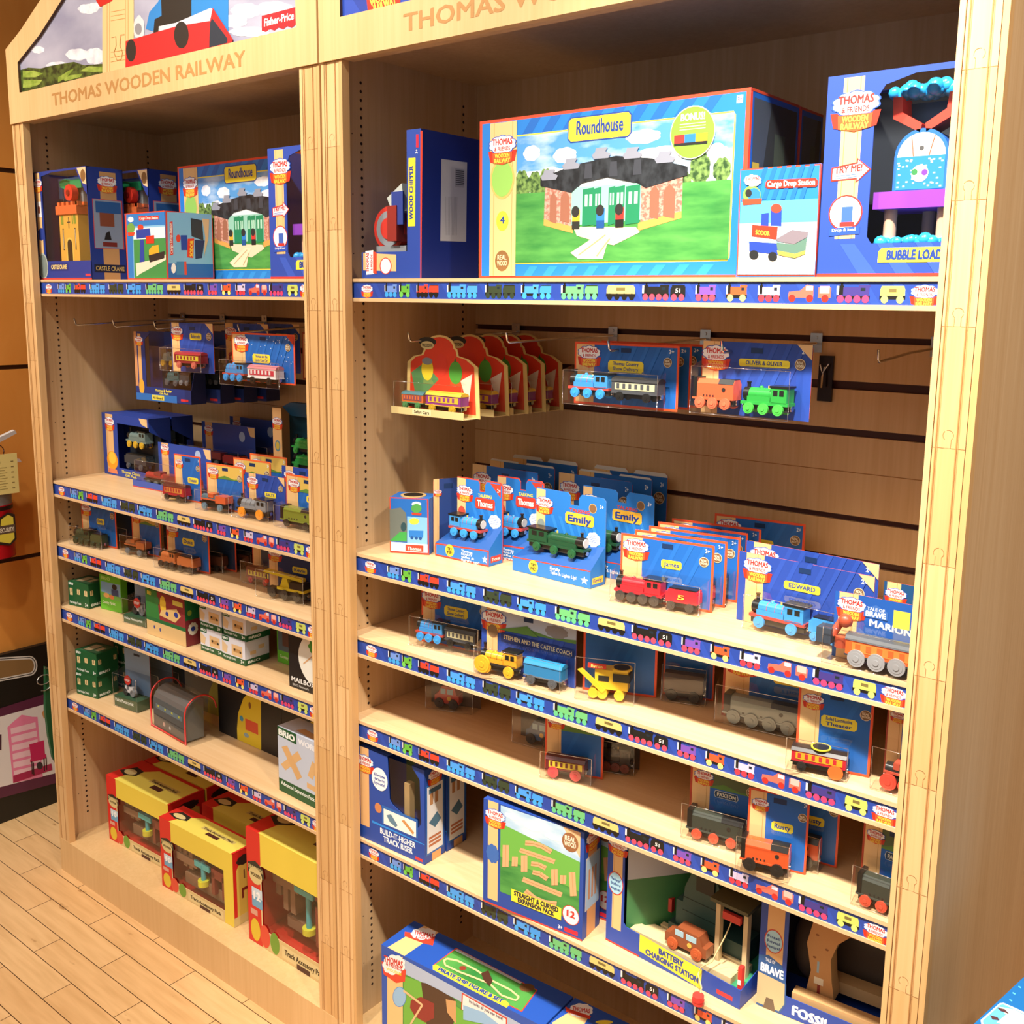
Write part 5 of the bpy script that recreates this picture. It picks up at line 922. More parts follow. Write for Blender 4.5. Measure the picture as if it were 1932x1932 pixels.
a.P([(w*.27,.012),(w*.73,.0),(w*.735,.037),(w*.27,.044)],'#f0d83a'); a.T('BATTERY',(w*.42,.026),(w*.60,.024),0,'#23408f',up=(0,.010),bold=.03); a.T('CHARGING STATION',(w*.32,.013),(w*.71,.009),0,'#23408f',up=(0,.010),bold=.03); a.R(0,0,w*.27,.003,'#d23a32'); a.R(w*.84,.008,w*.95,.016,'#d8343a'); a.logo(w*.08,h*.98,.04); m.stamp(a,'front'); m.build('carton',t)
m=MB(); Gn=col('#38564e',.5); Gd=col('#2e4a44',.5)
m.prism([(w*.40,.03),(w*.72,.03),(w*.72,.15)]+[(w*.60+w*.12*math.cos(math.pi*(i/10)),.135+.04*math.sin(math.pi*i/10)) for i in range(1,10)]+[(w*.46,.13),(w*.45,.10),(w*.40,.10)],'y',d*.5,d-.01,Gn)
for z in (.06,.085,.11): m.box(w*.45,w*.72,d*.5-.0006,d*.5,z,z+.001,'#1f332e')
m.box(w*.55,w*.68,d*.5-.004,d*.6,.135,.168,'#141614'); m.box(w*.36,w*.46,d*.45,d*.9,.03,.055,Gd); m.box(w*.72,w*.9,d*.5,d-.006,.03,.07,Gd); m.box(w*.28,w*.34,d*.6,d*.8,.06,.085,'#c8322c')
m.build('station_building',t)
m=MB(); Wd=col('#d6bd8e',.5)
m.box(w*.74,w*.77,d*.3,d*.4,.03,.15,Wd); m.box(w*.93,w*.96,d*.3,d*.4,.03,.15,Wd); m.box(w*.72,w*.98,d*.2,d-.01,.15,.156,'#4a4a34'); m.box(w*.8,w*.92,d*.24,d*.3,.125,.138,'#c8322c'); m.box(w*.97,w*.995,.004,.014,.032,.07,'#d8342c'); m.box(w*.972,w*.992,.003,.0042,.04,.048,'#eee8e0'); m.build('canopy',t)
m=MB(); m.box(w*.15,w*.99,.008,d-.003,.026,.03,'#3f9a6c'); m.prism([(w*.18,.03),(w*.92,.03),(w*.92,.042),(w*.18,.042)],'y',.006,.03,Wd); m.prism([(w*.2,.03),(w*.9,.03),(w*.9,.038),(w*.2,.038)],'y',.034,.05,Wd); m.box(w*.3,w*.95,.052,.062,.03,.042,Wd); m.build('track_base',t)
toy(t,'v',w*.44,w*.3,.042,.044,'#8a4a2c',wh='#b8562e',n=2,dy=.02,wd=.024,r=.0105,name='toy_car')
m=MB(); m.tube([(w*.86,d*.27,.128),(w*.84,.02,.10),(w*.80,.0,.06),(w*.74,-.006,.045),(w*.72,-.006,.03),(w*.78,-.02,.02),(w*.79,-.03,.012)],.0012,col('#d8c08a',.7)); m.build('cord',t); m=MB(); m.cyl((w*.79,-.034),.0095,'z',.001,.016,'#e03a34',n=18); m.cyl((w*.79,-.034),.0102,'z',.007,.009,'#c8302a',n=18); m.build('pull_knob',t)
# arched stone box at far right
F=FZ(Z5,'M',(97,1795),'M',(560,1985),'M',(110,1110)); F.w=.232; F.h=.19; F.d=.11; w,h,d=F.w,F.h,F.d
t=thing('window_box','open-front blue box with sandy rock arch and tunnel beside the right post','box',F.o,F.rz); m=MB()
m.prism([(0,0),(w,0),(w,.03),(w*.2,.035),(w*.2,h),(0,h)],'y',0,.0012,B); m.box(0,.0012,.0012,d,0,h,B); m.box(0,w,d-.0012,d,0,h,'#3a3430'); m.box(0,w,.0012,d,0,.0012,B); m.box(w*.2,w,d-.01,d-.004,.03,h,'#52473e')
a=Art(); a.R(w*.05,.05,w*.17,h,'#e0b078'); a.E(w*.1,h*.64,.0155,.021,'#c9402c',24); a.E(w*.1,h*.64,.0138,.019,'#a9d4e6',24)
for i,s in enumerate(['Fossil','Reveal','Feature!']): a.T(s,(w*.055,h*.665-i*.0085),(w*.145,h*.665-i*.0085),0,'#2a4a8c',up=(0,.005))
a.P([(0,.0),(w*.17,.0),(w*.21,.02),(w*.205,.055),(w*.17,.085),(w*.07,.095),(0,.09)],'#2c5a94'); a.P([(0,.004),(w*.165,.004),(w*.2,.02),(w*.195,.055),(0,.06)],'#c9b48a'); a.P([(w*.05,.0),(w*.14,.0),(w*.12,.02),(w*.07,.02)],'#6a5a4a'); a.T('TALE OF',(w*.05,.083),(w*.12,.083),0,'#e8eef8',up=(0,.006)); a.T('BRAVE',(w*.02,.064),(w*.18,.062),0,'#e8eef8',up=(0,.014),bold=.03)
a.T('FOSSIL',(w*.26,.008),(w*.52,.006),0,'#eef2f8',up=(0,.016),bold=.03); m.stamp(a,'front'); m.build('carton',t)
m=MB(); St=col('#c4905a',.7); n=16; cx,cz=w*.72,.098
o=[(w*.30,.03),(w*.33,.075),(w*.29,.12),(w*.33,.165),(w*.42,.188),(w*.9,.186),(w*1.0,.15),(w*1.0,.03)]; 
i_=[(w*.50,.036),(w*.475,.07),(w*.46,.105),(w*.50,.135),(w*.58,.155),(w*.80,.155),(w*.92,.13),(w*.94,.036)]
vs=[(x,y,z) for y in (.03,.06) for L_ in (o,i_) for x,z in L_]; k=len(o)
m.add(vs,[(i,k+i,k+i+1,i+1) for i in range(k-1)]+[(2*k+i,2*k+i+1,3*k+i+1,3*k+i) for i in range(k-1)],St); m.add(vs,[(i,i+1,2*k+i+1,2*k+i) for i in range(k-1)],St); m.add(vs,[(k+i,3*k+i,3*k+i+1,k+i+1) for i in range(k-1)],'#c9b48a')
b=Art(); 
for x,z in ((.36,.14),(.40,.17),(.35,.1),(.43,.12),(.55,.175),(.9,.165),(.38,.16)): b.E(w*x,z,.003,.002,'#8a5228',7)
b.R(w*.355,.055,w*.42,.067,'#e0d6c0'); b.R(w*.38,.035,w*.40,.055,'#8a2a24'); b.R(w*.37,.075,w*.385,.095,'#8fb0c4'); m.stamp(b,'front',d=.03); m.build('rock_arch',t)
m=MB(); m.box(w*.24,w*.99,.006,.026,.028,.042,'#cfa470'); m.box(w*.28,w*.99,.064,.09,.03,.05,'#c9a878'); m.ball((w*.27,.075,.09),.03,col('#4a3a2e',.8),sz=2); m.build('track_piece',t)
# ================= right bookcase, bottom =================
zt=ZP+.24; A0=hit('K',797,1388,(0,0,zt),(0,0,1)); A1=hit('K',1932,1965,(0,0,zt),(0,0,1)); A2=hit('K',1050,1240,(0,0,zt),(0,0,1))
rz=math.atan2(A1[1]-A0[1],A1[0]-A0[0]); Bk=hit('L',455,1770,(0,0,zt),(0,0,1))
F=Fr((A0[0],A0[1],ZP+.0006),rz,1,.24); bl=F.loc(Bk); F.w=bl[0]; F.d=F.loc(A2)[1]

w,h,d=F.w,F.h,F.d
a=F.art('K'); a.P([(930,1475),(1932,2030),(1932,2300),(930,2300)],PM['grass']); a.P([(930,1475),(1932,2030),(1932,2120),(1310,1760),(940,1580)],'#aab8d0'); a.P([(950,1600),(1090,1650),(1340,1830),(1932,2150),(1932,2300),(950,2300)],'#6cae40')
a.P([(838,1480),(945,1470),(945,2300),(838,2300)],'#e9bd82'); a.P([(800,1500),(968,1560),(960,1640),(900,1650),(815,1590)],'#d4402c'); a.CL(885,1525,80,72,'#f0ecea'); a.T('THOMAS',(818,1500),(945,1545),0,'#c8322c',up=(0,-42),bold=.02); a.T('& FRIENDS',(832,1525),(940,1570),0,'#c8322c',up=(0,-26)); a.T('WOODEN',(835,1560),(935,1600),0,'#f0d63c',up=(0,-20)); a.E(923,1745,47,70,'#4f88c8'); a.E(923,1745,43,66,'#8fb8dc')
a.P([(1070,1645),(1100,1650),(1200,1700),(1300,1760),(1310,1850),(1290,1940),(1110,1950)],'#4a3224'); a.P([(1240,1760),(1310,1775),(1310,1930),(1250,1850)],'#c99a66'); a.P([(1000,1770),(1070,1745),(1160,1790),(1160,1890),(1100,1920),(1030,1880),(995,1820)],'#8a2c28'); a.P([(1350,1715),(1660,1890),(1660,1990),(1345,1830)],'#d4402c'); a.P([(1358,1728),(1652,1896),(1652,1990),(1352,1830)],'#ece4e0'); a.P([(1360,1800),(1500,1850),(1640,1960),(1360,1900)],'#8fb8dc'); a.T('Includes all you see here!',(1400,1782),(1630,1905),0,'#5a5a6a',up=(2,-22)); a.LN([(950,1700),(1080,1800),(1000,1930)],14,'#dcb888')
tp=F.art('K','top'); 
def PT(q,c): tp.P(q,c)
PT([(835,1410),(1095,1255),(1190,1305),(935,1480)],'#e9bd82'); PT([(1150,1530),(1310,1410),(1868,1700),(1760,1850),(1250,1600)],'#d8402c'); PT([(1160,1528),(1312,1418),(1858,1702),(1757,1842),(1250,1595)],PM['grass']); PT([(1275,1445),(1312,1418),(1858,1702),(1830,1735)],'#3c7a30'); PT([(1300,1428),(1316,1418),(1760,1648),(1750,1660)],'#c4ccd4')
tp.LN([(1225,1500),(1245,1485),(1320,1500),(1440,1560),(1560,1640),(1680,1700),(1740,1750),(1720,1775),(1620,1740),(1540,1660),(1450,1625),(1330,1580),(1235,1535),(1225,1500)],12,'#dfc08a'); tp.E(1355,1550,25,15,'#8a3a2a'); PT([(1480,1590),(1530,1570),(1560,1640),(1540,1680),(1500,1640)],'#4a2c20'); tp.E(1795,1685,52,28,'#6a4a2c'); PT([(1150,1530),(1170,1525),(1660,1780),(1675,1800),(1655,1822),(1640,1822),(1150,1560)],'#f0dc3a')
tp.T('PIRATE SHIP FIGURE 8 SET',(1185,1565),(1620,1790),0,'#23408f',up=(14,-20),bold=.03); PT([(958,1300),(1165,1335),(1150,1395),(1085,1380),(955,1330)],'#d4402c'); tp.CL(1085,1315,88,42,'#f0ecea'); tp.T('THOMAS',(1020,1320),(1150,1345),0,'#c8322c',up=(6,-28),bold=.02); tp.T('& FRIENDS',(1030,1345),(1130,1360),0,'#c8322c',up=(4,-16))
t=carton('toy_box','large blue box on the bottom deck with ship picture and yellow title band',F,'#2250ac',[('front',a),('top',tp)])
G=Fr(F.loc and _v(F.o,(F.c*(F.w+.004),F.s_*(F.w+.004),0)),F.rz,.40,.24); G.d=F.d
tp=G.art('L','top'); tp.P([(330,1925),(530,1800),(610,1840),(520,1990),(400,2000)],'#e9bd82'); tp.CL(530,1840,85,50,'#f0ecea'); tp.P([(420,1810),(450,1830),(600,1880),(590,1900),(430,1850)],'#d4402c'); tp.T('THOMAS',(470,1840),(590,1860),0,'#c8322c',up=(5,-28)); tp.E(690,1920,60,14,'#f0dc3a')
carton('toy_box','blue box right of the ship picture box on the bottom deck, only its top visible',G,'#2250ac',[('top',tp)])
# ================= left bookcase =================
def W_(crop,x,y,Y): return hit(crop,x,y,(0,Y,0),(0,1,0))
# hanging packs
def giftpack(x,y,z,label,lights=True):
    F=Fr((x,y,z),R_(4),.225,.178); w,h=F.w,F.h; t=thing('boxed_set',label,'toy pack',F.o,F.rz,'dark blue boxed sets on a hook'); B='#1f3478'; m=MB()
    m.prism([(0,0),(w,0),(w,.036),(w*.2,.036),(w*.2,h-.02),(w*.3,h-.004),(w*.3,h),(0,h)],'y',0,.0012,B); m.box(0,w,.045,.046,0,h,B); m.box(0,w,.0,.046,0,.0012,B); m.prism([(.0012,0),(.046,0),(.046,h),(.035,h),(.0012,.03)],'x',w-.0012,w,'#1a2a60')
    m.box(w*.3,w,.043,.045,h*.75,h,'#24408c'); a=Art(); a.R(0,h*.2,w*.05,h,'#c98f62'); a.R(w*.07,h*.12,w*.13,h*.97,'#d8a468'); a.logo(w*.1,h*.88,.03); a.E(w*.11,h*.2,.011,.02,'#e6a63a'); a.R(0,0,w*.75,.018,'#2a6ab4'); a.R(w*.30,.003,w*.52,.016,'#e0cf4a'); a.T('All Aboard!',(w*.32,.006),(w*.5,.006),0,'#2a2a3a',up=(0,.006)); a.T('Thomas & Sodor',(w*.36,.026),(w*.66,.026),0,'#e8d84a',up=(0,.006),bold=.02); a.T('Gift Pack',(w*.44,.019),(w*.6,.019),0,'#e8d84a',up=(0,.005),bold=.02); a.R(w*.82,.006,w*.95,.012,'#d8343a'); m.stamp(a,'front'); m.build('carton',t)
    q=MB(); q.box(w*.28,w*.95,.036,.043,.03,h*.75,'#1b222c'); q.build('insert',t)
    toy(t,'s',w*.42,w*.26,h*.52,.04,'#6a7c78',wh='#c8a02c',n=2,dy=.02,wd=.02); toy(t,'s',w*.48,w*.26,h*.24,.04,'#3a5a5c',wh='#55585c',n=2,dy=.02,wd=.02); toy(t,'c',w*.75,w*.17,h*.26,.034,'#3a3f44',wh='#7a7c80',n=2,dy=.02,wd=.02)
    m=MB(); m.add([(w*.28,.001,.036),(w,.001,.036),(w,.001,h*.8),(w*.28,.001,h*.8)],[(0,1,2,3)],M_CLR); m.build('window_film',t); return t
p=W_('D',800,610,.14)
for dx,dy,l in [(0,0,'front dark blue boxed set of engines hanging at left, yellow lettering at its foot'),(.03,.065,'second dark boxed set hanging behind the front boxed set'),(.045,.125,'third dark boxed set hanging in the shade'),(.06,.185,'rearmost dark boxed set hanging by the slatted panel')]: giftpack(p[0]+dx,.13+dy,1.408,l)
p=W_('D',1000,400,.085)
F=Fr((-.668,.085,1.497),R_(6),.150,.118)
for dx,dy,l in [(0,0,'blue card with maroon and yellow truck hanging over the boxed sets'),(.09,.09,'dark shaded card hanging behind, right of the maroon truck card'),(.12,.16,'second dark shaded card hanging further back right')]:
    G=off(F,dx,dy); pack('blister_pack',l,G,card_art(G.w,G.h,b=None,bg=ROY,tab='Bulstrode',tp=(.45,.66,.28,.14),corner='#e9c08a',strip=(.02,.2),age=None),[dict(k='c',u=.3,L=.6,H=.04,h=.012,c='#8a2a30',roof='#a8303a',win='#d8c23a',wh='#c86a5a',n=2)],(-.05,.98,.02,.55,.034),'small truck cards hanging on the third hook')
F=Fr((-.425,.085,1.489),R_(2),.214,.110)
pack('blister_pack','starry blue card with orange edge, blue engine and red striped van',F,card_art(F.w,F.h,tab='Thomas and the|Candy Cane Car',tp=(.34,.40,.28,.18),strip=(.03,.22),stars=True,corner='#c9402c'),[dict(BE,u=.0,L=.36,H=.042,h=.002),dict(k='c',u=.42,L=.44,H=.042,h=.0,c='#e8e0dc',roof='#d8848a',win='#c8384a',wh='#23211f',n=2,trim='#f0ecea')],(-.04,.95,-.08,.5,.034))
G=off(F,.09,.13); pack('blister_pack','dark starry card at the rear of the hook beside the middle post',G,card_art(G.w,G.h,tab=None,strip=(.03,.22),stars=True,bg='#1a2c50',b='#9a3a20'),[],None)
# second shelf
F=FZ(Z2,'D',(597,1003),'D',(862,1062),'D',(580,652)); F.d=.066; F.h=.176
def setbox(F,l):
    w,h,d=F.w,F.h,F.d; t=thing('window_box',l,'box',F.o,F.rz,'dark blue boxed sets standing on the second shelf'); B='#22409a'; m=MB()
    m.prism([(0,0),(w,0),(w,h*.14),(w*.33,h*.14),(w*.33,h*.86),(w,h*.86),(w,h),(0,h)],'y',0,.0012,B); m.box(0,w,d-.001,d,0,h,B); m.box(0,.0012,.0012,d,0,h,B); m.box(0,w,.0012,d,0,.0012,B); m.box(0,w,.0012,d,h-.0012,h,B); m.prism([(.0012,h*.8),(d,h*.6),(d,h),(.0012,h)],'x',w-.0012,w,B); m.prism([(.0012,0),(d,0),(d,h*.62),(d*.7,h*.62),(d*.7,.03),(.0012,.03)],'x',w-.0012,w,B); m.box(w*.33,w*.98,d*.55,d*.6,h*.1,h*.86,'#232830')
    a=Art(); a.R(w*.08,h*.05,w*.24,h*.99,'#e0b078'); a.logo(w*.17,h*.86,.048); a.E(w*.19,h*.24,w*.12,h*.15,'#e89a24'); a.E(w*.19,h*.28,w*.08,h*.1,'#f4c040'); a.P([(w*.08,h*.03),(w*.3,h*.03),(w*.28,h*.1),(w*.1,h*.1)],'#d8805a'); a.P([(w*.80,h*.99),(w*.97,h*.99),(w*.97,h*.86),(w*.85,h*.9)],'#e9c08a'); a.T('Thomas Classic',(w*.38,h*.07),(w*.78,h*.07),0,'#e8d84a',up=(0,.008)); a.T('Gift Pack',(w*.46,h*.02),(w*.7,h*.02),0,'#e8d84a',up=(0,.007)); m.stamp(a,'front'); m.build('carton',t)
    toy(t,'s',w*.45,w*.42,h*.5,.05,'#6a7c78',wh='#c8a02c',n=3,dy=d*.3,wd=.024); toy(t,'t',w*.40,w*.45,h*.15,.045,'#30363c',wh='#4a4d52',n=2,dy=d*.3,wd=.024); return t
setbox(F,'dark blue window box of engines at the left end of the second shelf'); setbox(off(F,.0,.07),'second dark blue window box right behind the first at the left end')
def traypack(F,l,nm,up=0):
    w,h=F.w,F.h; t=thing('tray_pack',l,'toy pack',F.o,F.rz,'long crane truck packs on the second shelf'); d=.055
    m=MB(); m.box(0,w,0,d,0,.002,ROY); m.box(0,w,0,.0012,0,.018,'#3a55ac'); a=Art(); a.R(0,0,w,.002,'#d23a32'); a.R(w*.6,.003,w*.84,.016,'#f0dc3a'); a.T(nm,(w*.64,.0055),(w*.80,.0055),0,'#2a2a3a',up=(0,.007),bold=.03); m.stamp(a,'front'); m.build('tray',t)
    m=MB(); m.box(.04,w,d,d+.0012,0,h,ROY); a=Art(); a.R(.055,.0,.085,h,'#e0b078'); a.logo(.07,h*.88,.035); a.E(w*.8,h*.82,.012,.014,'#a8bce0'); a.P([(w-.03,h-.002),(w,h-.002),(w,h-.028),(w-.018,h-.026)],'#e9c08a'); m.stamp(a,'front',d=d); m.build('card',t)
    blister(.0,w*.98,.002,h*.66,.05,t,y=d); toy(t,'w',.03,w*.55,.004+up,.045,'#a83a34',wh='#6a6e70',trim='#8a3a34',n=4,dy=.025); toy(t,'t',w*.68,w*.28,.004+up,.04,'#a83a34',wh='#55585c',n=2,dy=.025); return t
traypack(shelfF(1,-.938,.122,.262,.118,3),'long clear pack with red crane truck, front one with yellow name tab','ROCKY')
p=W_('D',950,880,.25); traypack(Fr((p[0]+.05,.25,Z2),R_(3),.262,.165),'long clear crane truck pack standing behind, raised above the front one','ROCKY',.05)
p=W_('D',1240,870,.33); traypack(Fr((p[0]-.05,.325,Z2),R_(3),.262,.175),'dark long pack at the back near the tall green engine box','ROCKY',.05)
F=Fr((-.700,.098,Z2),R_(6),.098,.116)
pack('blister_pack','narrow orange-edged card of the red van with roof ring',F,card_art(F.w,F.h,tab='Theater',tp=(.5,.4,.4,.13),strip=(.02,.3)),[dict(k='c',u=-.1,L=.78,H=.042,c='#a82832',roof='#5a2a24',win='#c8843a',wh='#2a2422',n=2)],(-.15,.85,.0,.5,.034))
F=Fr((-.551,.090,Z2),R_(6),.128,.111); OT=[dict(k='w',u=.05,L=.72,H=.042,c='#55707c',trim='#d8643a',wh='#6a8494',n=2)]
for dx,dy,dh,l in [(0,0,0,'orange-edged card of the grey and orange tank wagon, front one'),(.025,.06,.008,'orange-edged card behind the tank wagon card'),(.03,.105,.014,'rearmost orange-edged card behind the tank wagon cards')]:
    G=off(F,dx,dy); G.h+=dh; pack('blister_pack',l,G,card_art(G.w,G.h,tab=None,strip=(.0,.28),pic='#dcb85a',b='#ee6a30'),OT if dx==0 else [],(-.08,.9,.0,.5,.034),'tank wagon cards on the second shelf')
F=Fr((-.410,.098,Z2),R_(4),.134,.102)
pack('blister_pack','royal blue card of the grey and black engine with orange wheels',F,card_art(F.w,F.h,b=None,bg=ROY,tab='SALTY',tp=(.5,.5,.28,.12),corner='#e9c08a',strip=(.1,.28)),[dict(k='s',u=.0,L=.78,H=.048,c='#8a8f94',trim='#2a2826',wh='#f09a2c',n=2,r=.0115)],(-.1,.9,.0,.56,.036))
G=off(F,.06,.06); G.h=.118; pack('blister_pack','royal blue card standing behind the orange-wheeled engine card',G,card_art(G.w,G.h,b=None,bg=ROY,tab=None,corner='#e9c08a',strip=(.1,.28)),[],None)
F=Fr((-.262,.100,Z2),R_(2),.135,.116); pack('blister_pack','orange-edged card of the olive diesel partly hidden by the middle post',F,card_art(F.w,F.h,tab='Den',tp=(.5,.5,.3,.13),strip=(.0,.3),pic='#dcb85a',b='#ee6a30'),[dict(k='d',u=.1,L=.8,H=.045,c='#7f8a34',wh='#23211f',n=2)],(-.05,.98,.0,.48,.036))
p=W_('D',1590,1000,.21)
F=Fr((p[0]-.02,.21,Z2),0,.20,.243); w,h=F.w,F.h; t=thing('window_box','tall window box with bright green engines beside the middle post','box',F.o); m=MB(); m.box(0,w,.05,.052,0,h,'#1c4a5c'); m.box(0,.034,0,.0012,0,h,'#e0b078'); m.box(0,.0012,.0012,.05,0,h,'#e0b078'); m.prism([(0,h),(.034,h-.02),(w,h-.02),(w,h+.012),(.03,h+.012)],'y',.03,.05,'#205a80'); m.box(0,w,0,.05,0,.02,'#1c3a5c'); a=Art(); a.logo(.018,h*.86,.036)
for i in range(3): a.E(.017,h*(.62-.17*i),.010,.014,'#5a8a9c'); a.E(.017,h*(.62-.17*i),.007,.010,'#c8b04a')
m.stamp(a,'front'); a=Art(); a.R(.09,h-.012,w-.01,h+.006,'#c8b84a'); a.T('3 Pack',(.1,h-.008),(.15,h-.008),0,'#2a2a2a',up=(0,.01)); m.stamp(a,'front',d=.03); a=Art(); a.R(.045,h*.38,.11,h*.44,'#c8d8c0'); m.stamp(a,'front',d=.05); m.build('carton',t)
for z,c in ((.135,'#3aa04a'),(.095,'#3aa04a'),(.03,'#d8b83a')): toy(t,'s',.045,.09,z,.042,c,wh=c,n=2,dy=.03,wd=.022)
# third shelf
for (x,y,yaw,w,l,kw,toys,bl) in [
 (-1.125,.072,9,.142,'blue card of the dark green engine at the left end',dict(tab='Emily',tp=(.45,.5,.22,.14),strip=(.0,.22),age=None),[dict(k='s',u=-.02,L=.5,H=.045,c='#2f3f2c',wh='#2f3f2c',n=3),dict(k='t',u=.5,L=.3,H=.038,c='#3a4a30',wh='#2f3f2c',n=2)],(-.1,.9,.0,.5,.036)),
 (-.925,.105,6,.118,'card of the small orange and grey tank wagon, second from left',dict(tab=None,strip=(.0,.28),pic='#c8a85a'),[dict(k='w',u=.02,L=.72,H=.042,c='#9c6a4a',trim='#b8663a',wh='#55606a',n=2)],(-.08,.9,.0,.5,.036)),
 (-.733,.088,6,.160,'card of the orange-brown engine and tender in the middle',dict(tab='Duke',tp=(.38,.52,.28,.15),strip=(.0,.2)),[dict(k='s',u=.0,L=.42,H=.045,c='#b8683a',wh='#2a2826',n=3),dict(k='t',u=.46,L=.38,H=.04,c='#b8683a',wh='#2a2826',n=2)],(-.06,.9,.0,.5,.038)),
 (-.455,.145,5,.10,'clear card with maroon and yellow wagon, red wheels',dict(tab=None,strip=(.0,.3),bg='#3a3f54'),[dict(k='c',u=.1,L=.85,H=.04,c='#7a2c2c',roof='#6a3a30',win='#d8c83a',wh='#b03c44',n=2)],(-.1,1.0,.0,.5,.034)),
 (-.335,.100,8,.150,'dark blue card of the yellow crane truck beside the middle post',dict(b=None,bg='#1c2f66',tab='Kevin',tp=(.5,.5,.3,.12),strip=(.02,.2),rw=False),[dict(k='k',u=.12,L=.8,H=.06,c='#e0c42c',wh='#2a2826',n=3,r=.011)],(-.04,.98,.0,.6,.04))]:
    F=shelfF(2,x,y,w,.120,yaw); pack('blister_pack',l+' of the third shelf' if 'shelf' not in l else l,F,card_art(w,.120,**kw),toys,bl)
for x,y,w,l in [(-1.10,.135,.142,'shaded card behind the dark green engine card'),(-1.075,.19,.142,'second shaded card behind the dark green engine card'),(-.89,.16,.118,'shaded card behind the small orange tank wagon card'),(-.70,.145,.16,'card with a dark wagon right behind the orange-brown engine card'),(-.66,.20,.16,'second shaded card behind the orange-brown engine card')]:
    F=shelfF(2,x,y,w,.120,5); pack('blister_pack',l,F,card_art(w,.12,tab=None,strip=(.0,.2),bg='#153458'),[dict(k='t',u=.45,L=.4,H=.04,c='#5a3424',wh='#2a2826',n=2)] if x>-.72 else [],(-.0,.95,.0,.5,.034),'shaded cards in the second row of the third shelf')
# fourth shelf: green, white and lime boxes
GR='#14552f'
def pieces_art(w,h,n=3,c='#d8c08a',seed=1):
    a=Art(); r=random.Random(seed)
    for i in range(n): x=w*(.14+.72*i/max(n-1,1)); a.R(x-w*.07,h*(.42+.1*r.random()),x+w*.07,h*.72,c); a.R(x-w*.015,h*.55,x+w*.015,h*.76,shade(c,.6))
    return a
def gbox(x,y,z,w,d,h,yaw,label,c=GR,title='BRIO',white=False,grp=None,stuff=3,sub='Mini Straight Tracks'):
    F=Fr((x,y,z),R_(yaw),w,h); F.d=d; f=pieces_art(w,h,stuff); s=pieces_art(d,h,2,seed=2)
    if white: 
        f=Art(); f.R(0,h*.25,w,h,'#d9dbe6'); f.P([(w*.42,h*.3),(w*.88,h*.3),(w*.88,h*.75),(w*.42,h*.75)],'#dcb886'); f.R(w*.5,h*.45,w*.8,h*.6,'#b98e58'); f.E(w*.55,h*.55,w*.04,h*.05,'#2a2620'); f.E(w*.8,h*.5,w*.04,h*.05,'#2a2620'); f.P([(0,h*.35),(w*.2,h*.3),(w*.25,h*.6),(0,h*.8)],'#dcc096'); s=Art(); s.R(0,h*.25,d,h,'#d2d5e2'); s.R(d*.2,h*.4,d*.45,h*.55,'#d8bc90'); s.R(d*.55,h*.55,d*.8,h*.72,'#d8bc90'); f.R(0,h*.8,w*.3,h,GR)
    f.T(sub,(w*.05,h*.1),(w*.6,h*.1),0,'#e6eee6',up=(0,h*.09)); f.T('3+',(w*.8,h*.07),(w*.93,h*.07),0,'#e6eee6',up=(0,h*.13),bold=.02); f.T(title,(w*.04,h*.86),(w*.26,h*.86),0,'#e6eee6',up=(0,h*.1),bold=.02); s.T(title,(d*.1,h*.08),(d*.6,h*.08),0,'#e6eee6',up=(0,h*.1),bold=.02)
    e=Art(); 
    if not white: e.R(w*.1,d*.1,w*.9,d*.9,'#3f6a4a'); e.R(w*.2,d*.2,w*.5,d*.8,'#c8b890'); e.R(w*.6,d*.3,w*.8,d*.7,'#c8b890')
    else: e.R(0,0,w,d,'#d5d7e2'); e.R(w*.3,d*.2,w*.5,d*.8,'#d8bc90')
    return carton('track_box',label,F,c,[('front',f),('right',s),('top',e)],'box',grp)
Z4L=ZT[3]
gbox(-1.165,.042,Z4L,.084,.070,.070,10,'dark green small track box nearest the left side, front one'); gbox(-1.150,.135,Z4L,.09,.09,.112,10,'taller dark green track box at the back left corner of the fourth shelf')
F=shelfF(3,-1.066,.082,.088,.10,8); F.d=.02; w,h=F.w,F.h; a=Art(); a.R(0,0,w,h,'#63b82e'); a.R(w*.06,h*.32,w*.97,h*.8,'#7fa8cc'); a.P([(w*.06,h*.32),(w*.97,h*.32),(w*.97,h*.45),(w*.06,h*.5)],'#6aa84a'); a.E(w*.7,h*.7,w*.12,h*.08,'#2a2420'); a.R(w*.55,h*.45,w*.88,h*.63,'#3a4a78'); a.E(w*.3,h*.42,w*.14,h*.07,'#e0a860'); a.E(w*.55,h*.4,w*.12,h*.06,'#d87a4a'); a.T('BRIO',(w*.08,h*.86),(w*.5,h*.86),0,'#b8e07a',up=(0,h*.09),bold=.02); a.T('Country Market',(w*.1,h*.18),(w*.7,h*.18),0,'#e6f4d0',up=(0,h*.08))
carton('toy_box','lime green box with a picture of a child and fruit stall',F,'#63b82e',[('front',a)])
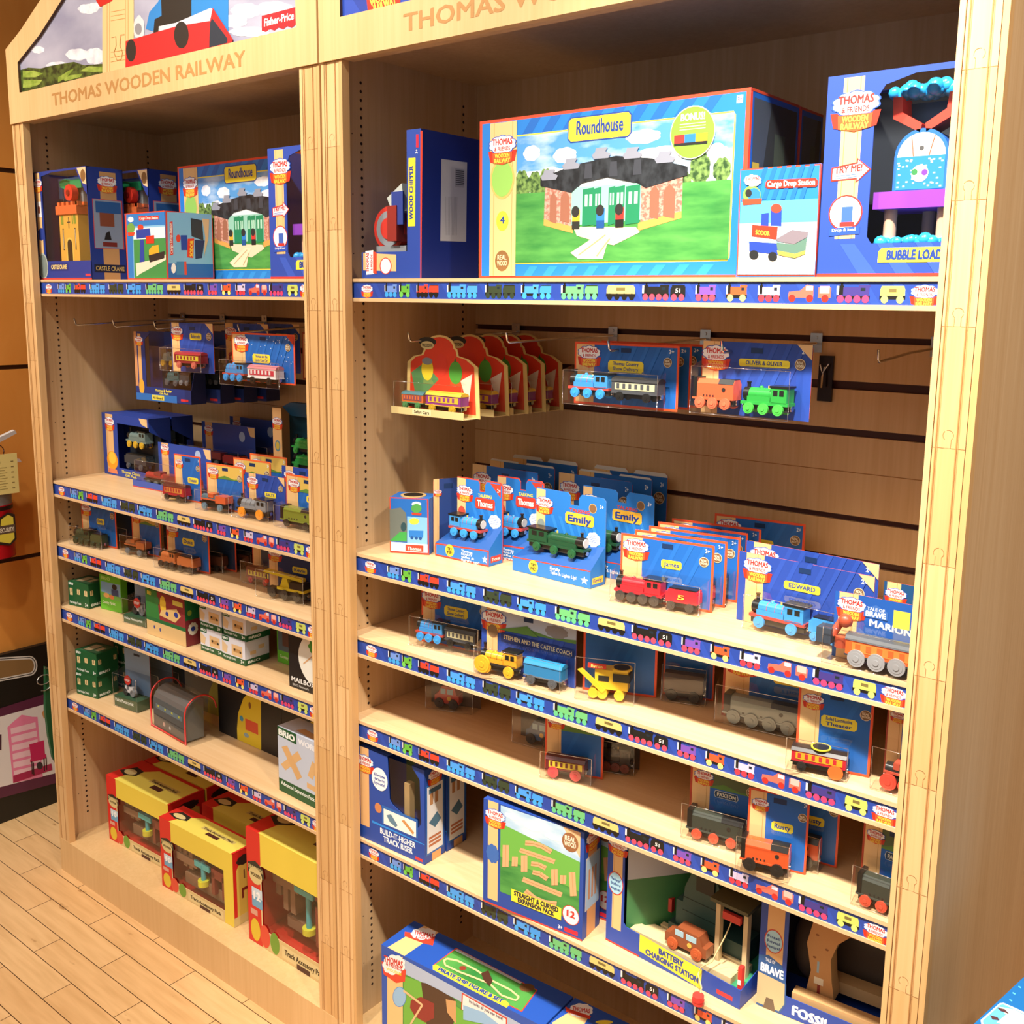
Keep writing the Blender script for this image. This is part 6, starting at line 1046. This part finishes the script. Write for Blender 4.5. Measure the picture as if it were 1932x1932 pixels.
def police(F,l,dim=False):
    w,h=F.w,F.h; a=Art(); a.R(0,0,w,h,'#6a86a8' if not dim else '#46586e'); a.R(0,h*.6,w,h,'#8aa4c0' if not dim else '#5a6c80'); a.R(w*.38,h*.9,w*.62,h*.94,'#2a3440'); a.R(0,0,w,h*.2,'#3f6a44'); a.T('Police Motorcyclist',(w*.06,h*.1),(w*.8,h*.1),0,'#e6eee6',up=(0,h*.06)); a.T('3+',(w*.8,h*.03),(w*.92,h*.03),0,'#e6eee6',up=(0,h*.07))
    t=pack('blister_pack',l,F,a,[],(.0,1,.0,.66,.045),'police motorcyclist packs',notch=False)
    if not dim:
        m=MB(); m.box(.004,w-.004,-.042,-.004,.001,h*.2,'#3a5a40'); a=Art(); a.T('Police Motorcyclist',(w*.08,h*.1),(w*.8,h*.1),0,'#e6eee6',up=(0,h*.06)); m.stamp(a,'front',d=-.042); m.build('tray',t)
        m=MB(); m.cyl((w*.35,h*.2+.012),.010,'y',-.03,-.02,'#3a3a38',n=16); m.cyl((w*.62,h*.2+.012),.010,'y',-.03,-.02,'#8a8c90',n=16); m.box(w*.34,w*.64,-.03,-.02,h*.2+.012,h*.2+.03,'#d8dade'); m.ball((w*.45,-.025,h*.2+.045),.008,col('#3a4a6a',.4)); m.box(w*.41,w*.49,-.03,-.02,h*.2+.02,h*.2+.04,'#2a3a5c'); m.build('toy_motorcycle',t); m=MB(); m.cyl((w*.5,h*.52),.014,'y',-.034,-.032,'#d23a32',n=8); a=Art(); a.T('STOP',(w*.5-.010,h*.52-.003),(w*.5+.010,h*.52-.003),0,'#f0ecea',up=(0,.006),bold=.02); m.stamp(a,'front',d=-.034); m.build('stop_sign',t)
    return t
police(shelfF(3,-.915,.098,.100,.112,7),'clear police motorcycle pack with stop sign on the fourth shelf')
F=shelfF(3,-.775,.046,.170,.122,1); F.d=.042; w,h=F.w,F.h; a=Art(); a.R(0,0,w,h*.32,'#d8b880'); a.R(0,h*.32,w,h*.4,'#1f6a3a'); a.R(0,h*.4,w,h,'#8a2f34'); a.P([(0,h*.4),(w*.35,h*.4),(w*.3,h),(0,h)],'#2f7a3a'); a.CL(w*.45,h*.75,w*.08,h*.2,'#e0b83a'); a.CL(w*.3,h*.8,w*.06,h*.1,'#3a7a40'); a.P([(w*.35,h*.5),(w*.75,h*.45),(w*.9,h*.62),(w*.8,h*.75),(w*.4,h*.62)],'#dcb878'); a.E(w*.55,h*.58,w*.04,h*.05,'#2a3a8c'); a.E(w*.78,h*.62,w*.05,h*.06,'#2a3a8c'); a.R(w*.7,h*.82,w*.95,h*.92,'#d8c85a'); a.E(w*.2,h*.2,w*.02,h*.04,'#3a4a8c'); a.E(w*.35,h*.18,w*.02,h*.04,'#3a4a8c'); a.T('BRIO',(w*.05,h*.88),(w*.15,h*.88),0,'#f0d84a',up=(0,h*.08),bold=.02)
b=Art(); d=F.d; b.R(0,0,d,h*.55,'#7a2a30'); b.R(0,h*.55,d,h,'#1f6a3a'); b.CL(d*.5,h*.35,d*.35,h*.14,'#ddd6c4'); b.E(d*.5,h*.35,d*.15,h*.05,'#2a3a8c'); b.E(d*.3,h*.7,d*.15,h*.06,'#8aa83a')
carton('toy_box','red, green and tan box with picture of yellow wooden cars',F,'#1f6a3a',[('front',a),('right',b)],'box')
for (x,y,z,dl,l) in [(-.562,.062,Z4L,.0,'lower left white track box of the four stacked'),(-.562,.062,Z4L+.0605,.0,'upper left white track box of the four stacked'),(-.470,.060,Z4L,.0,'lower right white track box of the four stacked'),(-.466,.062,Z4L+.0605,.0,'upper right white track box of the four stacked')]: gbox(x,y,z,.088,.070,.060,1,l,white=True,grp='white track boxes stacked two high')
F=shelfF(3,-.352,.132,.10,.11,1); F.d=.03; w,h=F.w,F.h; a=Art(); a.R(0,0,w,h,'#63b82e'); a.R(w*.04,h*.28,w*.98,h,'#51606a'); a.R(w*.2,h*.4,w*.5,h*.85,'#5a3424'); a.E(w*.6,h*.45,w*.14,h*.08,'#b89a7a'); a.T('Country Farm',(w*.1,h*.12),(w*.6,h*.12),0,'#dff0c0',up=(0,h*.07)); carton('toy_box','lime green box with dark horse picture behind the black box',F,'#63b82e',[('front',a)])
F=shelfF(3,-.205,.050,.165,.128,1); F.d=.04; w,h=F.w,F.h; a=Art(); a.E(w*.62,h*.62,w*.42,h*.5,'#eceadf',30); a.CL(w*.62,h*.85,w*.22,h*.16,'#4f9a3a'); a.E(w*.72,h*.42,w*.22,h*.18,'#e8c03a'); a.LN([(w*.3,h*.5),(w*.5,h*.7),(w*.8,h*.72)],.003,'#d8a87a'); a.R(0,0,w*1,h*.2,'#16161a'); a.T('MAILBOX & EMOJI',(w*.05,h*.12),(w*.95,h*.12),0,'#e8e8e6',up=(0,h*.08),bold=.02); a.T('BRIO Network',(w*.07,h*.04),(w*.4,h*.04),0,'#b8b8b6',up=(0,h*.04))
carton('toy_box','black box with round white picture and white capitals beside the middle post',F,'#16161a',[('front',a)])
# fifth shelf
gbox(-1.165,.048,Z5,.088,.072,.066,10,'lower dark green track box of the front pair on the fifth shelf',grp='dark green track boxes stacked at left'); gbox(-1.160,.048,Z5+.0665,.088,.072,.066,10,'upper dark green track box of the front pair on the fifth shelf',grp='dark green track boxes stacked at left')
gbox(-1.140,.15,Z5,.09,.08,.066,10,'lower dark green track box of the rear pair',grp='dark green track boxes stacked at left'); gbox(-1.135,.15,Z5+.0665,.09,.08,.078,10,'upper dark green track box of the rear pair',grp='dark green track boxes stacked at left')
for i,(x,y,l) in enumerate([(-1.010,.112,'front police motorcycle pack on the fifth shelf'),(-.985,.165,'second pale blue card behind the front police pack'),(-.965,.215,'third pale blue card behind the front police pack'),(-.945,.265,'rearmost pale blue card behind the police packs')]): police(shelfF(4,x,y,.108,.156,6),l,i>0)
# curved clear case with red edge
t=thing('clear_display_case','clear curved display case with red piping and grey station printed inside','display case',(-.800,.060,Z5),R_(-4)); w,d=.175,.115
prof=[(0,.0),(0,.075)]+[(.045-.045*math.cos(math.pi*i/12*1.0),.075+.045*math.sin(math.pi*i/12)) for i in range(1,12)]+[(.09,.075),(.10,.0)]
m=MB(); vs=[(0,y,z) for y,z in prof]+[(w,y,z) for y,z in prof]; n=len(prof); m.add(vs,[(i,i+1,n+i+1,n+i) for i in range(n-1)],M_CLR); m.add([(w,y,z) for y,z in prof],[list(range(n))],M_CLR); m.build('clear_shell',t)
for x in (0,w): MB().tube([(x,y,z) for y,z in prof[:-1]],.0022,col('#d23a34',.35)).build('red_piping',t)
MB().tube([(0,0,.003),(w,0,.003)],.0022,col('#d23a34',.35)).build('red_piping',t)
m=MB(); m.prism([(.004,.004),(.004,.07)]+[(.045-.041*math.cos(math.pi*i/10),.07+.04*math.sin(math.pi*i/10)) for i in range(1,7)]+[(.055,.004)],'x',.006,w-.006,'#5a5f60'); a=Art(); a.R(.01,.035,w-.01,.037,'#3a3e40'); a.R(.02,.055,w-.02,.068,'#6f8490'); a.E(.06,.02,.006,.006,'#c8a8a0'); a.E(.09,.018,.005,.005,'#b8bcc0')
for i in range(4): a.R(.03+.035*i,.06,.038+.035*i,.066,'#c8cc4a')
m.stamp(a,'front',d=.004); m.build('printed_station',t)
MB().box(-.006,w+.02,.0,.115,0,.001,M_CLR).build('base_flap',t)
F=shelfF(4,-.855,.20,.17,.150,4); w,h=F.w,F.h; a=Art(); a.R(0,0,w,h,'#6f6f68'); a.P([(w*.55,0),(w,0),(w,h*.95),(w*.8,h*.8),(w*.6,h*.4)],'#a8a838'); a.R(w*.15,h*.86,w*.7,h*.91,'#23211f'); a.CL(w*.3,h*.7,w*.07,h*.08,'#b8b8b0'); pack('hanging_card','grey and olive card with wide slot behind the clear display case',F,a,[],None,notch=False)
for i,(x,y,w_,l) in enumerate([(-.632,.150,.26,'black card with tall yellow arch shape in the middle of the fifth shelf'),(-.370,.150,.24,'black card with yellow arch shape behind the white track set box')]):
    F=shelfF(4,x,y+.003,w_,.150,0); w,h=F.w,F.h; a=Art(); a.R(0,0,w,h,'#17171a'); pp=[(w*.30,0),(w*.68,0),(w*.70,h)]+[(w*.55,h),(w*.42,h*.8),(w*.33,h*.5),(w*.30,h*.2)]; a.P(pp,'#e6cc2c'); a.R(w*.44,h*.25,w*.64,h*.45,'#e0522c'); a.E(w*.38,h*.42,w*.03,h*.05,'#4a9ac0'); a.E(w*.45,h*.15,w*.04,h*.04,'#8aa8b8'); a.E(w*.52,h*.72,w*.02,h*.06,'#8a5a2a'); pack('black_card',l,F,a,[],None,notch=False,cat='toy pack',th='#222')
F=shelfF(4,-.250,.048,.175,.158,-2); F.d=.06; w,h=F.w,F.h; a=Art(); a.R(0,0,w,h*.2,'#14552f'); a.R(0,h*.2,w,h,'#c3cddf'); a.P([(0,h*.86),(w*.4,h*.84),(w*.4,h),(0,h)],'#14552f'); a.T('BRIO',(w*.03,h*.88),(w*.36,h*.87),0,'#eef4ee',up=(0,h*.09),bold=.03); a.T('WORLD',(w*.44,h*.87),(w*.9,h*.86),0,'#eef2fa',up=(0,h*.08),bold=.03)
a.P([(w*.05,h*.42),(w*.15,h*.36),(w*.5,h*.66),(w*.42,h*.75)],'#dcb27a'); a.P([(w*.08,h*.70),(w*.2,h*.76),(w*.5,h*.38),(w*.4,h*.3)],'#d8ac74'); a.P([(w*.62,h*.45),(w*.72,h*.42),(w*.82,h*.66),(w*.72,h*.7)],'#dcb27a'); a.P([(w*.75,h*.5),(w*.85,h*.48),(w*.92,h*.68),(w*.84,h*.7)],'#d8ac74'); a.P([(w*.6,h*.26),(w*.98,h*.24),(w*.98,h*.32),(w*.6,h*.34)],'#dcb27a'); a.T('Advanced Expansion Pack',(w*.05,h*.115),(w*.75,h*.10),0,'#e6eee6',up=(0,h*.055),bold=.02); e=Art(); e.R(0,0,w,F.d,'#c3cddf'); e.P([(w*.3,F.d*.2),(w*.7,F.d*.1),(w*.7,F.d*.4),(w*.35,F.d*.5)],'#c99a6a'); e.R(w*.55,F.d*.7,w*.95,F.d*.95,'#23211f')
carton('track_box','white and green track set box beside the middle post on the fifth shelf',F,'#c3cddf',[('front',a),('top',e)])
# bottom deck: red and yellow boxes
def chug(x,y,yaw,w,h,d,label,num='10',det=True,grp='red and yellow window boxes on the left bottom deck'):
    F=Fr((x,y,ZP+.0006),R_(yaw),w,h); t=thing('window_box',label,'box',F.o,F.rz,grp); Rd='#d42a22'; Y='#e8cf4a'; m=MB()
    x0,x1,z0,z1_=w*.16,w*.88,h*.16,h*.72
    m.box(0,x0,0,.0012,0,h,Rd); m.box(x1,w,0,.0012,0,h,Y); m.box(x0,x1,0,.0012,0,z0,'#d8be84'); m.box(x0,x1,0,.0012,z1_,h,Y); m.box(0,.0012,.0012,d,0,h,Rd); m.box(w-.0012,w,.0012,d,0,h,Rd); m.box(0,w,d-.001,d,0,h,Rd); m.box(0,w,.0012,d,0,.0012,Rd); m.box(0,w,.0012,d,h-.0012,h,Rd); m.box(x0,x1,d*.75,d*.77,0,h*.8,'#14161a')
    a=Art(); a.P([(w*.13,h*.60),(w*.20,h*.60),(x0,z1_),(x1,z1_),(w*.93,h*.66),(w*.93,h*.72),(w*.13,h*.72)],Y) if False else None
    a.LN([(x0,z0),(x0,z1_)],.004,'#e6d6a0'); a.P([(.004,h*.62),(w*.10,h*.54),(w*.2,h*.62),(w*.19,h*.70),(w*.10,h*.74),(.004,h*.70)],'#2a2822'); a.E(w*.1,h*.61,w*.075,h*.075,'#d8c68a'); a.T('CHUGGINGTON',(w*.02,h*.655),(w*.18,h*.655),0,'#d8c68a',up=(0,h*.035),bold=.02); a.T('WOODEN',(w*.045,h*.60),(w*.155,h*.60),0,'#4a3a20',up=(0,h*.03),bold=.02)
    a.R(w*.05,h*.33,w*.17,h*.5,'#6fa8cc'); a.R(w*.05,h*.42,w*.17,h*.5,'#c8dce8'); a.T(num,(w*.075,h*.40),(w*.145,h*.40),0,'#f4f8fa',up=(0,h*.07),bold=.03); a.R(w*.03,h*.25,w*.11,h*.3,'#d8a08a')
    a.E(w*.08,h*.12,w*.055,h*.1,'#e0c030'); a.E(w*.19,h*.11,w*.055,h*.1,'#dc4a34'); a.E(w*.30,h*.1,w*.052,h*.095,'#6f9c34'); a.R(w*.38,h*.02,w*.86,h*.13,'#e0cc94'); a.T('Track Accessory Pack',(w*.41,h*.06),(w*.83,h*.06),0,'#3a2a18',up=(0,h*.045),bold=.02); a.R(w*.54,h*.0,w*.68,h*.045,'#4a2420'); m.stamp(a,'front')
    e=Art(); e.R(0,0,w,d,Rd); e.P([(w*.14,0),(w*.98,0),(w*.98,d*.9),(w*.35,d*.9),(w*.18,d*.5)],'#e8d860'); e.P([(w*.02,d*.35),(w*.14,d*.25),(w*.26,d*.4),(w*.24,d*.65),(w*.1,d*.7)],'#2a2822'); e.E(w*.14,d*.45,w*.08,d*.12,'#d8c68a'); e.R(w*.45,d*.42,w*.88,d*.58,'#cdb86a'); e.T('Track Accessory Pack',(w*.47,d*.46),(w*.86,d*.46),0,'#3a2a18',up=(0,d*.09),bold=.02); e.R(w*.56,d*.25,w*.72,d*.4,'#4a2420'); m.stamp(e,'top',d=h)
    b=Art(); b.R(0,0,d,h*.12,'#d8c684'); b.P([(d*.15,h*.12),(d*.85,h*.12),(d*.85,h*.78),(d*.6,h*.86),(d*.3,h*.84),(d*.15,h*.75)],'#dcc456'); b.CL(d*.5,h*.86,d*.35,h*.07,'#2a2822'); b.R(d*.44,h*.6,d*.5,h*.72,'#8a6a3a'); b.R(d*.35,h*.34,d*.42,h*.46,'#7a241c'); b.R(d*.6,h*.34,d*.67,h*.46,'#7a241c'); b.R(d*.35,h*.44,d*.67,h*.48,'#7a241c'); m.stamp(b,'right',d=w); m.build('carton',t)
    if det:
        q=MB(); T=col('#8e6a50',.6)
        for i in range(3): q.box(x0+.006+i*w*.08,x0+w*.07+i*w*.08,d*.2,d*.5,z0+.02+(.03 if i else .06),z1_-.01,T)
        q.box(x0+w*.02,x0+w*.3,d*.15,d*.3,z1_-.05,z1_-.03,T); q.box(x0+w*.1,x1-.01,d*.25,d*.5,z0,z0+.03,T); q.build('wooden_track',t)
        q=MB(); q.cyl((x0+w*.38,d*.2),w*.022,'z',z0+.03,z1_-.03,'#3fa8b0',n=12); q.cyl((x0+w*.38,d*.2),w*.05,'z',z0+.025,z0+.04,'#d8cf3a',n=16); q.cyl((x0+w*.38,d*.2),w*.02,'x' if False else 'z',z1_-.035,z1_-.02,'#3fa8b0',n=12); q.box(x0+w*.28,x0+w*.48,d*.12,d*.2,z1_-.04,z1_-.025,'#4ab8b8'); q.build('signal_tower',t)
        q=MB(); M_=col('#7a1c20',.3); q.box(x0+w*.52,x0+w*.56,d*.1,d*.4,z0+.02,z1_-.03,M_); q.box(x0+w*.66,x1-.002,d*.1,d*.4,z0+.02,z1_-.03,M_); q.box(x0+w*.52,x1-.002,d*.1,d*.4,z1_-.045,z1_-.02,M_); q.build('bridge_gate',t)
        MB().add([(x0,.002,z0),(x1,.002,z0),(x1,.002,z1_),(x0,.002,z1_)],[(0,1,2,3)],M_CLR).build('window_film',t)
    return t
chug(-1.105,.088,2,.30,.200,.118,'red and yellow track box at the left, front of its row'); chug(-1.105,.21,2,.30,.200,.095,'red and yellow box directly behind the left front one',det=False); chug(-1.09,.307,2,.30,.205,.09,'rearmost red and yellow box at the left',det=False)
chug(-.770,.050,1.5,.31,.200,.075,'red and yellow track box in front at the centre, its yellow side panel visible'); chug(-.745,.165,1.5,.31,.200,.095,'red and yellow box behind the centre front one',det=False); chug(-.69,.27,1.5,.31,.200,.095,'rearmost red and yellow box at the centre',det=False)
t=chug(-.395,.055,0,.34,.300,.2,'tall red and yellow box with wooden bridge pieces, cut by the middle post','12')
# ================= left wall things =================
XW=-1.65
def onw(crop,x,y,X): return hit(crop,x,y,(X,0,0),(1,0,0))
t=thing('display_cabinet','low black cabinet against the orange wall with white poster of pink shelves','cabinet',(XW+.001,0,0))
MB().box(.0,.02,-.9,.45,0,.555,'#15130f').build('body',t)
m=MB(); a=Art(); fm=lambda x,y:(lambda p:(p[1],p[2]))(onw('Z',x,y,XW+.02)); a=Art(fm); a.k='Z'
a.P([(-200,1400),(-200,1560),(112,1475),(112,1300)],'#5a2440'); a.P([(-200,1408),(-200,1535),(105,1458),(105,1322),(88,1327)],'#e2dcda')
a.P([(13,1372),(20,1365),(40,1348),(60,1352),(70,1352),(80,1465),(24,1477)],'#e883a8'); 
for i in range(6): a.P([(19+i*1.2,1374+i*16),(66+i*2,1362+i*16),(67+i*2,1373+i*16),(20+i*1.2,1385+i*16)],'#efc6d2')
a.P([(24,1477),(24,1463),(96,1440),(98,1452)],'#a82450'); a.P([(54,1404),(82,1396),(84,1424),(58,1432)],'#c8265e'); a.P([(56,1432),(86,1422),(87,1430),(56,1438)],'#c8265e')
for x0_,y0_ in ((59,1436),(62,1438),(82,1430),(86,1428)): a.P([(x0_-1,y0_),(x0_+1,y0_),(x0_+2,y0_+24),(x0_,y0_+24)],'#2a1a1c')
a.E(74,1444,6,7,'#3a3034'); a.P([(78,1345),(84,1335),(86,1350),(82,1356)],'#c8905a'); a.R(-6,1385,2,1415,'#4a2a3a')
m.stamp(a,'right',d=0); m.build('poster',t,loc=(.0215,0,0))
m=MB(); a=Art(fm); a.k='Z'
for k,c in ((4,'#d8d4cc'),(1.5,'#15130f'),(0,'#d8d4cc'),(-2.5,'#8a6a40')):
    a.P([(-300,1340+k*.6),(-300,1260-k*.3)]+[(55+(11+k)*math.sin(math.pi*i/10),1256-(15+k)*math.cos(math.pi*i/10)) for i in range(0,11)],c)
m.stamp(a,'right',d=0); m.build('rounded_inset',t,loc=(.0205,0,0))
p=onw('Z',95,1350,-1.42)
t=thing('wire_hung_package','green-edged package hanging from a thin curled wire beside the left bookcase','package',(p[0],p[1],p[2]))
q=lambda x,y:_v(hit('Z',x,y,(p[0],0,0),(1,0,0)),p,-1)
m=MB(); L_=[q(86,1258),q(86,1340),q(92,1390),q(100,1430),q(112,1450),q(125,1400),q(125,1270)]; pts=[(b[1],b[2]) for b in L_]; m.prism(pts,'x',-.012,0,'#1f5a34'); m.prism([((y-pts[3][0])*.86+pts[3][0]+.02,(z)*.9+.01) for y,z in pts],'x',0,.001,'#b8a890'); m.box(.0005,.0015,pts[0][0]+.012,pts[0][0]+.05,pts[0][1]-.06,pts[0][1]-.02,'#e0e8e0'); m.build('card',t)
m=MB(); c0=q(84,1272); m.tube([(0,.05,.0),(.05,.03,.03),(-1.2256-p[0],.03,.05)],.0015,col('#c8c4bc',.3,.8)); m.tube([(.002,c0[1]-.0+.03*math.sin(i*.6)*(1-.02*i),c0[2]+.02*math.cos(i*.6)-.002*i) for i in range(18)],.0015,col('#c8c4bc',.3,.8)); m.build('wire',t)
# extinguisher
e=onw('Z',14,990,XW+.085); t=thing('fire_extinguisher','red fire extinguisher with yellow inspection tag on the orange wall','fire extinguisher',(XW+.085,e[1]-.052,.895))
m=MB(); rd=col('#b81420',.25); R=.066; m.cyl((0,0),R,'z',.0,.16,rd,n=32); m.cyl((0,0),R*1.005,'z',.145,.157,'#2a1412',n=32); m.cyl((0,0),R*.98,'z',.16,.235,'#8a8c8c',n=32); m.cyl((0,0),R*.98,'z',.235,.29,rd,n=32,r2=.02); m.cyl((0,0),R,'z',-.002,.0,'#6a0c14',n=32); m.build('cylinder',t)
m=MB(); m.cyl((0,0),.018,'z',.29,.33,M_CHROME,n=14); m.prism([(-.03,.33),(.09,.375),(.095,.365),(-.02,.315)],'x',-.009,.009,'#c8c4c0') ; m.prism([(-.02,.325),(.10,.285),(.105,.275),(.06,.28),(-.02,.31)],'x',-.007,.007,'#c8b8b0'); m.build('handle',t)
m=MB(); m.tube([(.012,.03+.022*math.cos(2*math.pi*i/14),.315+.022*math.sin(2*math.pi*i/14)) for i in range(15)],.0015,col('#3a1a14',.4)); m.build('pull_ring',t)
m=MB(); m.box(.070,.0715,-.05,.062,.195,.315,'#e6d88a'); a=Art(); 
for i in range(9): a.R(-.03+.004*(i%3),.18+i*.008,.03-.006*(i%2),.182+i*.008,'#a89a5a')
a.E(.0,.262,.012,.012,'#a89a5a'); a.E(.0,.262,.010,.010,'#e0d284')
for i in range(6): a.R(.042,.18+i*.016,.05,.183+i*.016,'#8a7c4a')
m.stamp(a,'right',d=.0715,o=(0,.03)); m.build('inspection_tag',t)
m=MB(); a=Art(); K_=lambda L:[(y*.72-.004,z*.85+.01) for y,z in L]
a.P(K_([(-.02,.02),(.03,.01),(.058,.03),(.058,.12),(.03,.13),(-.005,.115)]),'#2a2018'); a.P(K_([(-.012,.03),(.03,.018),(.05,.035),(.05,.11),(.03,.122),(.0,.108)]),'#e0d24a'); a.P(K_([(-.02,.055),(.055,.055),(.055,.085),(-.02,.085)]),'#5a4a3c'); a.T('SECURITY',K_([(-.012,.062)])[0],K_([(.05,.062)])[0],0,'#e8e0c8',up=(0,.012),bold=.02)
m.stamp(a,'right',d=0); m.build('shield_sticker',t,loc=(R+.001,.008,.018))
MB().box(-.085,-.05,-.02,.02,.15,.3,'#2a2420').build('wall_bracket',t)
# ================= box at the lower right =================
P0=hit('Z',1837,1932,(0,0,.78),(0,0,1)); P1=hit('Z',1932,1843,(0,0,.78),(0,0,1))
rz=math.atan2(P1[1]-P0[1],P1[0]-P0[0])-math.pi/2
F=Fr((P0[0]+.15*math.sin(rz),P0[1]-.15*math.cos(rz),0),rz,.34,.78); F.d=.42
tp=F.art('Z','top'); tp.P([(1852,1935),(1850,1925),(1886,1893),(1893,1892),(1990,1935),(1980,1990)],'#d8dce0'); tp.P([(1856,1935),(1854,1926),(1887,1896),(1893,1895),(1990,1940),(1980,1990)],'#5aa0d4'); tp.P([(1885,1900),(1912,1905),(1932,1915),(1960,1940),(1900,1935),(1880,1930),(1898,1915)],'#cfc6be'); tp.P([(1880,1901),(1896,1905),(1904,1914),(1888,1908)],'#4a2c30'); tp.P([(1868,1916),(1882,1920),(1886,1926),(1872,1924)],'#4a2c30')
for x,y in ((1905,1885),(1911,1872),(1922,1860)): tp.P([(x,y),(x+5,y+3),(x+4,y+5),(x-1,y+2)],'#5ab8f0')
carton('display_box','bright blue carton with a pale framed photo on top at the lower right','box',F,'#1a7cc0',[('top',tp)]) if False else carton('display_box','bright blue carton with a pale framed photo on top at the lower right',F,'#0f5f9e',[('top',tp)],'box')
